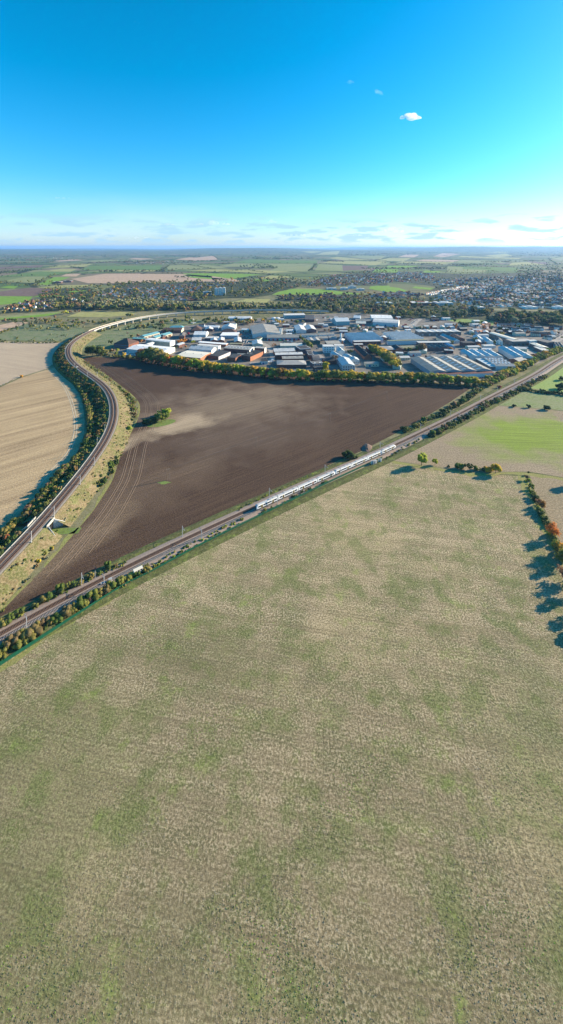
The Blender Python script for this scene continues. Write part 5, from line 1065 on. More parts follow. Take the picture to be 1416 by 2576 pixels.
for (X, Y, rot, wd, wall, roof, zone, dp, h, det) in IND:
    cnt[zone] = cnt.get(zone, 0) + 1
    lab = '%s house, %s, %s from left in %s' % (HWN.get(wall, 'brick'), HRN.get(roof, 'dark roof'), ordn(cnt[zone]), zone)
    wq = round(wd); key = (wq, dp, h)
    if key not in hm:
        a, b = house_geo(wq, dp, h, dp * .36); hm[key] = (a, b)
    def gm(i, m_):
        k = (key, i, m_)
        if k not in hm: hm[k] = fixn(hm[key][i].mesh('wall' if i == 0 else 'roof', m_))
        return hm[k]
    o = empty('house', (X, Y, hgt(X, Y)), rot); tag(o, lab, 'house', 'houses of ' + zone)
    wl_ = link('wall', gm(0, wall), o); rf_ = link('roof', gm(1, roof), o)
    link('chimney', bmesh_box('chimney', .9, .7, 1.6, 'w_brick'), rf_, (wq * .32, 0, h + dp * .36 - .3))
    if det:
        for zz in (1.0, 3.6):
            for x in (-.3, 0, .3) if zz > 2 else (-.3, .3):
                for sy in (-1, 1): link('window', bmesh_box('window', 1.3, .12, 1.2, 'glass'), wl_, (x * wq, sy * (dp / 2 + .02), zz))
        link('door', bmesh_box('door', 1.0, .12, 2.1, 'shutter_brown'), wl_, (0, -dp / 2 - .02, .02))
mb = MB()
for (X, Y, rot, wd, wall, roof, zone, dp, h, det) in REST:
    c, s = math.cos(rot), math.sin(rot); g0 = hgt(X, Y); hw, hd = wd / 2, dp / 2; rs = dp * .36
    T = lambda x, y, z_: (X + x * c - y * s, Y + x * s + y * c, g0 + z_)
    vs = [T(-hw, -hd, 0), T(hw, -hd, 0), T(hw, hd, 0), T(-hw, hd, 0), T(-hw, -hd, h), T(hw, -hd, h), T(hw, hd, h), T(-hw, hd, h), T(-hw, 0, h + rs), T(hw, 0, h + rs)]
    mb.add(vs, [(0, 1, 5, 4), (1, 2, 6, 9, 5), (2, 3, 7, 6), (3, 0, 4, 8, 7)], wall); mb.add(vs, [(4, 5, 9, 8), (6, 7, 8, 9)], roof)
o = mb.build('far_houses'); tag(o, 'far houses of the town beyond counting', None, None, 'stuff')
# white tower blocks, slab block and school
def tower(s, x, y, wd, dp, h, r, wall, lbl, rows, name='tower_block', cat='tower block', win='glass'):
    p = PS(s, x, y); o = empty(name, p, r); tag(o, lbl, cat)
    mb = MB(); mb.box(-wd / 2, wd / 2, -dp / 2, dp / 2, 0, h); wl_ = mb.build('wall', wall, o)
    mb = MB(); mb.box(-wd / 2 - .3, wd / 2 + .3, -dp / 2 - .3, dp / 2 + .3, h, h + .6); rf = mb.build('roof', 'r_pale', o); mb = MB(); mb.box(-wd * .2, wd * .2, -dp * .2, dp * .2, h + .6, h + 3); mb.build('plant_room', wall, rf)
    facade(o, 'f', rows, h, wd, dp, wl_, (wd * .3, 1.4), wd * .15, win); facade(o, 'r', rows, h, wd, dp, wl_, (2.2, 1.4), 2., win)
for x, w_ in ((205, 'left'), (232, 'middle'), (258, 'right')): tower('R2', x, 389, 14, 16, 30 if w_ != 'left' else 28, .1, 'w_white', 'white tower block among trees, %s of three' % w_, 8)
tower('R2', 140, 389, 34, 12, 14, .1, 'w_paleblue', 'pale low slab block left of the three towers', 4, 'slab_block', 'apartment block')
for x, y, wd, dp, h, w_ in ((1018, 352, 46, 22, 8, 'long pale block at its left end'), (1110, 352, 34, 26, 9, 'middle block'), (1165, 342, 36, 22, 11, 'rear block'), (1225, 356, 34, 22, 7, 'right block')): tower('R2', x, y, wd, dp, h, .05, 'w_paleblue', 'blue-white school building beside the playing field, ' + w_, 2, 'school_building', 'school')
for x, y, wd, dp, h, m_, w_ in ((405, 458, 70, 40, 9, 'w_brick', 'pink and white retail shed in the far trading estate'), (565, 458, 54, 40, 9, 'w_paleblue', 'pale roofed retail shed in the far trading estate'), (150, 458, 50, 25, 8, 'w_white', 'white long shed left of the far trading estate'), (805, 488, 42, 25, 7, 'w_teal', 'turquoise roofed store at the town edge'), (1180, 486, 40, 22, 7, 'w_white', 'white store in the lower right of the town'), (1380, 486, 30, 22, 7, 'w_white', 'white store at the right edge of the town'), (1128, 388, 40, 16, 9, 'w_white', 'white hall standing out in the middle of the town')): tower('R3', x, y, wd, dp, h, .1, m_, w_, 1, 'retail_shed', 'building')
for s_, x, y, wd, w_ in (('R1', 408, 304, 48, 'left of two'), ('R1', 483, 298, 46, 'right of two')): tower(s_, x, y, wd, 22, 7, .05, 'w_brickdark', 'long white roofed farm barn beside the tan field, ' + w_, 1, 'farm_barn', 'barn')
# ------------------------------------------------------------------ trees and shrubs
def ico(sub):
    t = (1 + 5 ** .5) / 2
    v = [Vector(q).normalized() for q in ((-1, t, 0), (1, t, 0), (-1, -t, 0), (1, -t, 0), (0, -1, t), (0, 1, t), (0, -1, -t), (0, 1, -t), (t, 0, -1), (t, 0, 1), (-t, 0, -1), (-t, 0, 1))]
    f = [(0, 11, 5), (0, 5, 1), (0, 1, 7), (0, 7, 10), (0, 10, 11), (1, 5, 9), (5, 11, 4), (11, 10, 2), (10, 7, 6), (7, 1, 8), (3, 9, 4), (3, 4, 2), (3, 2, 6), (3, 6, 8), (3, 8, 9), (4, 9, 5), (2, 4, 11), (6, 2, 10), (8, 6, 7), (9, 8, 1)]
    for _ in range(sub):
        c = {}; nf = []
        def mid(a, b):
            k = (min(a, b), max(a, b))
            if k not in c: v.append(((v[a] + v[b]) / 2).normalized()); c[k] = len(v) - 1
            return c[k]
        for a, b, d in f: x, y, z_ = mid(a, b), mid(b, d), mid(d, a); nf += [(a, x, z_), (b, y, x), (d, z_, y), (x, y, z_)]
        f = nf
    return v, f
ICO = [ico(0), ico(1)]
SHAPE = {'round': (.44, .36, .60, 11), 'bush': (.74, .46, .46, 10), 'poplar': (.13, .46, .52, 11), 'tall': (.3, .40, .58, 10), 'bare': (.40, .38, .60, 9)}
def crown_geo(kind, seed, sub, leaves, lobes=None):
    """unit-height crown: uneven lobes with gaps, ringed with loose leaf clumps"""
    rn = random.Random(seed); rx, rz, cz, nl = SHAPE[kind]; nl = lobes or nl; V = []; F = []; dens = .55 if kind == 'bare' else 1.
    for i in range(nl):
        a, u = rn.uniform(0, 6.283), rn.uniform(-.85, .9); rr = math.sqrt(max(0, 1 - u * u)) * rn.uniform(.35, .8)
        c = Vector((rx * rr * math.cos(a), rx * rr * math.sin(a), cz + rz * u * .68)); r = (rx if kind != 'poplar' else .14) * rn.uniform(.34, .56) * (1 - .25 * max(0, u)); sq = rn.uniform(.75, 1.05)
        v, f = ICO[sub] if kind != 'bare' else ([], []); o = len(V)
        for q in v: V.append(c + Vector((q.x, q.y, q.z * sq)) * r * rn.uniform(.72, 1.2) * (dens ** .4))
        F += [(a_ + o, b_ + o, d_ + o) for a_, b_, d_ in f]
        for _ in range(leaves * (4 if kind == 'bare' else 1)):
            d = Vector((rn.gauss(0, 1), rn.gauss(0, 1), rn.gauss(.15, 1))).normalized(); p = c + Vector((d.x, d.y, d.z * sq)) * r * (rn.uniform(.85, 1.45) if kind != 'bare' else rn.uniform(.1, 1.5))
            t1 = Vector((rn.gauss(0, 1), rn.gauss(0, 1), rn.gauss(0, 1))).normalized(); t2 = t1.cross(d).normalized() if abs(t1.dot(d)) < .95 else Vector((0, 0, 1)); s = rn.uniform(.02, .055); o = len(V)
            V += [p - t1 * s, p + t2 * s, p + t1 * s, p - t2 * s]; F += [(o, o + 1, o + 2), (o, o + 2, o + 3)]
    zmin = min(q.z for q in V)
    if kind == 'bush': V = [Vector((q.x, q.y, max(q.z - zmin - .05, 0))) for q in V]
    return V, F
def trunk_mb(kind, seed):
    rn = random.Random(seed + 99); mb = MB(); tk = .028 if kind != 'poplar' else .016; top = .62 if kind != 'bush' else .3
    mb.bar((0, 0, -.02), (0, 0, .3), tk, n=6, r2=tk * .75); mb.bar((0, 0, .3), (.02, 0, top), tk * .75, n=5, r2=tk * .35)
    for i in range(5 if kind != 'bare' else 9):
        a = i * 2.4 + rn.random(); z0_ = rn.uniform(.22, .5); l = SHAPE[kind][0] * rn.uniform(.5, .9); mb.bar((0, 0, z0_), (l * math.cos(a), l * math.sin(a), z0_ + l * rn.uniform(.5, 1.1)), tk * .45, n=4, r2=tk * .12)
    return mb
NPR = 4; _crown = {}; _trunk = {}
def crown_mesh(kind, i, pal, hi=True):
    k = (kind, i, pal, hi)
    if k not in _crown:
        g0 = (kind, i, hi)
        if g0 not in _crown:
            V, F = crown_geo(kind, i * 7 + 3, 1, 34); _crown[g0] = (np.array([tuple(q) for q in V]), np.array(F))
        V, F = _crown[g0]; _crown[k] = np_mesh('crown', V, F, None, ['leaf_' + pal])
    return _crown[k]
def trunk_mesh(kind, i):
    if (kind, i) not in _trunk: _trunk[(kind, i)] = trunk_mb(kind, i).mesh('trunk', BARK)
    return _trunk[(kind, i)]
TREES = []; SHRUBS = []
PN = {'dark': 'dark green', 'green': 'green', 'olive': 'olive', 'lime': 'yellow-green', 'gold': 'golden', 'orange': 'orange', 'rust': 'rust brown', 'brown': 'brown', 'willow': 'grey-green', 'grey': 'bare grey', 'red': 'dark red'}
def T(p, h, pal, zone, kind='round', label=None):
    if p.y > 640 and kind != 'bush': h *= 1.3
    if p.y > 1250: h *= 1.15
    (SHRUBS if kind == 'bush' else TREES).append((p.x, p.y, p.z, h, pal, zone, kind, label))
def line(s, pts, sp, h, pals, zone, kind='round', jit=1.5, rows=1, rsp=3., dz=None, ends=True):
    pa = Path(catmull([PS(s, *q) for q in pts], 4)); d = 0
    while d < pa.len:
        for r_ in range(rows):
            p, _ = pa.at(d + random.uniform(-.4, .4) * sp, (r_ - (rows - 1) / 2) * rsp + random.uniform(-jit, jit)); T(p, random.uniform(*h), random.choice(pals), zone, kind)
        d += sp * random.uniform(.75, 1.25)
def area(s, poly, n, h, pals, zone, kind='round', kinds=None):
    pts = [D(s, *q) for q in poly]; xs = [q[0] for q in pts]; ys = [q[1] for q in pts]; k = 0
    while k < n:
        x, y = random.uniform(min(xs), max(xs)), random.uniform(min(ys), max(ys))
        if inside(x, y, pts): T(P(x, y), random.uniform(*h), random.choice(pals), zone, random.choice(kinds) if kinds else kind); k += 1
AUT = ['olive', 'gold', 'green', 'olive', 'lime', 'gold', 'green', 'gold', 'orange', 'olive', 'lime', 'olive', 'rust', 'lime']
MIX = ['dark', 'green', 'olive', 'green', 'dark', 'olive', 'brown', 'willow', 'dark']
TOWN = ['dark', 'green', 'olive', 'dark', 'brown', 'olive', 'dark', 'rust', 'willow', 'green', 'dark', 'olive', 'brown', 'dark', 'green', 'olive', 'gold']
# belt between the ploughed field and the estate
BELT = [('1', 545, 490), ('1', 700, 520), ('1', 850, 550), ('1', 1000, 575), ('1', 1200, 592), ('2', 200, 612), ('2', 400, 632), ('2', 600, 645), ('2', 900, 652), ('2', 1200, 662), ('3', 0, 662), ('3', 200, 668), ('3', 450, 680), ('3', 600, 688), ('3', 720, 696)]
bp = Path(catmull([PS(*q) for q in BELT], 4)); d = 0; i = 0
while d < bp.len:
    f = d / bp.len; p, _ = bp.at(d, random.uniform(-1, 1.5)); h = random.uniform(13, 18) if f < .8 else random.uniform(10, 16)
    T(p, h, random.choice(AUT), 'the belt along the ploughed field', random.choice(['round', 'round', 'tall']))
    p, _ = bp.at(d + 3, -5 + random.uniform(-1, 1)); T(p, random.uniform(10, 15), random.choice(AUT), 'the belt along the ploughed field')
    if i % 2 == 0: p, _ = bp.at(d + 2, 4 + random.uniform(-1, 1)); T(p, random.uniform(4, 7), random.choice(['olive', 'green', 'brown', 'dark']), 'the foot of the tree belt', 'bush')
    d += random.uniform(5, 8); i += 1
for x, y, h, pal in ((570, 478, 15, 'rust'), (600, 492, 18, 'green'), (635, 498, 20, 'olive'), (668, 502, 18, 'olive'), (700, 515, 13, 'rust'), (735, 525, 14, 'lime')): T(PS('1', x, y), h, pal, 'the belt along the ploughed field', 'round')
for x, y, h, pal in ((105, 448, 14, 'dark'), (140, 456, 15, 'dark'), (175, 455, 16, 'dark'), (125, 440, 13, 'green')): T(PS('1', x, y), h, pal, 'the dark clump at the field corner')
for x, y, h, pal in ((220, 420, 9, 'gold'), (240, 428, 7, 'olive'), (280, 430, 7, 'olive'), (310, 430, 8, 'brown'), (345, 420, 6, 'lime'), (285, 360, 9, 'dark'), (395, 462, 8, 'gold'), (440, 474, 7, 'olive'), (480, 478, 6, 'green'), (515, 482, 9, 'rust'), (255, 442, 8, 'olive'), (205, 452, 10, 'dark'), (330, 448, 7, 'green')): T(PS('1', x, y), h, pal, 'the trees before the brick office')
line('1', ((200, 446), (300, 456), (420, 470), (545, 486)), 4, (3, 6), ['olive', 'willow', 'green', 'brown'], 'the low hedge before the boat yard', 'bush')
# trees inside the estate
line('2', ((1195, 425), (1250, 455), (1300, 490), (1350, 525), (1400, 560)), 5.5, (11, 14), ['olive', 'gold', 'olive', 'gold'], 'the golden row inside the estate', 'round', 1, 2, 4)
for s_, x, y, h, pal, k in (('C', 860, 825, 13, 'gold', 'tall'), ('C', 1005, 690, 11, 'grey', 'bare'), ('C', 575, 450, 11, 'olive', 'round'), ('C', 540, 400, 10, 'green', 'round'), ('C', 610, 470, 9, 'green', 'round'), ('C', 400, 290, 9, 'olive', 'round'), ('C', 440, 310, 9, 'olive', 'round'), ('C', 470, 340, 10, 'dark', 'round'), ('C', 510, 370, 9, 'green', 'round'), ('C', 800, 345, 7, 'grey', 'bare'), ('C', 20, 450, 9, 'rust', 'bare'), ('C', 1130, 440, 8, 'orange', 'tall'), ('C', 1240, 560, 9, 'dark', 'tall'), ('C', 1280, 560, 9, 'dark', 'tall'),
                           ('E', 440, 480, 14, 'brown', 'round'), ('E', 380, 470, 9, 'olive', 'round'), ('E', 250, 470, 8, 'olive', 'round'), ('E', 180, 475, 7, 'dark', 'round'), ('E', 920, 480, 9, 'orange', 'round'), ('E', 940, 350, 7, 'olive', 'round'), ('E', 1300, 310, 10, 'olive', 'round'), ('E', 1350, 395, 6, 'orange', 'round'), ('E', 1255, 220, 7, 'olive', 'round'), ('E', 980, 90, 11, 'rust', 'round'), ('E', 860, 120, 9, 'brown', 'round'), ('E', 590, 100, 8, 'brown', 'round'), ('E', 400, 110, 7, 'olive', 'round'), ('E', 470, 110, 7, 'brown', 'round'),
                           ('F', 430, 300, 10, 'olive', 'bare'), ('F', 310, 430, 7, 'olive', 'round'), ('F', 430, 430, 4, 'olive', 'round'), ('F', 850, 280, 10, 'rust', 'round'), ('F', 775, 280, 7, 'olive', 'round'), ('F', 325, 135, 9, 'rust', 'round'), ('F', 250, 210, 10, 'dark', 'round'), ('F', 390, 230, 12, 'dark', 'round'), ('F', 510, 240, 9, 'dark', 'round'), ('F', 690, 180, 8, 'green', 'round'), ('F', 1340, 270, 6, 'rust', 'round'), ('F', 1400, 340, 5, 'green', 'round'), ('F', 45, 470, 5, 'orange', 'round'), ('F', 170, 440, 5, 'orange', 'round'), ('F', 135, 190, 8, 'rust', 'round'),
                           ('A', 1060, 490, 8, 'dark', 'round'), ('A', 1110, 380, 7, 'orange', 'round'), ('A', 1160, 370, 8, 'orange', 'round'), ('A', 1210, 360, 8, 'orange', 'round'), ('A', 1150, 480, 5, 'rust', 'round'), ('A', 1225, 450, 5, 'orange', 'round'), ('A', 1345, 385, 7, 'lime', 'round'), ('A', 505, 370, 7, 'orange', 'round'), ('A', 415, 400, 5, 'gold', 'round'), ('A', 330, 450, 5, 'gold', 'round'), ('A', 965, 290, 6, 'orange', 'round'), ('A', 1260, 250, 7, 'red', 'round'), ('A', 895, 210, 9, 'dark', 'tall'), ('A', 1010, 210, 9, 'dark', 'tall'), ('A', 965, 200, 8, 'dark', 'tall'), ('A', 820, 190, 12, 'dark', 'tall'), ('A', 855, 200, 11, 'dark', 'tall'), ('A', 550, 130, 9, 'olive', 'round'), ('A', 465, 130, 8, 'olive', 'round'), ('A', 290, 240, 8, 'grey', 'bare'), ('A', 345, 290, 7, 'olive', 'round'), ('A', 450, 275, 7, 'rust', 'round'),
                           ('B', 805, 275, 8, 'rust', 'bare'), ('B', 790, 150, 6, 'rust', 'bare'), ('B', 45, 385, 6, 'lime', 'round'), ('D', 1370, 660, 12, 'brown', 'round'), ('D', 1310, 640, 8, 'olive', 'round'), ('D', 1100, 670, 6, 'dark', 'round'), ('D', 720, 680, 8, 'gold', 'round'), ('D', 790, 660, 7, 'olive', 'round'), ('D', 850, 680, 6, 'green', 'round')):
    T(PS(s_, x, y), h, pal, 'the estate yards', k)
area('1', [(480, 235), (700, 170), (900, 150), (1416, 150), (1416, 200), (1000, 200), (820, 200), (700, 230), (560, 270)], 60, (5, 11), MIX, 'the scrub behind the teal workshops')
area('2', [(0, 150), (250, 165), (480, 180), (640, 175), (640, 200), (520, 190), (150, 205), (0, 190)], 46, (5, 10), ['olive', 'gold', 'green', 'brown', 'dark'], 'the trees behind the largest shed')
area('2', [(800, 235), (1180, 230), (1416, 240), (1416, 262), (1000, 262), (800, 262)], 36, (4, 7), ['green', 'olive', 'dark', 'brown'], 'the hedge behind the saw-tooth factories')
# railway sides: right-hand stretch
OLI = ['olive', 'olive', 'brown', 'olive', 'green', 'lime', 'gold']; DK = ['dark', 'green', 'olive', 'dark', 'brown']
line('3', ((770, 690), (900, 628), (1050, 560), (1150, 500), (1300, 440), (1440, 385)), 5, (4, 7.5), OLI, 'the bank below the blue works', 'bush', 1.5, 3, 5.5)
line('g', ((350, 500), (480, 430), (560, 380), (640, 345), (720, 300), (800, 250), (870, 215), (950, 190), (1040, 135), (1150, 75), (1280, 10)), 5.5, (2.5, 5), DK + ['olive', 'brown'], 'the pasture side of the far line', 'bush', 1., 2, 4)
line('g', ((130, 462), (230, 412), (330, 362), (430, 322), (520, 270), (600, 222), (700, 152), (760, 112)), 5.5, (2.5, 5), DK + ['olive'], 'the ploughed side of the far line', 'bush', 1.2, 2, 4)
line('g', ((-10, 690), (120, 590), (280, 520), (350, 480)), 4, (1, 2.2), ['olive', 'green'], 'the verge beyond the train', 'bush', 1.5)
line('g', ((1070, 110), (1150, 128), (1250, 145), (1340, 150), (1440, 165)), 5, (3.5, 5.5), ['dark', 'olive', 'dark'], 'the pasture hedge', 'bush', 1, 2, 3)
for x, y, h in ((1020, 255, 4), (1137, 262, 4.5), (1287, 278, 5), (1400, 40, 6), (1400, 110, 7), (1385, 130, 5)): T(PS('g', x, y), h, 'dark', 'the pasture edge', 'bush')
T(PS('g', 898, 105), 4, 'red', 'the bank below the blue works', 'bush', 'dark red shrub on the railway bank below the factory')
T(PS('g', 413, 468), 5.5, 'green', 'the pasture side of the far line', 'round', 'small round green tree beside the track beyond the train')
# beside the train and at the near left
T(PS('t', 890, 165), 7, 'dark', 'x', 'bush', 'round dark green bush at the field edge behind the train')
for x, y in ((930, 165), (960, 165), (920, 150)): T(PS('t', x, y), 3, 'green', 'the field corner behind the train', 'bush')
line('t', ((0, 590), (200, 500), (400, 400), (600, 300), (760, 225)), 3.5, (.6, 1.4), ['green', 'lime', 'olive'], 'the verge behind the train', 'bush', 1.5)
line('t', ((200, 610), (400, 515), (600, 420), (720, 360)), 3.5, (1, 2.4), ['green', 'olive', 'brown', 'dark'], 'the verge before the train', 'bush', 1.2)
for x, y, h in ((30, 850, 4), (10, 900, 4), (110, 800, 4.5), (150, 800, 4.5), (205, 730, 4), (270, 730, 4), (310, 700, 4), (350, 640, 3.5), (420, 590, 3.5), (520, 560, 4), (570, 520, 3.5), (620, 500, 4), (700, 450, 4), (750, 420, 4.5), (790, 420, 4), (880, 350, 4), (945, 320, 4), (1000, 285, 3.5), (1050, 240, 4), (1130, 205, 3.5), (1200, 175, 3), (1290, 140, 3), (1380, 95, 3), (470, 580, 3), (240, 770, 3), (60, 800, 4), (660, 480, 3), (830, 380, 3)):
    T(PS('b', x, y), h * random.uniform(.85, 1.15), random.choice(['olive', 'brown', 'olive', 'green', 'brown']), 'the verge at the near left', 'bush')
line('b', ((0, 880), (200, 740), (450, 590), (800, 390), (1100, 215), (1416, 60)), 1.7, (.8, 2.), ['green', 'olive', 'olive', 'brown'], 'the verge at the near left', 'bush', 1.6, 3, 2.4)
line('d', ((377, 1430), (500, 1365), (613, 1305)), 3, (.8, 2), ['green', 'olive', 'lime'], 'the verge before the train', 'bush', 1.2, 2, 2.5)
for x, y, h in ((30, 590, 3), (100, 550, 3.2), (180, 500, 3.5), (330, 430, 2.6), (400, 380, 3.4), (460, 350, 3), (500, 330, 2), (570, 280, 4), (640, 245, 3), (700, 220, 2.6), (760, 200, 2.5), (850, 150, 3), (940, 120, 2), (1020, 50, 3.4), (1090, 40, 2), (70, 580, 2.5)): T(PS('b', x, y), h, random.choice(['green', 'olive', 'brown', 'green']), 'the ploughed edge at the near left', 'bush')
line('b', ((0, 600), (400, 385), (800, 190), (1200, 5)), 1.8, (.6, 1.8), ['green', 'olive'], 'the ploughed edge at the near left', 'bush', 1.2)
# hedge along the foot of the curved embankment
H5 = ((640, 195), (645, 250), (660, 305), (700, 345), (760, 410), (830, 490), (900, 570), (945, 650), (975, 730), (1005, 810), (1022, 900), (1030, 1000), (1025, 1080), (1005, 1160), (965, 1260), (925, 1330), (865, 1390), (795, 1450), (715, 1530), (645, 1610), (555, 1730), (465, 1820), (395, 1910), (325, 1990), (245, 2070), (150, 2140), (60, 2240), (0, 2320))
line('5', H5, 3.6, (3, 5), ['olive', 'green', 'olive', 'brown', 'olive', 'olive', 'dark'], 'the hedge left of the curved line', 'bush', .8, 2, 2.4)
for d_ in np.arange(20, s_via - 20, 2.6):      # scrub over the shaded slope
    for k in range(3):
        o_ = random.uniform(-21, -7.5); p, _ = CURV.at(float(d_), o_); zt = p.z; rl = 2.3 * zt
        if abs(d_ - s_brg) < 9: continue
        p.z = max(0, zt * (1 - (abs(o_) - 6.2) / rl) - .5); T(p, random.uniform(1.6, 3.4), random.choice(['dark', 'green', 'dark', 'olive', 'brown', 'rust']), 'the shaded railway slope', 'bush')
for d_ in np.repeat(np.arange(10, s_via - 10, 2.2), 2):       # sparse scrub on the sunny slope and at its foot
    o_ = 20 - 13 * random.random() ** 1.5; p, _ = CURV.at(float(d_), o_); zt = p.z
    if abs(d_ - s_brg) > 12:
        p.z = max(0, zt * (1 - (o_ - 5.5) / (2.0 * zt)) - .4); 
        if random.random() < .8: T(p, random.uniform(.5, 1.5), random.choice(['olive', 'green', 'brown', 'willow']), 'the sunny railway slope', 'bush')
line('c', ((250, 190), (360, 262), (530, 390), (690, 520), (770, 640), (760, 770), (690, 890), (640, 1030), (580, 1180), (480, 1350)), 3, (.8, 1.9), ['olive', 'willow', 'brown'], 'the strip inside the curve', 'bush', 5., 2, 4)
line('c', ((235, 190), (350, 265), (420, 312), (520, 395), (600, 455), (700, 535), (770, 610), (785, 690), (770, 770), (715, 840), (690, 900), (655, 970), (640, 1060), (600, 1120), (590, 1210), (500, 1340), (450, 1410)), 4.2, (1.6, 3.6), ['olive', 'green', 'brown', 'dark', 'willow'], 'the strip inside the curve', 'bush', 2., 2, 4)
line('u', ((640, 330), (560, 470), (420, 640), (260, 800)), 5, (1.2, 2.6), ['green', 'olive', 'brown', 'gold'], 'the strip below the underbridge', 'bush', 4.)
T(PS('c', 752, 872), 4.6, 'lime', 'x', 'bush', 'bright yellow-green bush inside the curve'); T(PS('u', 312, 600), 3.4, 'lime', 'x', 'bush', 'round yellow-green bush below the underbridge'); T(PS('u', 600, 340), 3.6, 'willow', 'x', 'bush', 'grey-green bush beside the wing wall'); T(PS('u', 640, 250), 3.8, 'olive', 'x', 'bush', 'olive bush above the underbridge')
# copse in the ploughed field
for x, y, h, pal, k in ((905, 812, 5, 'dark', 'bush'), (945, 815, 6.5, 'dark', 'bush'), (985, 800, 6, 'dark', 'bush'), (1010, 790, 9.5, 'green', 'round'), (1050, 800, 11, 'green', 'round'), (1085, 785, 10, 'green', 'round'), (1070, 740, 9, 'lime', 'round'), (1105, 745, 9.5, 'lime', 'round'), (1025, 745, 8, 'lime', 'round'), (1120, 720, 8, 'lime', 'round')): T(PS('c', x, y), h, pal, 'the copse in the ploughed field', k)
# hedgerow trees right of the stubble
NT = 'the hedgerow right of the stubble'
T(PS('g', 270, 730), 12, 'lime', 'x', 'round', 'tall yellow-green tree where the hedgerow meets the railway'); T(PS('g', 380, 727), 5.8, 'lime', 'x', 'round', 'small bright green tree next to the tall yellow-green one')
for x, y, h, pal, k in ((490, 746, 2.2, 'dark', 'bush'), (565, 755, 4.2, 'green', 'bush'), (590, 755, 4, 'green', 'bush'), (635, 762, 6, 'dark', 'round'), (665, 764, 6, 'dark', 'round'), (705, 766, 3.5, 'green', 'bush'), (740, 772, 2.5, 'olive', 'bush'), (775, 782, 3.4, 'dark', 'bush'), (800, 780, 4, 'orange', 'bush'), (825, 782, 4, 'gold', 'bush')): T(PS('g', x, y), h, pal, 'the hedge across the top of the stubble', k)
T(PS('g', 870, 795), 9, 'gold', 'x', 'round', 'round golden tree in the hedge across the stubble')
for x, y, h, pal, k in ((705, 235, 5, 'brown', 'round'), (738, 165, 4, 'dark', 'tall'), (745, 250, 2.5, 'lime', 'bush'), (785, 365, 5.5, 'green', 'round'), (815, 470, 5, 'olive', 'round'), (835, 520, 4, 'dark', 'bush'), (880, 600, 6, 'brown', 'bare'), (915, 640, 7, 'rust', 'bare'), (890, 690, 3, 'green', 'bush'), (770, 420, 3, 'green', 'bush')): T(PS('r', x, y), h, pal, NT, k)
line('r', ((895, 680), (930, 760), (965, 830), (1000, 890)), 2.2, (2.2, 2.9), ['dark', 'green'], 'the clipped hedge', 'bush', .3, 2, 1.4)
T(PS('r', 1065, 1035), 10.5, 'orange', 'x', 'bare', 'large round orange tree in the hedgerow right of the stubble')
for x, y, h, pal, k in ((1080, 1060, 3, 'olive', 'bush'), (1040, 1000, 3, 'lime', 'bush'), (1110, 1150, 3, 'gold', 'bush'), (1130, 1255, 9.5, 'green', 'bare'), (1175, 1290, 9, 'gold', 'bare'), (1165, 1230, 3, 'rust', 'bush'), (1195, 1400, 10, 'olive', 'bare'), (1190, 1330, 4, 'gold', 'bush'), (1235, 1620, 9, 'brown', 'bare'), (1285, 1830, 9, 'olive', 'bare'), (1350, 2110, 7, 'olive', 'bare'), (1430, 2340, 6, 'green', 'round'), (1310, 330, 8, 'olive', 'round')): T(PS('r', x, y), h, pal, NT, k)
line('r', ((700, 240), (760, 400), (840, 560), (900, 700)), 3, (1, 1.8), ['green', 'dark', 'lime'], 'the ditch of the hedgerow', 'bush', .5)
line('r', ((1000, 900), (1060, 1040), (1130, 1200), (1200, 1380)), 2.6, (1, 2.), ['olive', 'rust', 'green', 'gold'], 'the ditch of the hedgerow', 'bush', .6)
T(PS('5', 245, 450), 3.2, 'gold', 'x', 'bush', 'lone golden bush on the boundary between the two tan fields'); line('5', ((0, 548), (100, 510), (160, 470), (230, 455)), 4, (.6, 1.3), ['olive', 'green'], 'the boundary of the tan fields', 'bush', .5)
# left middle distance: scrub, poplars, woods
for x, y, h in ((152, 222, 11), (188, 222, 15), (240, 218, 14), (262, 220, 17), (300, 205, 16)): T(PS('4', x, y), h, 'willow', 'the line of poplars at the left', 'poplar')
area('4', [(120, 225), (330, 215), (560, 200), (700, 215), (660, 240), (500, 250), (300, 245), (120, 245)], 46, (3, 8), ['dark', 'olive', 'olive', 'green', 'willow'], 'the scrub left of the viaduct')
area('4', [(60, 165), (400, 165), (760, 170), (880, 160), (900, 190), (600, 205), (380, 205), (60, 190)], 70, (4, 9), ['dark', 'green', 'olive', 'brown', 'dark'], 'the tree line left of the viaduct')
area('4', [(0, 300), (200, 290), (520, 270), (640, 275), (520, 330), (200, 345), (0, 335)], 36, (1.5, 4), ['dark', 'olive', 'willow', 'green'], 'the rough ground left of the viaduct', 'bush')
line('4', ((0, 340), (150, 346), (350, 350), (490, 342)), 6, (2, 4), ['dark', 'olive'], 'the top edge of the pale tan field', 'bush', 1.5); line('4', ((-20, 285), (40, 262), (110, 235)), 6, (4, 7), ['olive', 'dark'], 'the scrub left of the viaduct')
for x, y, h, pal in ((35, 180, 10, 'brown'), (132, 235, 8, 'dark'), (440, 150, 9, 'brown'), (510, 120, 11, 'olive'), (535, 115, 12, 'lime'), (570, 108, 9, 'brown'), (610, 104, 9, 'brown'), (640, 104, 10, 'brown'), (1030, 140, 11, 'dark'), (1060, 145, 12, 'olive'), (980, 170, 9, 'olive'), (930, 180, 8, 'green')): T(PS('4', x, y), h, pal, 'the trees left of the viaduct')
area('4', [(760, 215), (1000, 190), (1350, 165), (1416, 190), (1416, 210), (1200, 225), (1050, 240), (800, 260)], 50, (2, 6), ['olive', 'dark', 'green', 'willow'], 'the scrub inside the viaduct bend', 'bush')
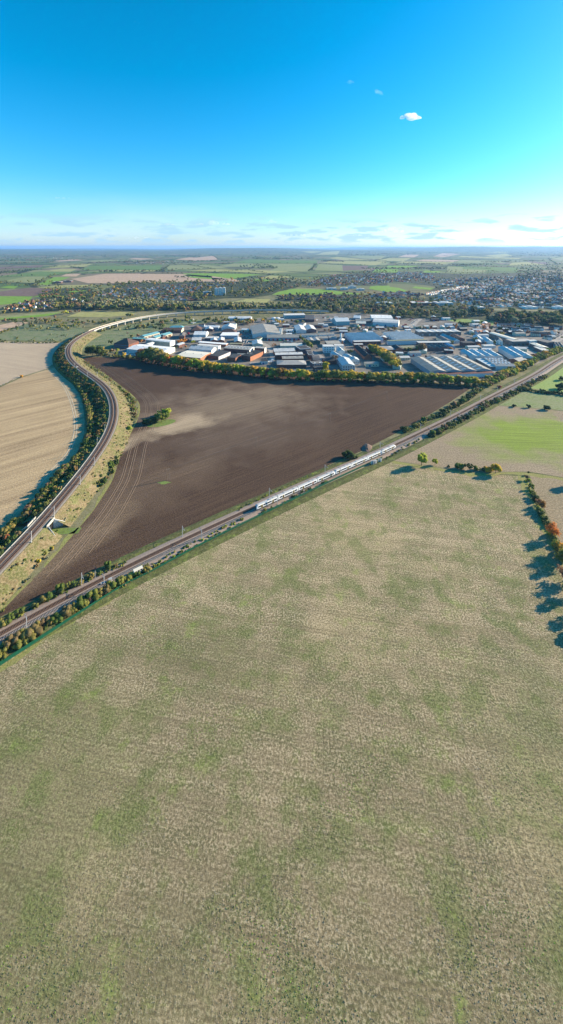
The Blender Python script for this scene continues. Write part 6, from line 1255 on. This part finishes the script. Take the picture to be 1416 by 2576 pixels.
area('R1', [(300, 500), (420, 440), (600, 410), (760, 440), (980, 480), (1416, 480), (1416, 505), (1000, 512), (560, 498)], 170, (8, 14), ['dark', 'green', 'olive', 'dark', 'brown'], 'the woods behind the viaduct')
area('R1', [(600, 490), (720, 440), (1000, 430), (1250, 455), (1416, 465), (1416, 488), (1200, 484), (900, 478), (650, 502)], 170, (9, 14), ['willow', 'willow', 'olive', 'willow'], 'the willow belt behind the viaduct')
area('R2', [(-20, 450), (300, 462), (720, 462), (730, 488), (300, 490), (-20, 488)], 150, (8, 13), ['willow', 'willow', 'olive', 'green'], 'the willow belt behind the viaduct')
area('R2', [(720, 455), (900, 430), (1100, 440), (1416, 430), (1416, 520), (900, 512), (730, 495)], 170, (7, 14), MIX, 'the woodland right of the viaduct')
area('R2', [(300, 495), (900, 500), (900, 515), (300, 512)], 60, (4, 9), MIX, 'the trees below the viaduct')
area('3', [(0, 110), (380, 100), (600, 100), (860, 100), (1416, 120), (1416, 205), (1000, 205), (900, 200), (860, 165), (560, 148), (400, 148), (0, 145)], 210, (9, 17), MIX + ['dark', 'dark'], 'the park woodland', None, ['round', 'round', 'tall', 'round'])
for x in (520, 545, 575, 590, 620, 800, 820, 880, 890): T(PS('3', x, 150 + (20 if x > 700 else 0)), random.uniform(16, 22), random.choice(['dark', 'olive', 'willow']), 'the park poplars', 'poplar')
for x, y, h, pal in ((535, 180, 9, 'dark'), (600, 215, 12, 'dark'), (640, 220, 12, 'dark'), (580, 205, 10, 'olive'), (545, 235, 9, 'rust'), (735, 200, 8, 'olive'), (870, 210, 9, 'rust'), (760, 195, 8, 'green')): T(PS('3', x, y), h, pal, 'the lawn beyond the estate')
area('R1', [(660, 340), (900, 300), (1416, 290), (1416, 435), (1000, 440), (660, 410)], 260, (6, 13), TOWN, 'the viaduct village')
area('R1', [(270, 395), (330, 345), (640, 335), (680, 400), (560, 430), (300, 430)], 120, (7, 12), ['dark', 'dark', 'green', 'olive', 'brown', 'rust'], 'the woods above the near village')
area('R1', [(0, 500), (80, 470), (190, 435), (420, 430), (420, 505), (0, 530)], 70, (6, 11), TOWN, 'the left edge village')
area('R1', [(0, 300), (180, 292), (380, 300), (460, 330), (300, 335), (0, 325)], 60, (6, 11), ['dark', 'green', 'dark', 'olive'], 'the hedges by the green fields')
area('R1', [(0, 225), (260, 205), (300, 212), (120, 232), (0, 245)], 70, (7, 12), ['dark', 'dark', 'green'], 'the dark wood on the left plain')
area('R1', [(640, 330), (760, 310), (1000, 300), (1416, 285), (1416, 300), (1000, 315), (700, 340)], 90, (7, 13), ['dark', 'dark', 'green', 'olive'], 'the trees below the tan field')
area('R2', [(0, 300), (280, 285), (460, 255), (560, 270), (700, 265), (850, 300), (760, 345), (600, 375), (450, 410), (270, 405), (100, 435), (0, 430)], 420, (7, 15), TOWN, 'the wooded slope by the towers')
area('R2', [(760, 340), (830, 280), (940, 255), (1416, 235), (1416, 320), (1000, 330)], 230, (6, 12), TOWN, 'the hillside town')
area('R2', [(600, 420), (700, 390), (1300, 375), (1416, 380), (1416, 440), (900, 440)], 150, (6, 11), TOWN, 'the brick estate')
area('R2', [(340, 190), (480, 174), (560, 176), (650, 200), (560, 208), (400, 200)], 80, (10, 16), ['dark', 'dark', 'green'], 'the hill copse')
area('R2', [(300, 130), (500, 95), (760, 100), (900, 135), (700, 140), (450, 138)], 110, (12, 20), ['dark', 'dark', 'green', 'brown'], 'the ridge woods')
area('R2', [(950, 152), (1000, 146), (1120, 152), (1100, 158)], 30, (10, 14), ['dark'], 'the ridge woods'); area('R2', [(1100, 240), (1280, 215), (1416, 205), (1416, 240)], 60, (8, 13), TOWN, 'the hillside town')
area('R3', [(0, 235), (300, 210), (700, 215), (1100, 220), (1416, 180), (1416, 480), (900, 470), (640, 430), (500, 400), (520, 330), (300, 300), (0, 300)], 950, (5, 10), TOWN, 'the right-hand town')
area('R3', [(0, 480), (200, 420), (640, 425), (860, 470), (900, 500), (500, 515), (0, 530)], 190, (6, 12), TOWN, 'the trading estate')
area('R3', [(1080, 200), (1200, 150), (1416, 170), (1416, 300), (1100, 290)], 240, (8, 14), TOWN, 'the right-hand town')
area('R3', [(830, 85), (1416, 80), (1416, 118), (1300, 118), (1060, 100)], 180, (14, 24), ['dark', 'dark', 'green', 'brown'], 'the far ridge woods'); area('R3', [(40, 95), (400, 80), (860, 75), (860, 90), (480, 98), (120, 110)], 160, (14, 22), ['dark', 'dark', 'brown'], 'the far ridge woods')
area('R2', [(1080, 92), (1200, 75), (1416, 80), (1416, 110), (1150, 112)], 90, (14, 22), ['dark', 'dark', 'brown'], 'the far ridge woods'); area('R2', [(330, 80), (420, 68), (800, 72), (780, 92), (450, 96)], 120, (14, 24), ['dark'], 'the far ridge woods')
area('R1', [(640, 165), (760, 142), (1200, 138), (1416, 160), (1200, 172)], 150, (8, 13), ['dark', 'dark', 'brown'], 'the plain village'); area('R1', [(480, 200), (520, 190), (600, 200), (570, 208)], 34, (8, 12), ['dark'], 'the plain hedges')
area('R1', [(0, 100), (400, 85), (900, 88), (1416, 85), (1416, 130), (900, 122), (400, 130), (0, 160)], 420, (9, 18), ['dark', 'dark', 'green', 'brown'], 'the left horizon woods')
area('R2', [(0, 80), (330, 75), (330, 110), (0, 130)], 110, (9, 18), ['dark', 'dark', 'brown'], 'the left horizon woods')
HL = [('R1', (0, 262), (290, 250)), ('R1', (330, 255), (560, 230)), ('R1', (560, 215), (1130, 213)), ('R1', (740, 237), (1290, 240)), ('R1', (600, 236), (1000, 230)), ('R1', (245, 308), (370, 258)), ('R1', (1150, 212), (1200, 180)), ('R1', (300, 200), (640, 168)), ('R1', (640, 181), (1150, 178)), ('R1', (1180, 213), (1416, 206)), ('R1', (0, 208), (290, 195)), ('R1', (1240, 268), (1380, 270)), ('R1', (400, 335), (640, 330)),
      ('R2', (0, 230), (300, 228)), ('R2', (60, 180), (330, 163)), ('R2', (330, 163), (920, 167)), ('R2', (915, 170), (860, 222)), ('R2', (900, 170), (880, 215)), ('R2', (430, 214), (560, 236)), ('R2', (230, 224), (430, 212)), ('R2', (0, 175), (200, 210)), ('R2', (930, 170), (1280, 182)), ('R2', (1010, 147), (1416, 150)), ('R2', (1130, 145), (1310, 140)), ('R2', (1060, 118), (1416, 112)), ('R2', (180, 112), (215, 138)), ('R2', (60, 233), (520, 243)), ('R2', (520, 243), (740, 258)),
      ('R3', (0, 152), (400, 155)), ('R3', (80, 146), (180, 128)), ('R3', (290, 152), (680, 158)), ('R3', (340, 128), (700, 142)), ('R3', (600, 185), (900, 205)), ('R3', (720, 185), (1100, 195)), ('R3', (700, 140), (960, 148)), ('R3', (1020, 182), (1310, 174)), ('R3', (660, 122), (1120, 136)), ('R3', (490, 120), (700, 98)), ('R3', (1310, 135), (1416, 116)), ('R3', (590, 228), (850, 232)), ('R3', (160, 180), (420, 182)), ('R3', (700, 112), (1010, 96)), ('R3', (1320, 140), (1380, 175))]
for s_, a, b in HL:
    A_, B_ = PS(s_, *a), PS(s_, *b); L = (B_ - A_).length; n_ = int(min(160, L / 9))
    for i in range(n_):
        t_ = (i + random.random()) / n_; q = A_.lerp(B_, t_); q.x += random.uniform(-4, 4); q.y += random.uniform(-6, 6); q.z = hgt(q.x, q.y)
        T(q, random.uniform(3, 6) if random.random() < .8 else random.uniform(7, 12), random.choice(['dark', 'dark', 'olive', 'green']), 'the far field hedges', 'round')
for s_, a, b, n_ in (('R1', (0, 150), (620, 140), 90), ('R1', (620, 165), (1200, 150), 120), ('R1', (0, 172), (380, 160), 70), ('R1', (700, 228), (1240, 222), 70), ('R2', (0, 152), (300, 148), 60), ('R2', (480, 132), (800, 138), 80), ('R2', (900, 112), (1416, 98), 110), ('R2', (940, 148), (1100, 154), 50), ('R3', (150, 165), (560, 176), 80), ('R3', (0, 112), (480, 100), 100), ('R3', (620, 182), (900, 176), 60), ('R3', (860, 160), (1300, 146), 90), ('R3', (1040, 118), (1400, 106), 110), ('R3', (0, 205), (600, 205), 110), ('R1', (0, 118), (900, 112), 160), ('R1', (900, 118), (1416, 110), 110)):
    A_, B_ = PS(s_, *a), PS(s_, *b)          # dark shelter belts between the far fields
    for i in range(n_):
        q = A_.lerp(B_, random.random()); w_ = .006 * q.y; q.x += random.uniform(-w_, w_); q.y += random.uniform(-1, 1) * w_ * 3; q.z = hgt(q.x, q.y); T(q, random.uniform(9, 15), random.choice(['dark', 'dark', 'green', 'brown']), 'the shelter belts')
for x in (1240, 1258, 1296, 1330, 1365, 1470, 1490): T(PS('R1', x, 268), random.uniform(11, 14), 'dark', 'the far field trees')
# ---- link: the 300 largest trees and 300 largest shrubs singly, the rest as masses
def merge(name, items, label):
    groups = {}
    PAL = sorted(LEAF); Vs = []; Fs = []; Ms = []; o = 0; cache = {}
    for (X, Y, Z, h, pal, zone, kind, lb) in items:
        far = Y > 1500; k = (kind, random.randrange(4), far)
        if k not in cache:
            V, F = crown_geo(kind, k[1] * 13 + 5, 0, 3 if far else 9, 4 if far else 7); cache[k] = (np.array([tuple(q) for q in V]), np.array(F))
        V, F = cache[k]; a = random.uniform(0, 6.28); c, s = math.cos(a) * h, math.sin(a) * h; wd = random.uniform(.9, 1.2)
        W = np.empty_like(V); W[:, 0] = X + (V[:, 0] * c - V[:, 1] * s) * wd; W[:, 1] = Y + (V[:, 0] * s + V[:, 1] * c) * wd; W[:, 2] = Z + V[:, 2] * h - .05 * h * (kind != 'bush')
        Vs.append(W); Fs.append(F + o); Ms.append(np.full(len(F), PAL.index(pal))); o += len(V)
    if not Vs: return
    ob = link(name, np_mesh(name, np.concatenate(Vs), np.concatenate(Fs), np.concatenate(Ms), ['leaf_' + p for p in PAL])); tag(ob, label, None, None, 'stuff')
def finish(items, word, limit, name):
    lab = [q for q in items if q[7]]; rest = sorted([q for q in items if not q[7]], key=lambda q: -q[3] / q[1]); keep = lab + rest[:limit - len(lab)]; other = rest[limit - len(lab):]
    keep.sort(key=lambda q: q[0] / q[1]); cn = {}
    for (X, Y, Z, h, pal, zone, kind, lb) in keep:
        if not lb:
            cn[zone] = cn.get(zone, 0) + 1; lb = '%s %s, %s from the left in %s' % (PN[pal], word, ordn(cn[zone]), zone)
            if zone.startswith(('the verge', 'the foot', 'the bank', 'the lawn', 'the top edge', 'the boundary', 'the sunny', 'the shaded')): lb = lb.replace(' in the', ' on the') if not zone.startswith('the foot') else lb.replace(' in the', ' at the')
        i = random.randrange(NPR); o = empty(name, (X, Y, Z), random.uniform(0, 6.28)); wd = random.uniform(.9, 1.2); o.scale = (h * wd, h * wd, h); tag(o, lb, word, word + 's of ' + zone if zone != 'x' else None)
        link('trunk' if word == 'tree' else 'stem', trunk_mesh(kind, i), o); link('crown' if word == 'tree' else 'foliage', crown_mesh(kind, i, pal), o)
    return other
ot = finish(TREES, 'tree', 300, 'tree'); os_ = finish(SHRUBS, 'shrub', 300, 'shrub')
merge('distant_trees', ot, 'mass of smaller trees in the villages, woods and far hedges'); merge('undergrowth', os_, 'small scrub along the railways and rough ground')
# ------------------------------------------------------------------ vehicles in the yards and streets
CARC = {'white': (.75, .75, .74), 'silver': (.45, .46, .47), 'black': (.02, .02, .025), 'blue': (.04, .1, .3), 'red': (.4, .03, .03), 'grey': (.15, .16, .17)}
for k_, v_ in CARC.items(): M('paint_' + k_, v_, .3, .04, .5, .5)
M('tyre', (.02, .02, .02), .9); M('car_glass', (.02, .025, .03), .1, .05, 1., .6)
_cm = {}
def car_parts(kind):
    if kind in _cm: return _cm[kind]
    L, W_, H1, H2 = (4.4, 1.8, .85, 1.45) if kind == 'car' else (5.6, 2.0, 1.1, 2.4)
    b = [(-L / 2, .3), (-L / 2, H1 * .9), (-L / 2 + .3, H1), (L / 2 - .9, H1), (L / 2 - .05, H1 * .8), (L / 2, .3)] if kind == 'car' else [(-L / 2, .35), (-L / 2, H2), (L / 2 - 1.9, H2), (L / 2 - 1.0, H1 + .1), (L / 2 - .1, H1 * .9), (L / 2, .35)]
    c = [(-L / 2 + .25, H1), (-L / 2 + .75, H2), (L / 2 - 2.0, H2), (L / 2 - 1.15, H1)] if kind == 'car' else [(L / 2 - 2.0, H1 + .35), (L / 2 - 2.0, H2 - .25), (L / 2 - 1.75, H2 - .25), (L / 2 - 1.02, H1 + .35)]
    mk = lambda pr, w_: [(x, -w_ / 2, z_) for x, z_ in pr] + [(x, w_ / 2, z_) for x, z_ in pr]
    def ext(pr, w_):
        n = len(pr); mb = MB(); mb.add(mk(pr, w_), [(i, (i + 1) % n, n + (i + 1) % n, n + i) for i in range(n)] + [tuple(range(n - 1, -1, -1)), tuple(range(n, 2 * n))]); return mb
    wh = MB(); wh.bar((0, -.1, 0), (0, .1, 0), .33, n=10)
    _cm[kind] = (ext(b, W_), ext(c, W_ * .88 if kind == 'car' else W_ * 1.01), wh.mesh('wheel', 'tyre'), L, W_); return _cm[kind]
def vehicle(p, r, kind, col, label, group):
    body, cab, wh, L, W_ = car_parts(kind)
    if (kind, col) not in _cm: _cm[(kind, col)] = fixn(body.mesh('body', 'paint_' + col)); 
    if (kind, 'cab') not in _cm: _cm[(kind, 'cab')] = fixn(cab.mesh('cabin', 'car_glass'))
    o = empty('parked_car' if kind == 'car' else 'parked_van', (p.x, p.y, .06), r); tag(o, label, kind, group)
    link('body', _cm[(kind, col)], o); link('cabin', _cm[(kind, 'cab')], o)
    for x in (-L * .3, L * .3):
        for y in (-W_ * .46, W_ * .46): link('wheel', wh, o, (x, y, .33))
def car_row(s, a, b, n, rot, zone, kind='car', cols=('white', 'silver', 'black', 'blue', 'red', 'grey', 'white')):
    A_, B_ = PS(s, *a), PS(s, *b)
    if A_.x > B_.x: A_, B_ = B_, A_
    for i in range(n):
        q = A_.lerp(B_, (i + .5) / n) + Vector((random.uniform(-.6, .6), random.uniform(-.6, .6), 0)); c = random.choice(cols)
        vehicle(q, rot + random.uniform(-.08, .08), kind, c, '%s %s, %s from the left %s' % (c, kind, ordn(i + 1), zone), 'vehicles ' + zone)
car_row('B', (858, 378), (868, 325), 6, 1.3, 'in the left row of the small car park'); car_row('B', (905, 378), (918, 325), 6, 1.3, 'in the middle row of the small car park', cols=('white', 'silver', 'white')); car_row('B', (940, 375), (948, 335), 4, 1.3, 'in the right row of the small car park')
car_row('B', (1120, 690), (1320, 684), 3, .1, 'of the row beside the orange brick factory', 'van', ('white',))
car_row('B', (880, 210), (980, 240), 6, .2, 'in the shaded yard left of the largest shed'); car_row('B', (880, 270), (960, 290), 5, .2, 'at the gate of the largest shed')
car_row('3', (745, 632), (850, 628), 7, .9, 'before the red-brown lean-to'); car_row('3', (640, 635), (730, 632), 5, .9, 'under the white lean-to wall', cols=('white', 'silver')); car_row('3', (930, 590), (1000, 570), 7, .9, 'on the yard by the railway bank')
car_row('F', (700, 495), (860, 500), 3, .3, 'on the concrete yard', 'van', ('white',)); car_row('F', (1215, 355), (1370, 255), 9, .75, 'along the near side of the street', cols=('white', 'silver', 'blue')); car_row('F', (1270, 350), (1400, 270), 7, .75, 'along the far side of the street')
car_row('D', (175, 160), (290, 152), 8, 1.2, 'in the depot row behind the teal plant', cols=('blue', 'white', 'blue')); car_row('D', (1140, 180), (1230, 135), 8, .6, 'in the upper right yard'); car_row('D', (1190, 230), (1300, 150), 8, .6, 'along the upper right lane'); car_row('D', (700, 400), (770, 500), 6, 1.2, 'between the saw-tooth factories')
car_row('C', (-10, 695), (15, 620), 3, .1, 'at the end of the brick ranges', 'van', ('white',)); car_row('C', (660, 510), (690, 515), 1, .2, 'on the lane by the white cube office'); car_row('C', (700, 465), (760, 470), 2, .2, 'on the verge by the white cube office', cols=('white',)); car_row('E', (110, 560), (330, 480), 9, .4, 'in the breaker yard above the four-bay shed', cols=('silver', 'red', 'grey', 'white')); car_row('E', (560, 500), (760, 470), 9, .2, 'in the sales yard above the four-bay shed', cols=('white', 'silver', 'white')); car_row('E', (600, 450), (740, 445), 6, .2, 'against the black ridged roof', cols=('white', 'silver'))
car_row('A', (60, 545), (160, 550), 4, .4, 'left of the boat yard', cols=('white', 'silver', 'black'))
# boats in the yard
M('hull_white', (.78, .78, .76), .35, .04)
hb = MB(); st = []
for x, hw, zb in ((-3, 1.0, .35), (-1, 1.15, .25), (1.2, 1.0, .3), (2.6, .5, .6), (3.3, .05, .95)): st.append([(x, -hw, 1.3 + .06 * x), (x, -hw * .6, zb), (x, hw * .6, zb), (x, hw, 1.3 + .06 * x)])
for i in range(4): hb.add(st[i] + st[i + 1], [(0, 1, 5, 4), (1, 2, 6, 5), (2, 3, 7, 6), (3, 0, 4, 7)])
hb.add(st[0], [(0, 1, 2, 3)]); hbm = fixn(hb.mesh('hull', 'hull_white')); cbm = MB(); cbm.prism([(-.8, 1.2), (.8, 1.2), (.6, 2.1), (-.6, 2.1)], 'x', -1.4, .9); cbm = fixn(cbm.mesh('cabin', 'hull_white')); trm = MB(); trm.box(-2.6, 2.4, -.7, .7, .12, .3); trm = trm.mesh('trailer', 'galvanised')
for i, (x, y, r_) in enumerate(sorted(((255, 535, .2), (290, 528, .5), (285, 560, .1), (320, 540, .3), (350, 570, .4), (410, 575, .2), (265, 570, .3), (240, 548, .1), (495, 582, .3)))):
    p = PS('A', x, y); o = empty('boat', (p.x, p.y, .05), r_); tag(o, 'white boat on a trailer, %s from the left in the warehouse yard' % ordn(i + 1), 'boat', 'boats in the yard'); link('hull', hbm, o); link('cabin', cbm, o); link('trailer', trm, o)
# containers and scrap heaps
M('cont_blue', (.05, .16, .32), .6); M('cont_red', (.35, .07, .05), .6); M('cont_green', (.06, .3, .16), .6); M('cont_white', (.65, .65, .62), .6); M('cont_rust', (.25, .12, .07), .9, .3)
cd = MB(); cd.box(-1.1, 1.1, -.05, .05, .1, 2.4); cdm = cd.mesh('door', 'galvanised')
def container(p, r, col, lab):
    o = empty('shipping_container', (p.x, p.y, .06), r); tag(o, lab, 'container', 'containers in the estate yards')
    mb = MB(); mb.box(-3, 3, -1.2, 1.2, .1, 2.6); mb.build('body', 'cont_' + col, o); link('door', cdm, o, (3.06, 0, 0), math.pi / 2)
    for x in (-2.94, 2.94): mb = MB(); mb.box(x - .1, x + .1, -1.24, 1.24, 0, 2.66); mb.build('frame', 'cont_' + col, o)
k = 0
for (s_, x0_, x1_, y0_, y1_, n_, zn) in (('C', 180, 330, 150, 200, 7, 'behind the blue units'), ('D', 300, 700, 255, 330, 14, 'in the scrap yard'), ('C', 60, 330, 335, 360, 7, 'before the red shutter units'), ('D', 1010, 1250, 235, 300, 9, 'in the upper right yards'), ('2', 660, 860, 130, 180, 10, 'in the back depot'), ('1', 640, 1000, 160, 190, 9, 'in the sidings behind the teal workshops'), ('E', 100, 330, 520, 590, 6, 'in the breaker yard')):
    for i, x in enumerate(sorted(random.uniform(x0_, x1_) for _ in range(n_))):
        c = random.choice(['blue', 'red', 'white', 'green', 'rust', 'white']); container(PS(s_, x, random.uniform(y0_, y1_)), random.uniform(-.4, .8), c, '%s steel container, %s from the left %s' % ({'rust': 'rusty'}.get(c, c), ordn(i + 1), zn))
M('scrap', (.17, .14, .12), .9, .5, .6); M('spoil', (.14, .1, .08), .95, .3, .8)
def heap(p, rx, ry, h, mat, name, lab, cat):
    n, m = 14, 5; V = [(0, 0, h)]; F = []
    for j in range(1, m + 1):
        for i in range(n):
            a = 2 * math.pi * i / n; t_ = j / m; k = random.uniform(.85, 1.15); V.append((rx * t_ * math.cos(a) * k, ry * t_ * math.sin(a) * k, max(0, h * (1 - t_ ** 1.4) * random.uniform(.7, 1.2)) if j < m else -.05))
    for i in range(n): F.append((0, 1 + i, 1 + (i + 1) % n))
    for j in range(m - 1):
        for i in range(n): a, b = 1 + j * n + i, 1 + j * n + (i + 1) % n; F.append((a, a + n, b + n, b))
    mb = MB(); mb.add(V, F); o = mb.build(name, mat, None, (p.x, p.y, .05), random.uniform(0, 3)); fixn(o.data); tag(o, lab, cat)
for i, (x, y) in enumerate(((330, 290), (400, 300), (480, 285), (560, 305), (640, 270), (720, 300), (800, 285))): heap(PS('D', x, y), random.uniform(7, 13), random.uniform(6, 11), random.uniform(2.5, 5), 'scrap', 'scrap_heap', 'grey-brown scrap metal heap, %s from the left in the scrap yard' % ordn(i + 1), 'heap')
heap(PS('t', 1050, 85), 9, 5, 2.6, 'spoil', 'spoil_heap', 'dark brown spoil heap at the field edge behind the train', 'heap')
p = PS('c', 1075, 1370); mb = MB(); mb.add([(p.x + 5.5 * math.cos(a) * (1 + .3 * math.sin(3 * a)), p.y + 2.0 * math.sin(a) * (1 + .3 * math.cos(4 * a)), .05) for a in np.linspace(0, 6.1, 16)], [tuple(range(16))]); tag(mb.build('grass_island', 'track_grass'), kind='structure')
p = PS('c', 1000, 845); mb = MB(); mb.add([(p.x + 3 + 15 * math.cos(a), p.y + 10 + 9 * math.sin(a) + 5 * math.cos(a), .05) for a in np.linspace(0, 6.1, 20)], [tuple(range(20))]); tag(mb.build('grass_island', 'track_grass'), kind='structure')
# ------------------------------------------------------------------ straw and weed tufts over the near stubble
M('tuft_straw', (.35, .27, .165), .95, .3, .2); M('tuft_olive', (.15, .155, .05), .95, .4, .2); M('tuft_green', (.2, .3, .045), .95, .3, .2); M('tuft_dark', (.2, .16, .1), .95, .3, .2)
def tufts():
    poly = [(p.x, p.y) for p in dpts(near_poly)]; N = 520000
    X = RNG.uniform(-260, 330, N); Y = 92 + 250 * RNG.random(N) ** 1.4; keep = np.abs(X) < Y * .76 + 6
    # inside test, vectorised
    c = np.zeros(N, bool); n = len(poly); j = n - 1
    for i in range(n):
        xi, yi, xj, yj = *poly[i], *poly[j]
        if yi != yj: c ^= ((yi > Y) != (yj > Y)) & (X < (xj - xi) * (Y - yi) / (yj - yi) + xi)
        j = i
    dens = .55 + .25 * np.sin(X * .11 + 2 * np.sin(Y * .07)) + .2 * np.sin(Y * .23 + 1.3 * np.sin(X * .13)); keep &= c & (RNG.random(N) < dens * .7); X, Y = X[keep], Y[keep]; n = len(X)
    # drilled rows run across the field: pull tufts toward them
    cs, sn = math.cos(-.166), math.sin(-.166); u, v = X * cs + Y * sn, -X * sn + Y * cs; m = RNG.random(n) < .55; v = np.where(m, np.round(v / .62) * .62 + RNG.normal(0, .08, n), v); X, Y = u * cs - v * sn, u * sn + v * cs
    g = np.sin(X * .09 + 1.7 * np.sin(Y * .06 + 1)) + np.sin(Y * .13 + 1.4 * np.sin(X * .08)) + RNG.normal(0, .8, n); mi = np.where(g > .9, 1, np.where(g > .0, 3, 0)); mi = np.where((g > 2.3) & (RNG.random(n) < .6), 2, mi)
    r = RNG.uniform(.06, .17, n) * np.where(mi == 0, 1., 1.2); h = r * RNG.uniform(.5, 1.1, n); a = RNG.uniform(0, 6.28, n)
    V = np.zeros((n, 5, 3))
    for k in range(4): V[:, k, 0] = X + r * np.cos(a + k * 1.571) * RNG.uniform(.6, 1.5, n); V[:, k, 1] = Y + r * np.sin(a + k * 1.571) * RNG.uniform(.6, 1.5, n); V[:, k, 2] = .01
    V[:, 4, 0] = X + r * RNG.uniform(-.4, .4, n); V[:, 4, 1] = Y + r * RNG.uniform(-.4, .4, n); V[:, 4, 2] = .02 + h
    F = np.array([(0, 1, 4), (1, 2, 4), (2, 3, 4), (3, 0, 4)])[None] + (np.arange(n) * 5)[:, None, None]
    o = link('stubble_tufts', np_mesh('stubble_tufts', V.reshape(-1, 3), F.reshape(-1, 3), np.repeat(mi, 4), ['tuft_straw', 'tuft_olive', 'tuft_green', 'tuft_dark'])); tag(o, 'straw and weed tufts over the foreground stubble', None, None, 'stuff')
tufts()
# ------------------------------------------------------------------ clouds
def cloud_mat(name, dens):
    g = bpy.data.materials.new(name); g.use_nodes = True; t = g.node_tree; t.nodes.remove(t.nodes['Principled BSDF']); pv = t.nodes.new('ShaderNodeVolumePrincipled'); pv.inputs['Color'].default_value = (1, 1, 1, 1) if dens > .0015 else (.8, .9, .98, 1); pv.inputs['Density'].default_value = dens; pv.inputs['Anisotropy'].default_value = .3
    t.links.new(pv.outputs[0], t.nodes['Material Output'].inputs['Volume']); return g
def cloud(x, y, wpx, hpx, dist, dens, lab, seed, lobes=14, tilt=0.):
    rn = random.Random(seed); c = Vector(((x - 708) * dist / 1000, dist, CAM_H + (HOR - y) * dist / 1000)); W_, H_ = wpx * dist / 2000, hpx * dist / 2000; mb = MB(); v, f = ICO[1]
    for i in range(lobes):
        t_ = rn.uniform(-1, 1); r = H_ * rn.uniform(.45, .95) * (1 - .6 * abs(t_)); q = Vector((t_ * W_ * .85, rn.uniform(-.5, .5) * W_ * .5, t_ * tilt * W_ + rn.uniform(-.15, .5) * H_ * (1 - abs(t_))))
        mb.add([q + Vector((p_.x * r * 1.5, p_.y * r * 1.3, max(p_.z, -.5) * r)) * rn.uniform(.9, 1.1) for p_ in v], f)
    o = mb.build('cloud', cloud_mat('cloud_air', dens), None, c); tag(o, lab, 'cloud')
cloud(1034, 295, 56, 24, 4000, .02, 'small bright white puff of cloud in the clear sky', 5); cloud(950, 232, 34, 12, 4200, .0025, 'faint cloud wisp left of the bright puff', 6, 9, -.3); cloud(880, 207, 26, 9, 4200, .0022, 'faint small wisp farther left of the bright puff', 7, 8); cloud(345, 57, 20, 2.2, 5000, .008, 'short white vapour trail at the upper left', 8, 8, -.2)
for i, (x, y, w_, h_, wh) in enumerate(((535, 564, 100, 17, 'largest one left of centre'), (418, 565, 64, 9, 'left of the largest'), (684, 558, 36, 10, 'right of the largest'), (985, 582, 76, 20, 'dark one right of centre'), (745, 592, 110, 9, 'long flat one at centre'), (350, 598, 64, 9, 'low one at left'), (273, 594, 22, 11, 'small round one at left'), (1145, 588, 44, 13, 'right one of the bright haze'), (1195, 588, 44, 9, 'rightmost one'), (900, 592, 70, 7, 'flat one right of centre'), (100, 604, 34, 6, 'leftmost low one'), (155, 498, 52, 7, 'lone higher one at left'), (1010, 574, 30, 8, 'small one above the dark one'))):
    cloud(x, y, w_, h_, 18000, .0014, 'low grey-blue cloud near the horizon, ' + wh, 20 + i)
# ------------------------------------------------------------------ the hazy air
g = bpy.data.materials.new('hazy_air'); g.use_nodes = True; t = g.node_tree
for n in list(t.nodes):
    if n.type != 'OUTPUT_MATERIAL': t.nodes.remove(n)
pv = t.nodes.new('ShaderNodeVolumePrincipled'); pv.inputs['Color'].default_value = (.27, .54, 1., 1); pv.inputs['Density'].default_value = 3.1e-5
pv.inputs['Anisotropy'].default_value = .25
t.links.new(pv.outputs[0], t.nodes['Material Output'].inputs['Volume'])
mb = MB(); mb.box(-62000, 62000, -900, 53000, -1.5, 330); tag(mb.build('haze', g), kind='stuff')
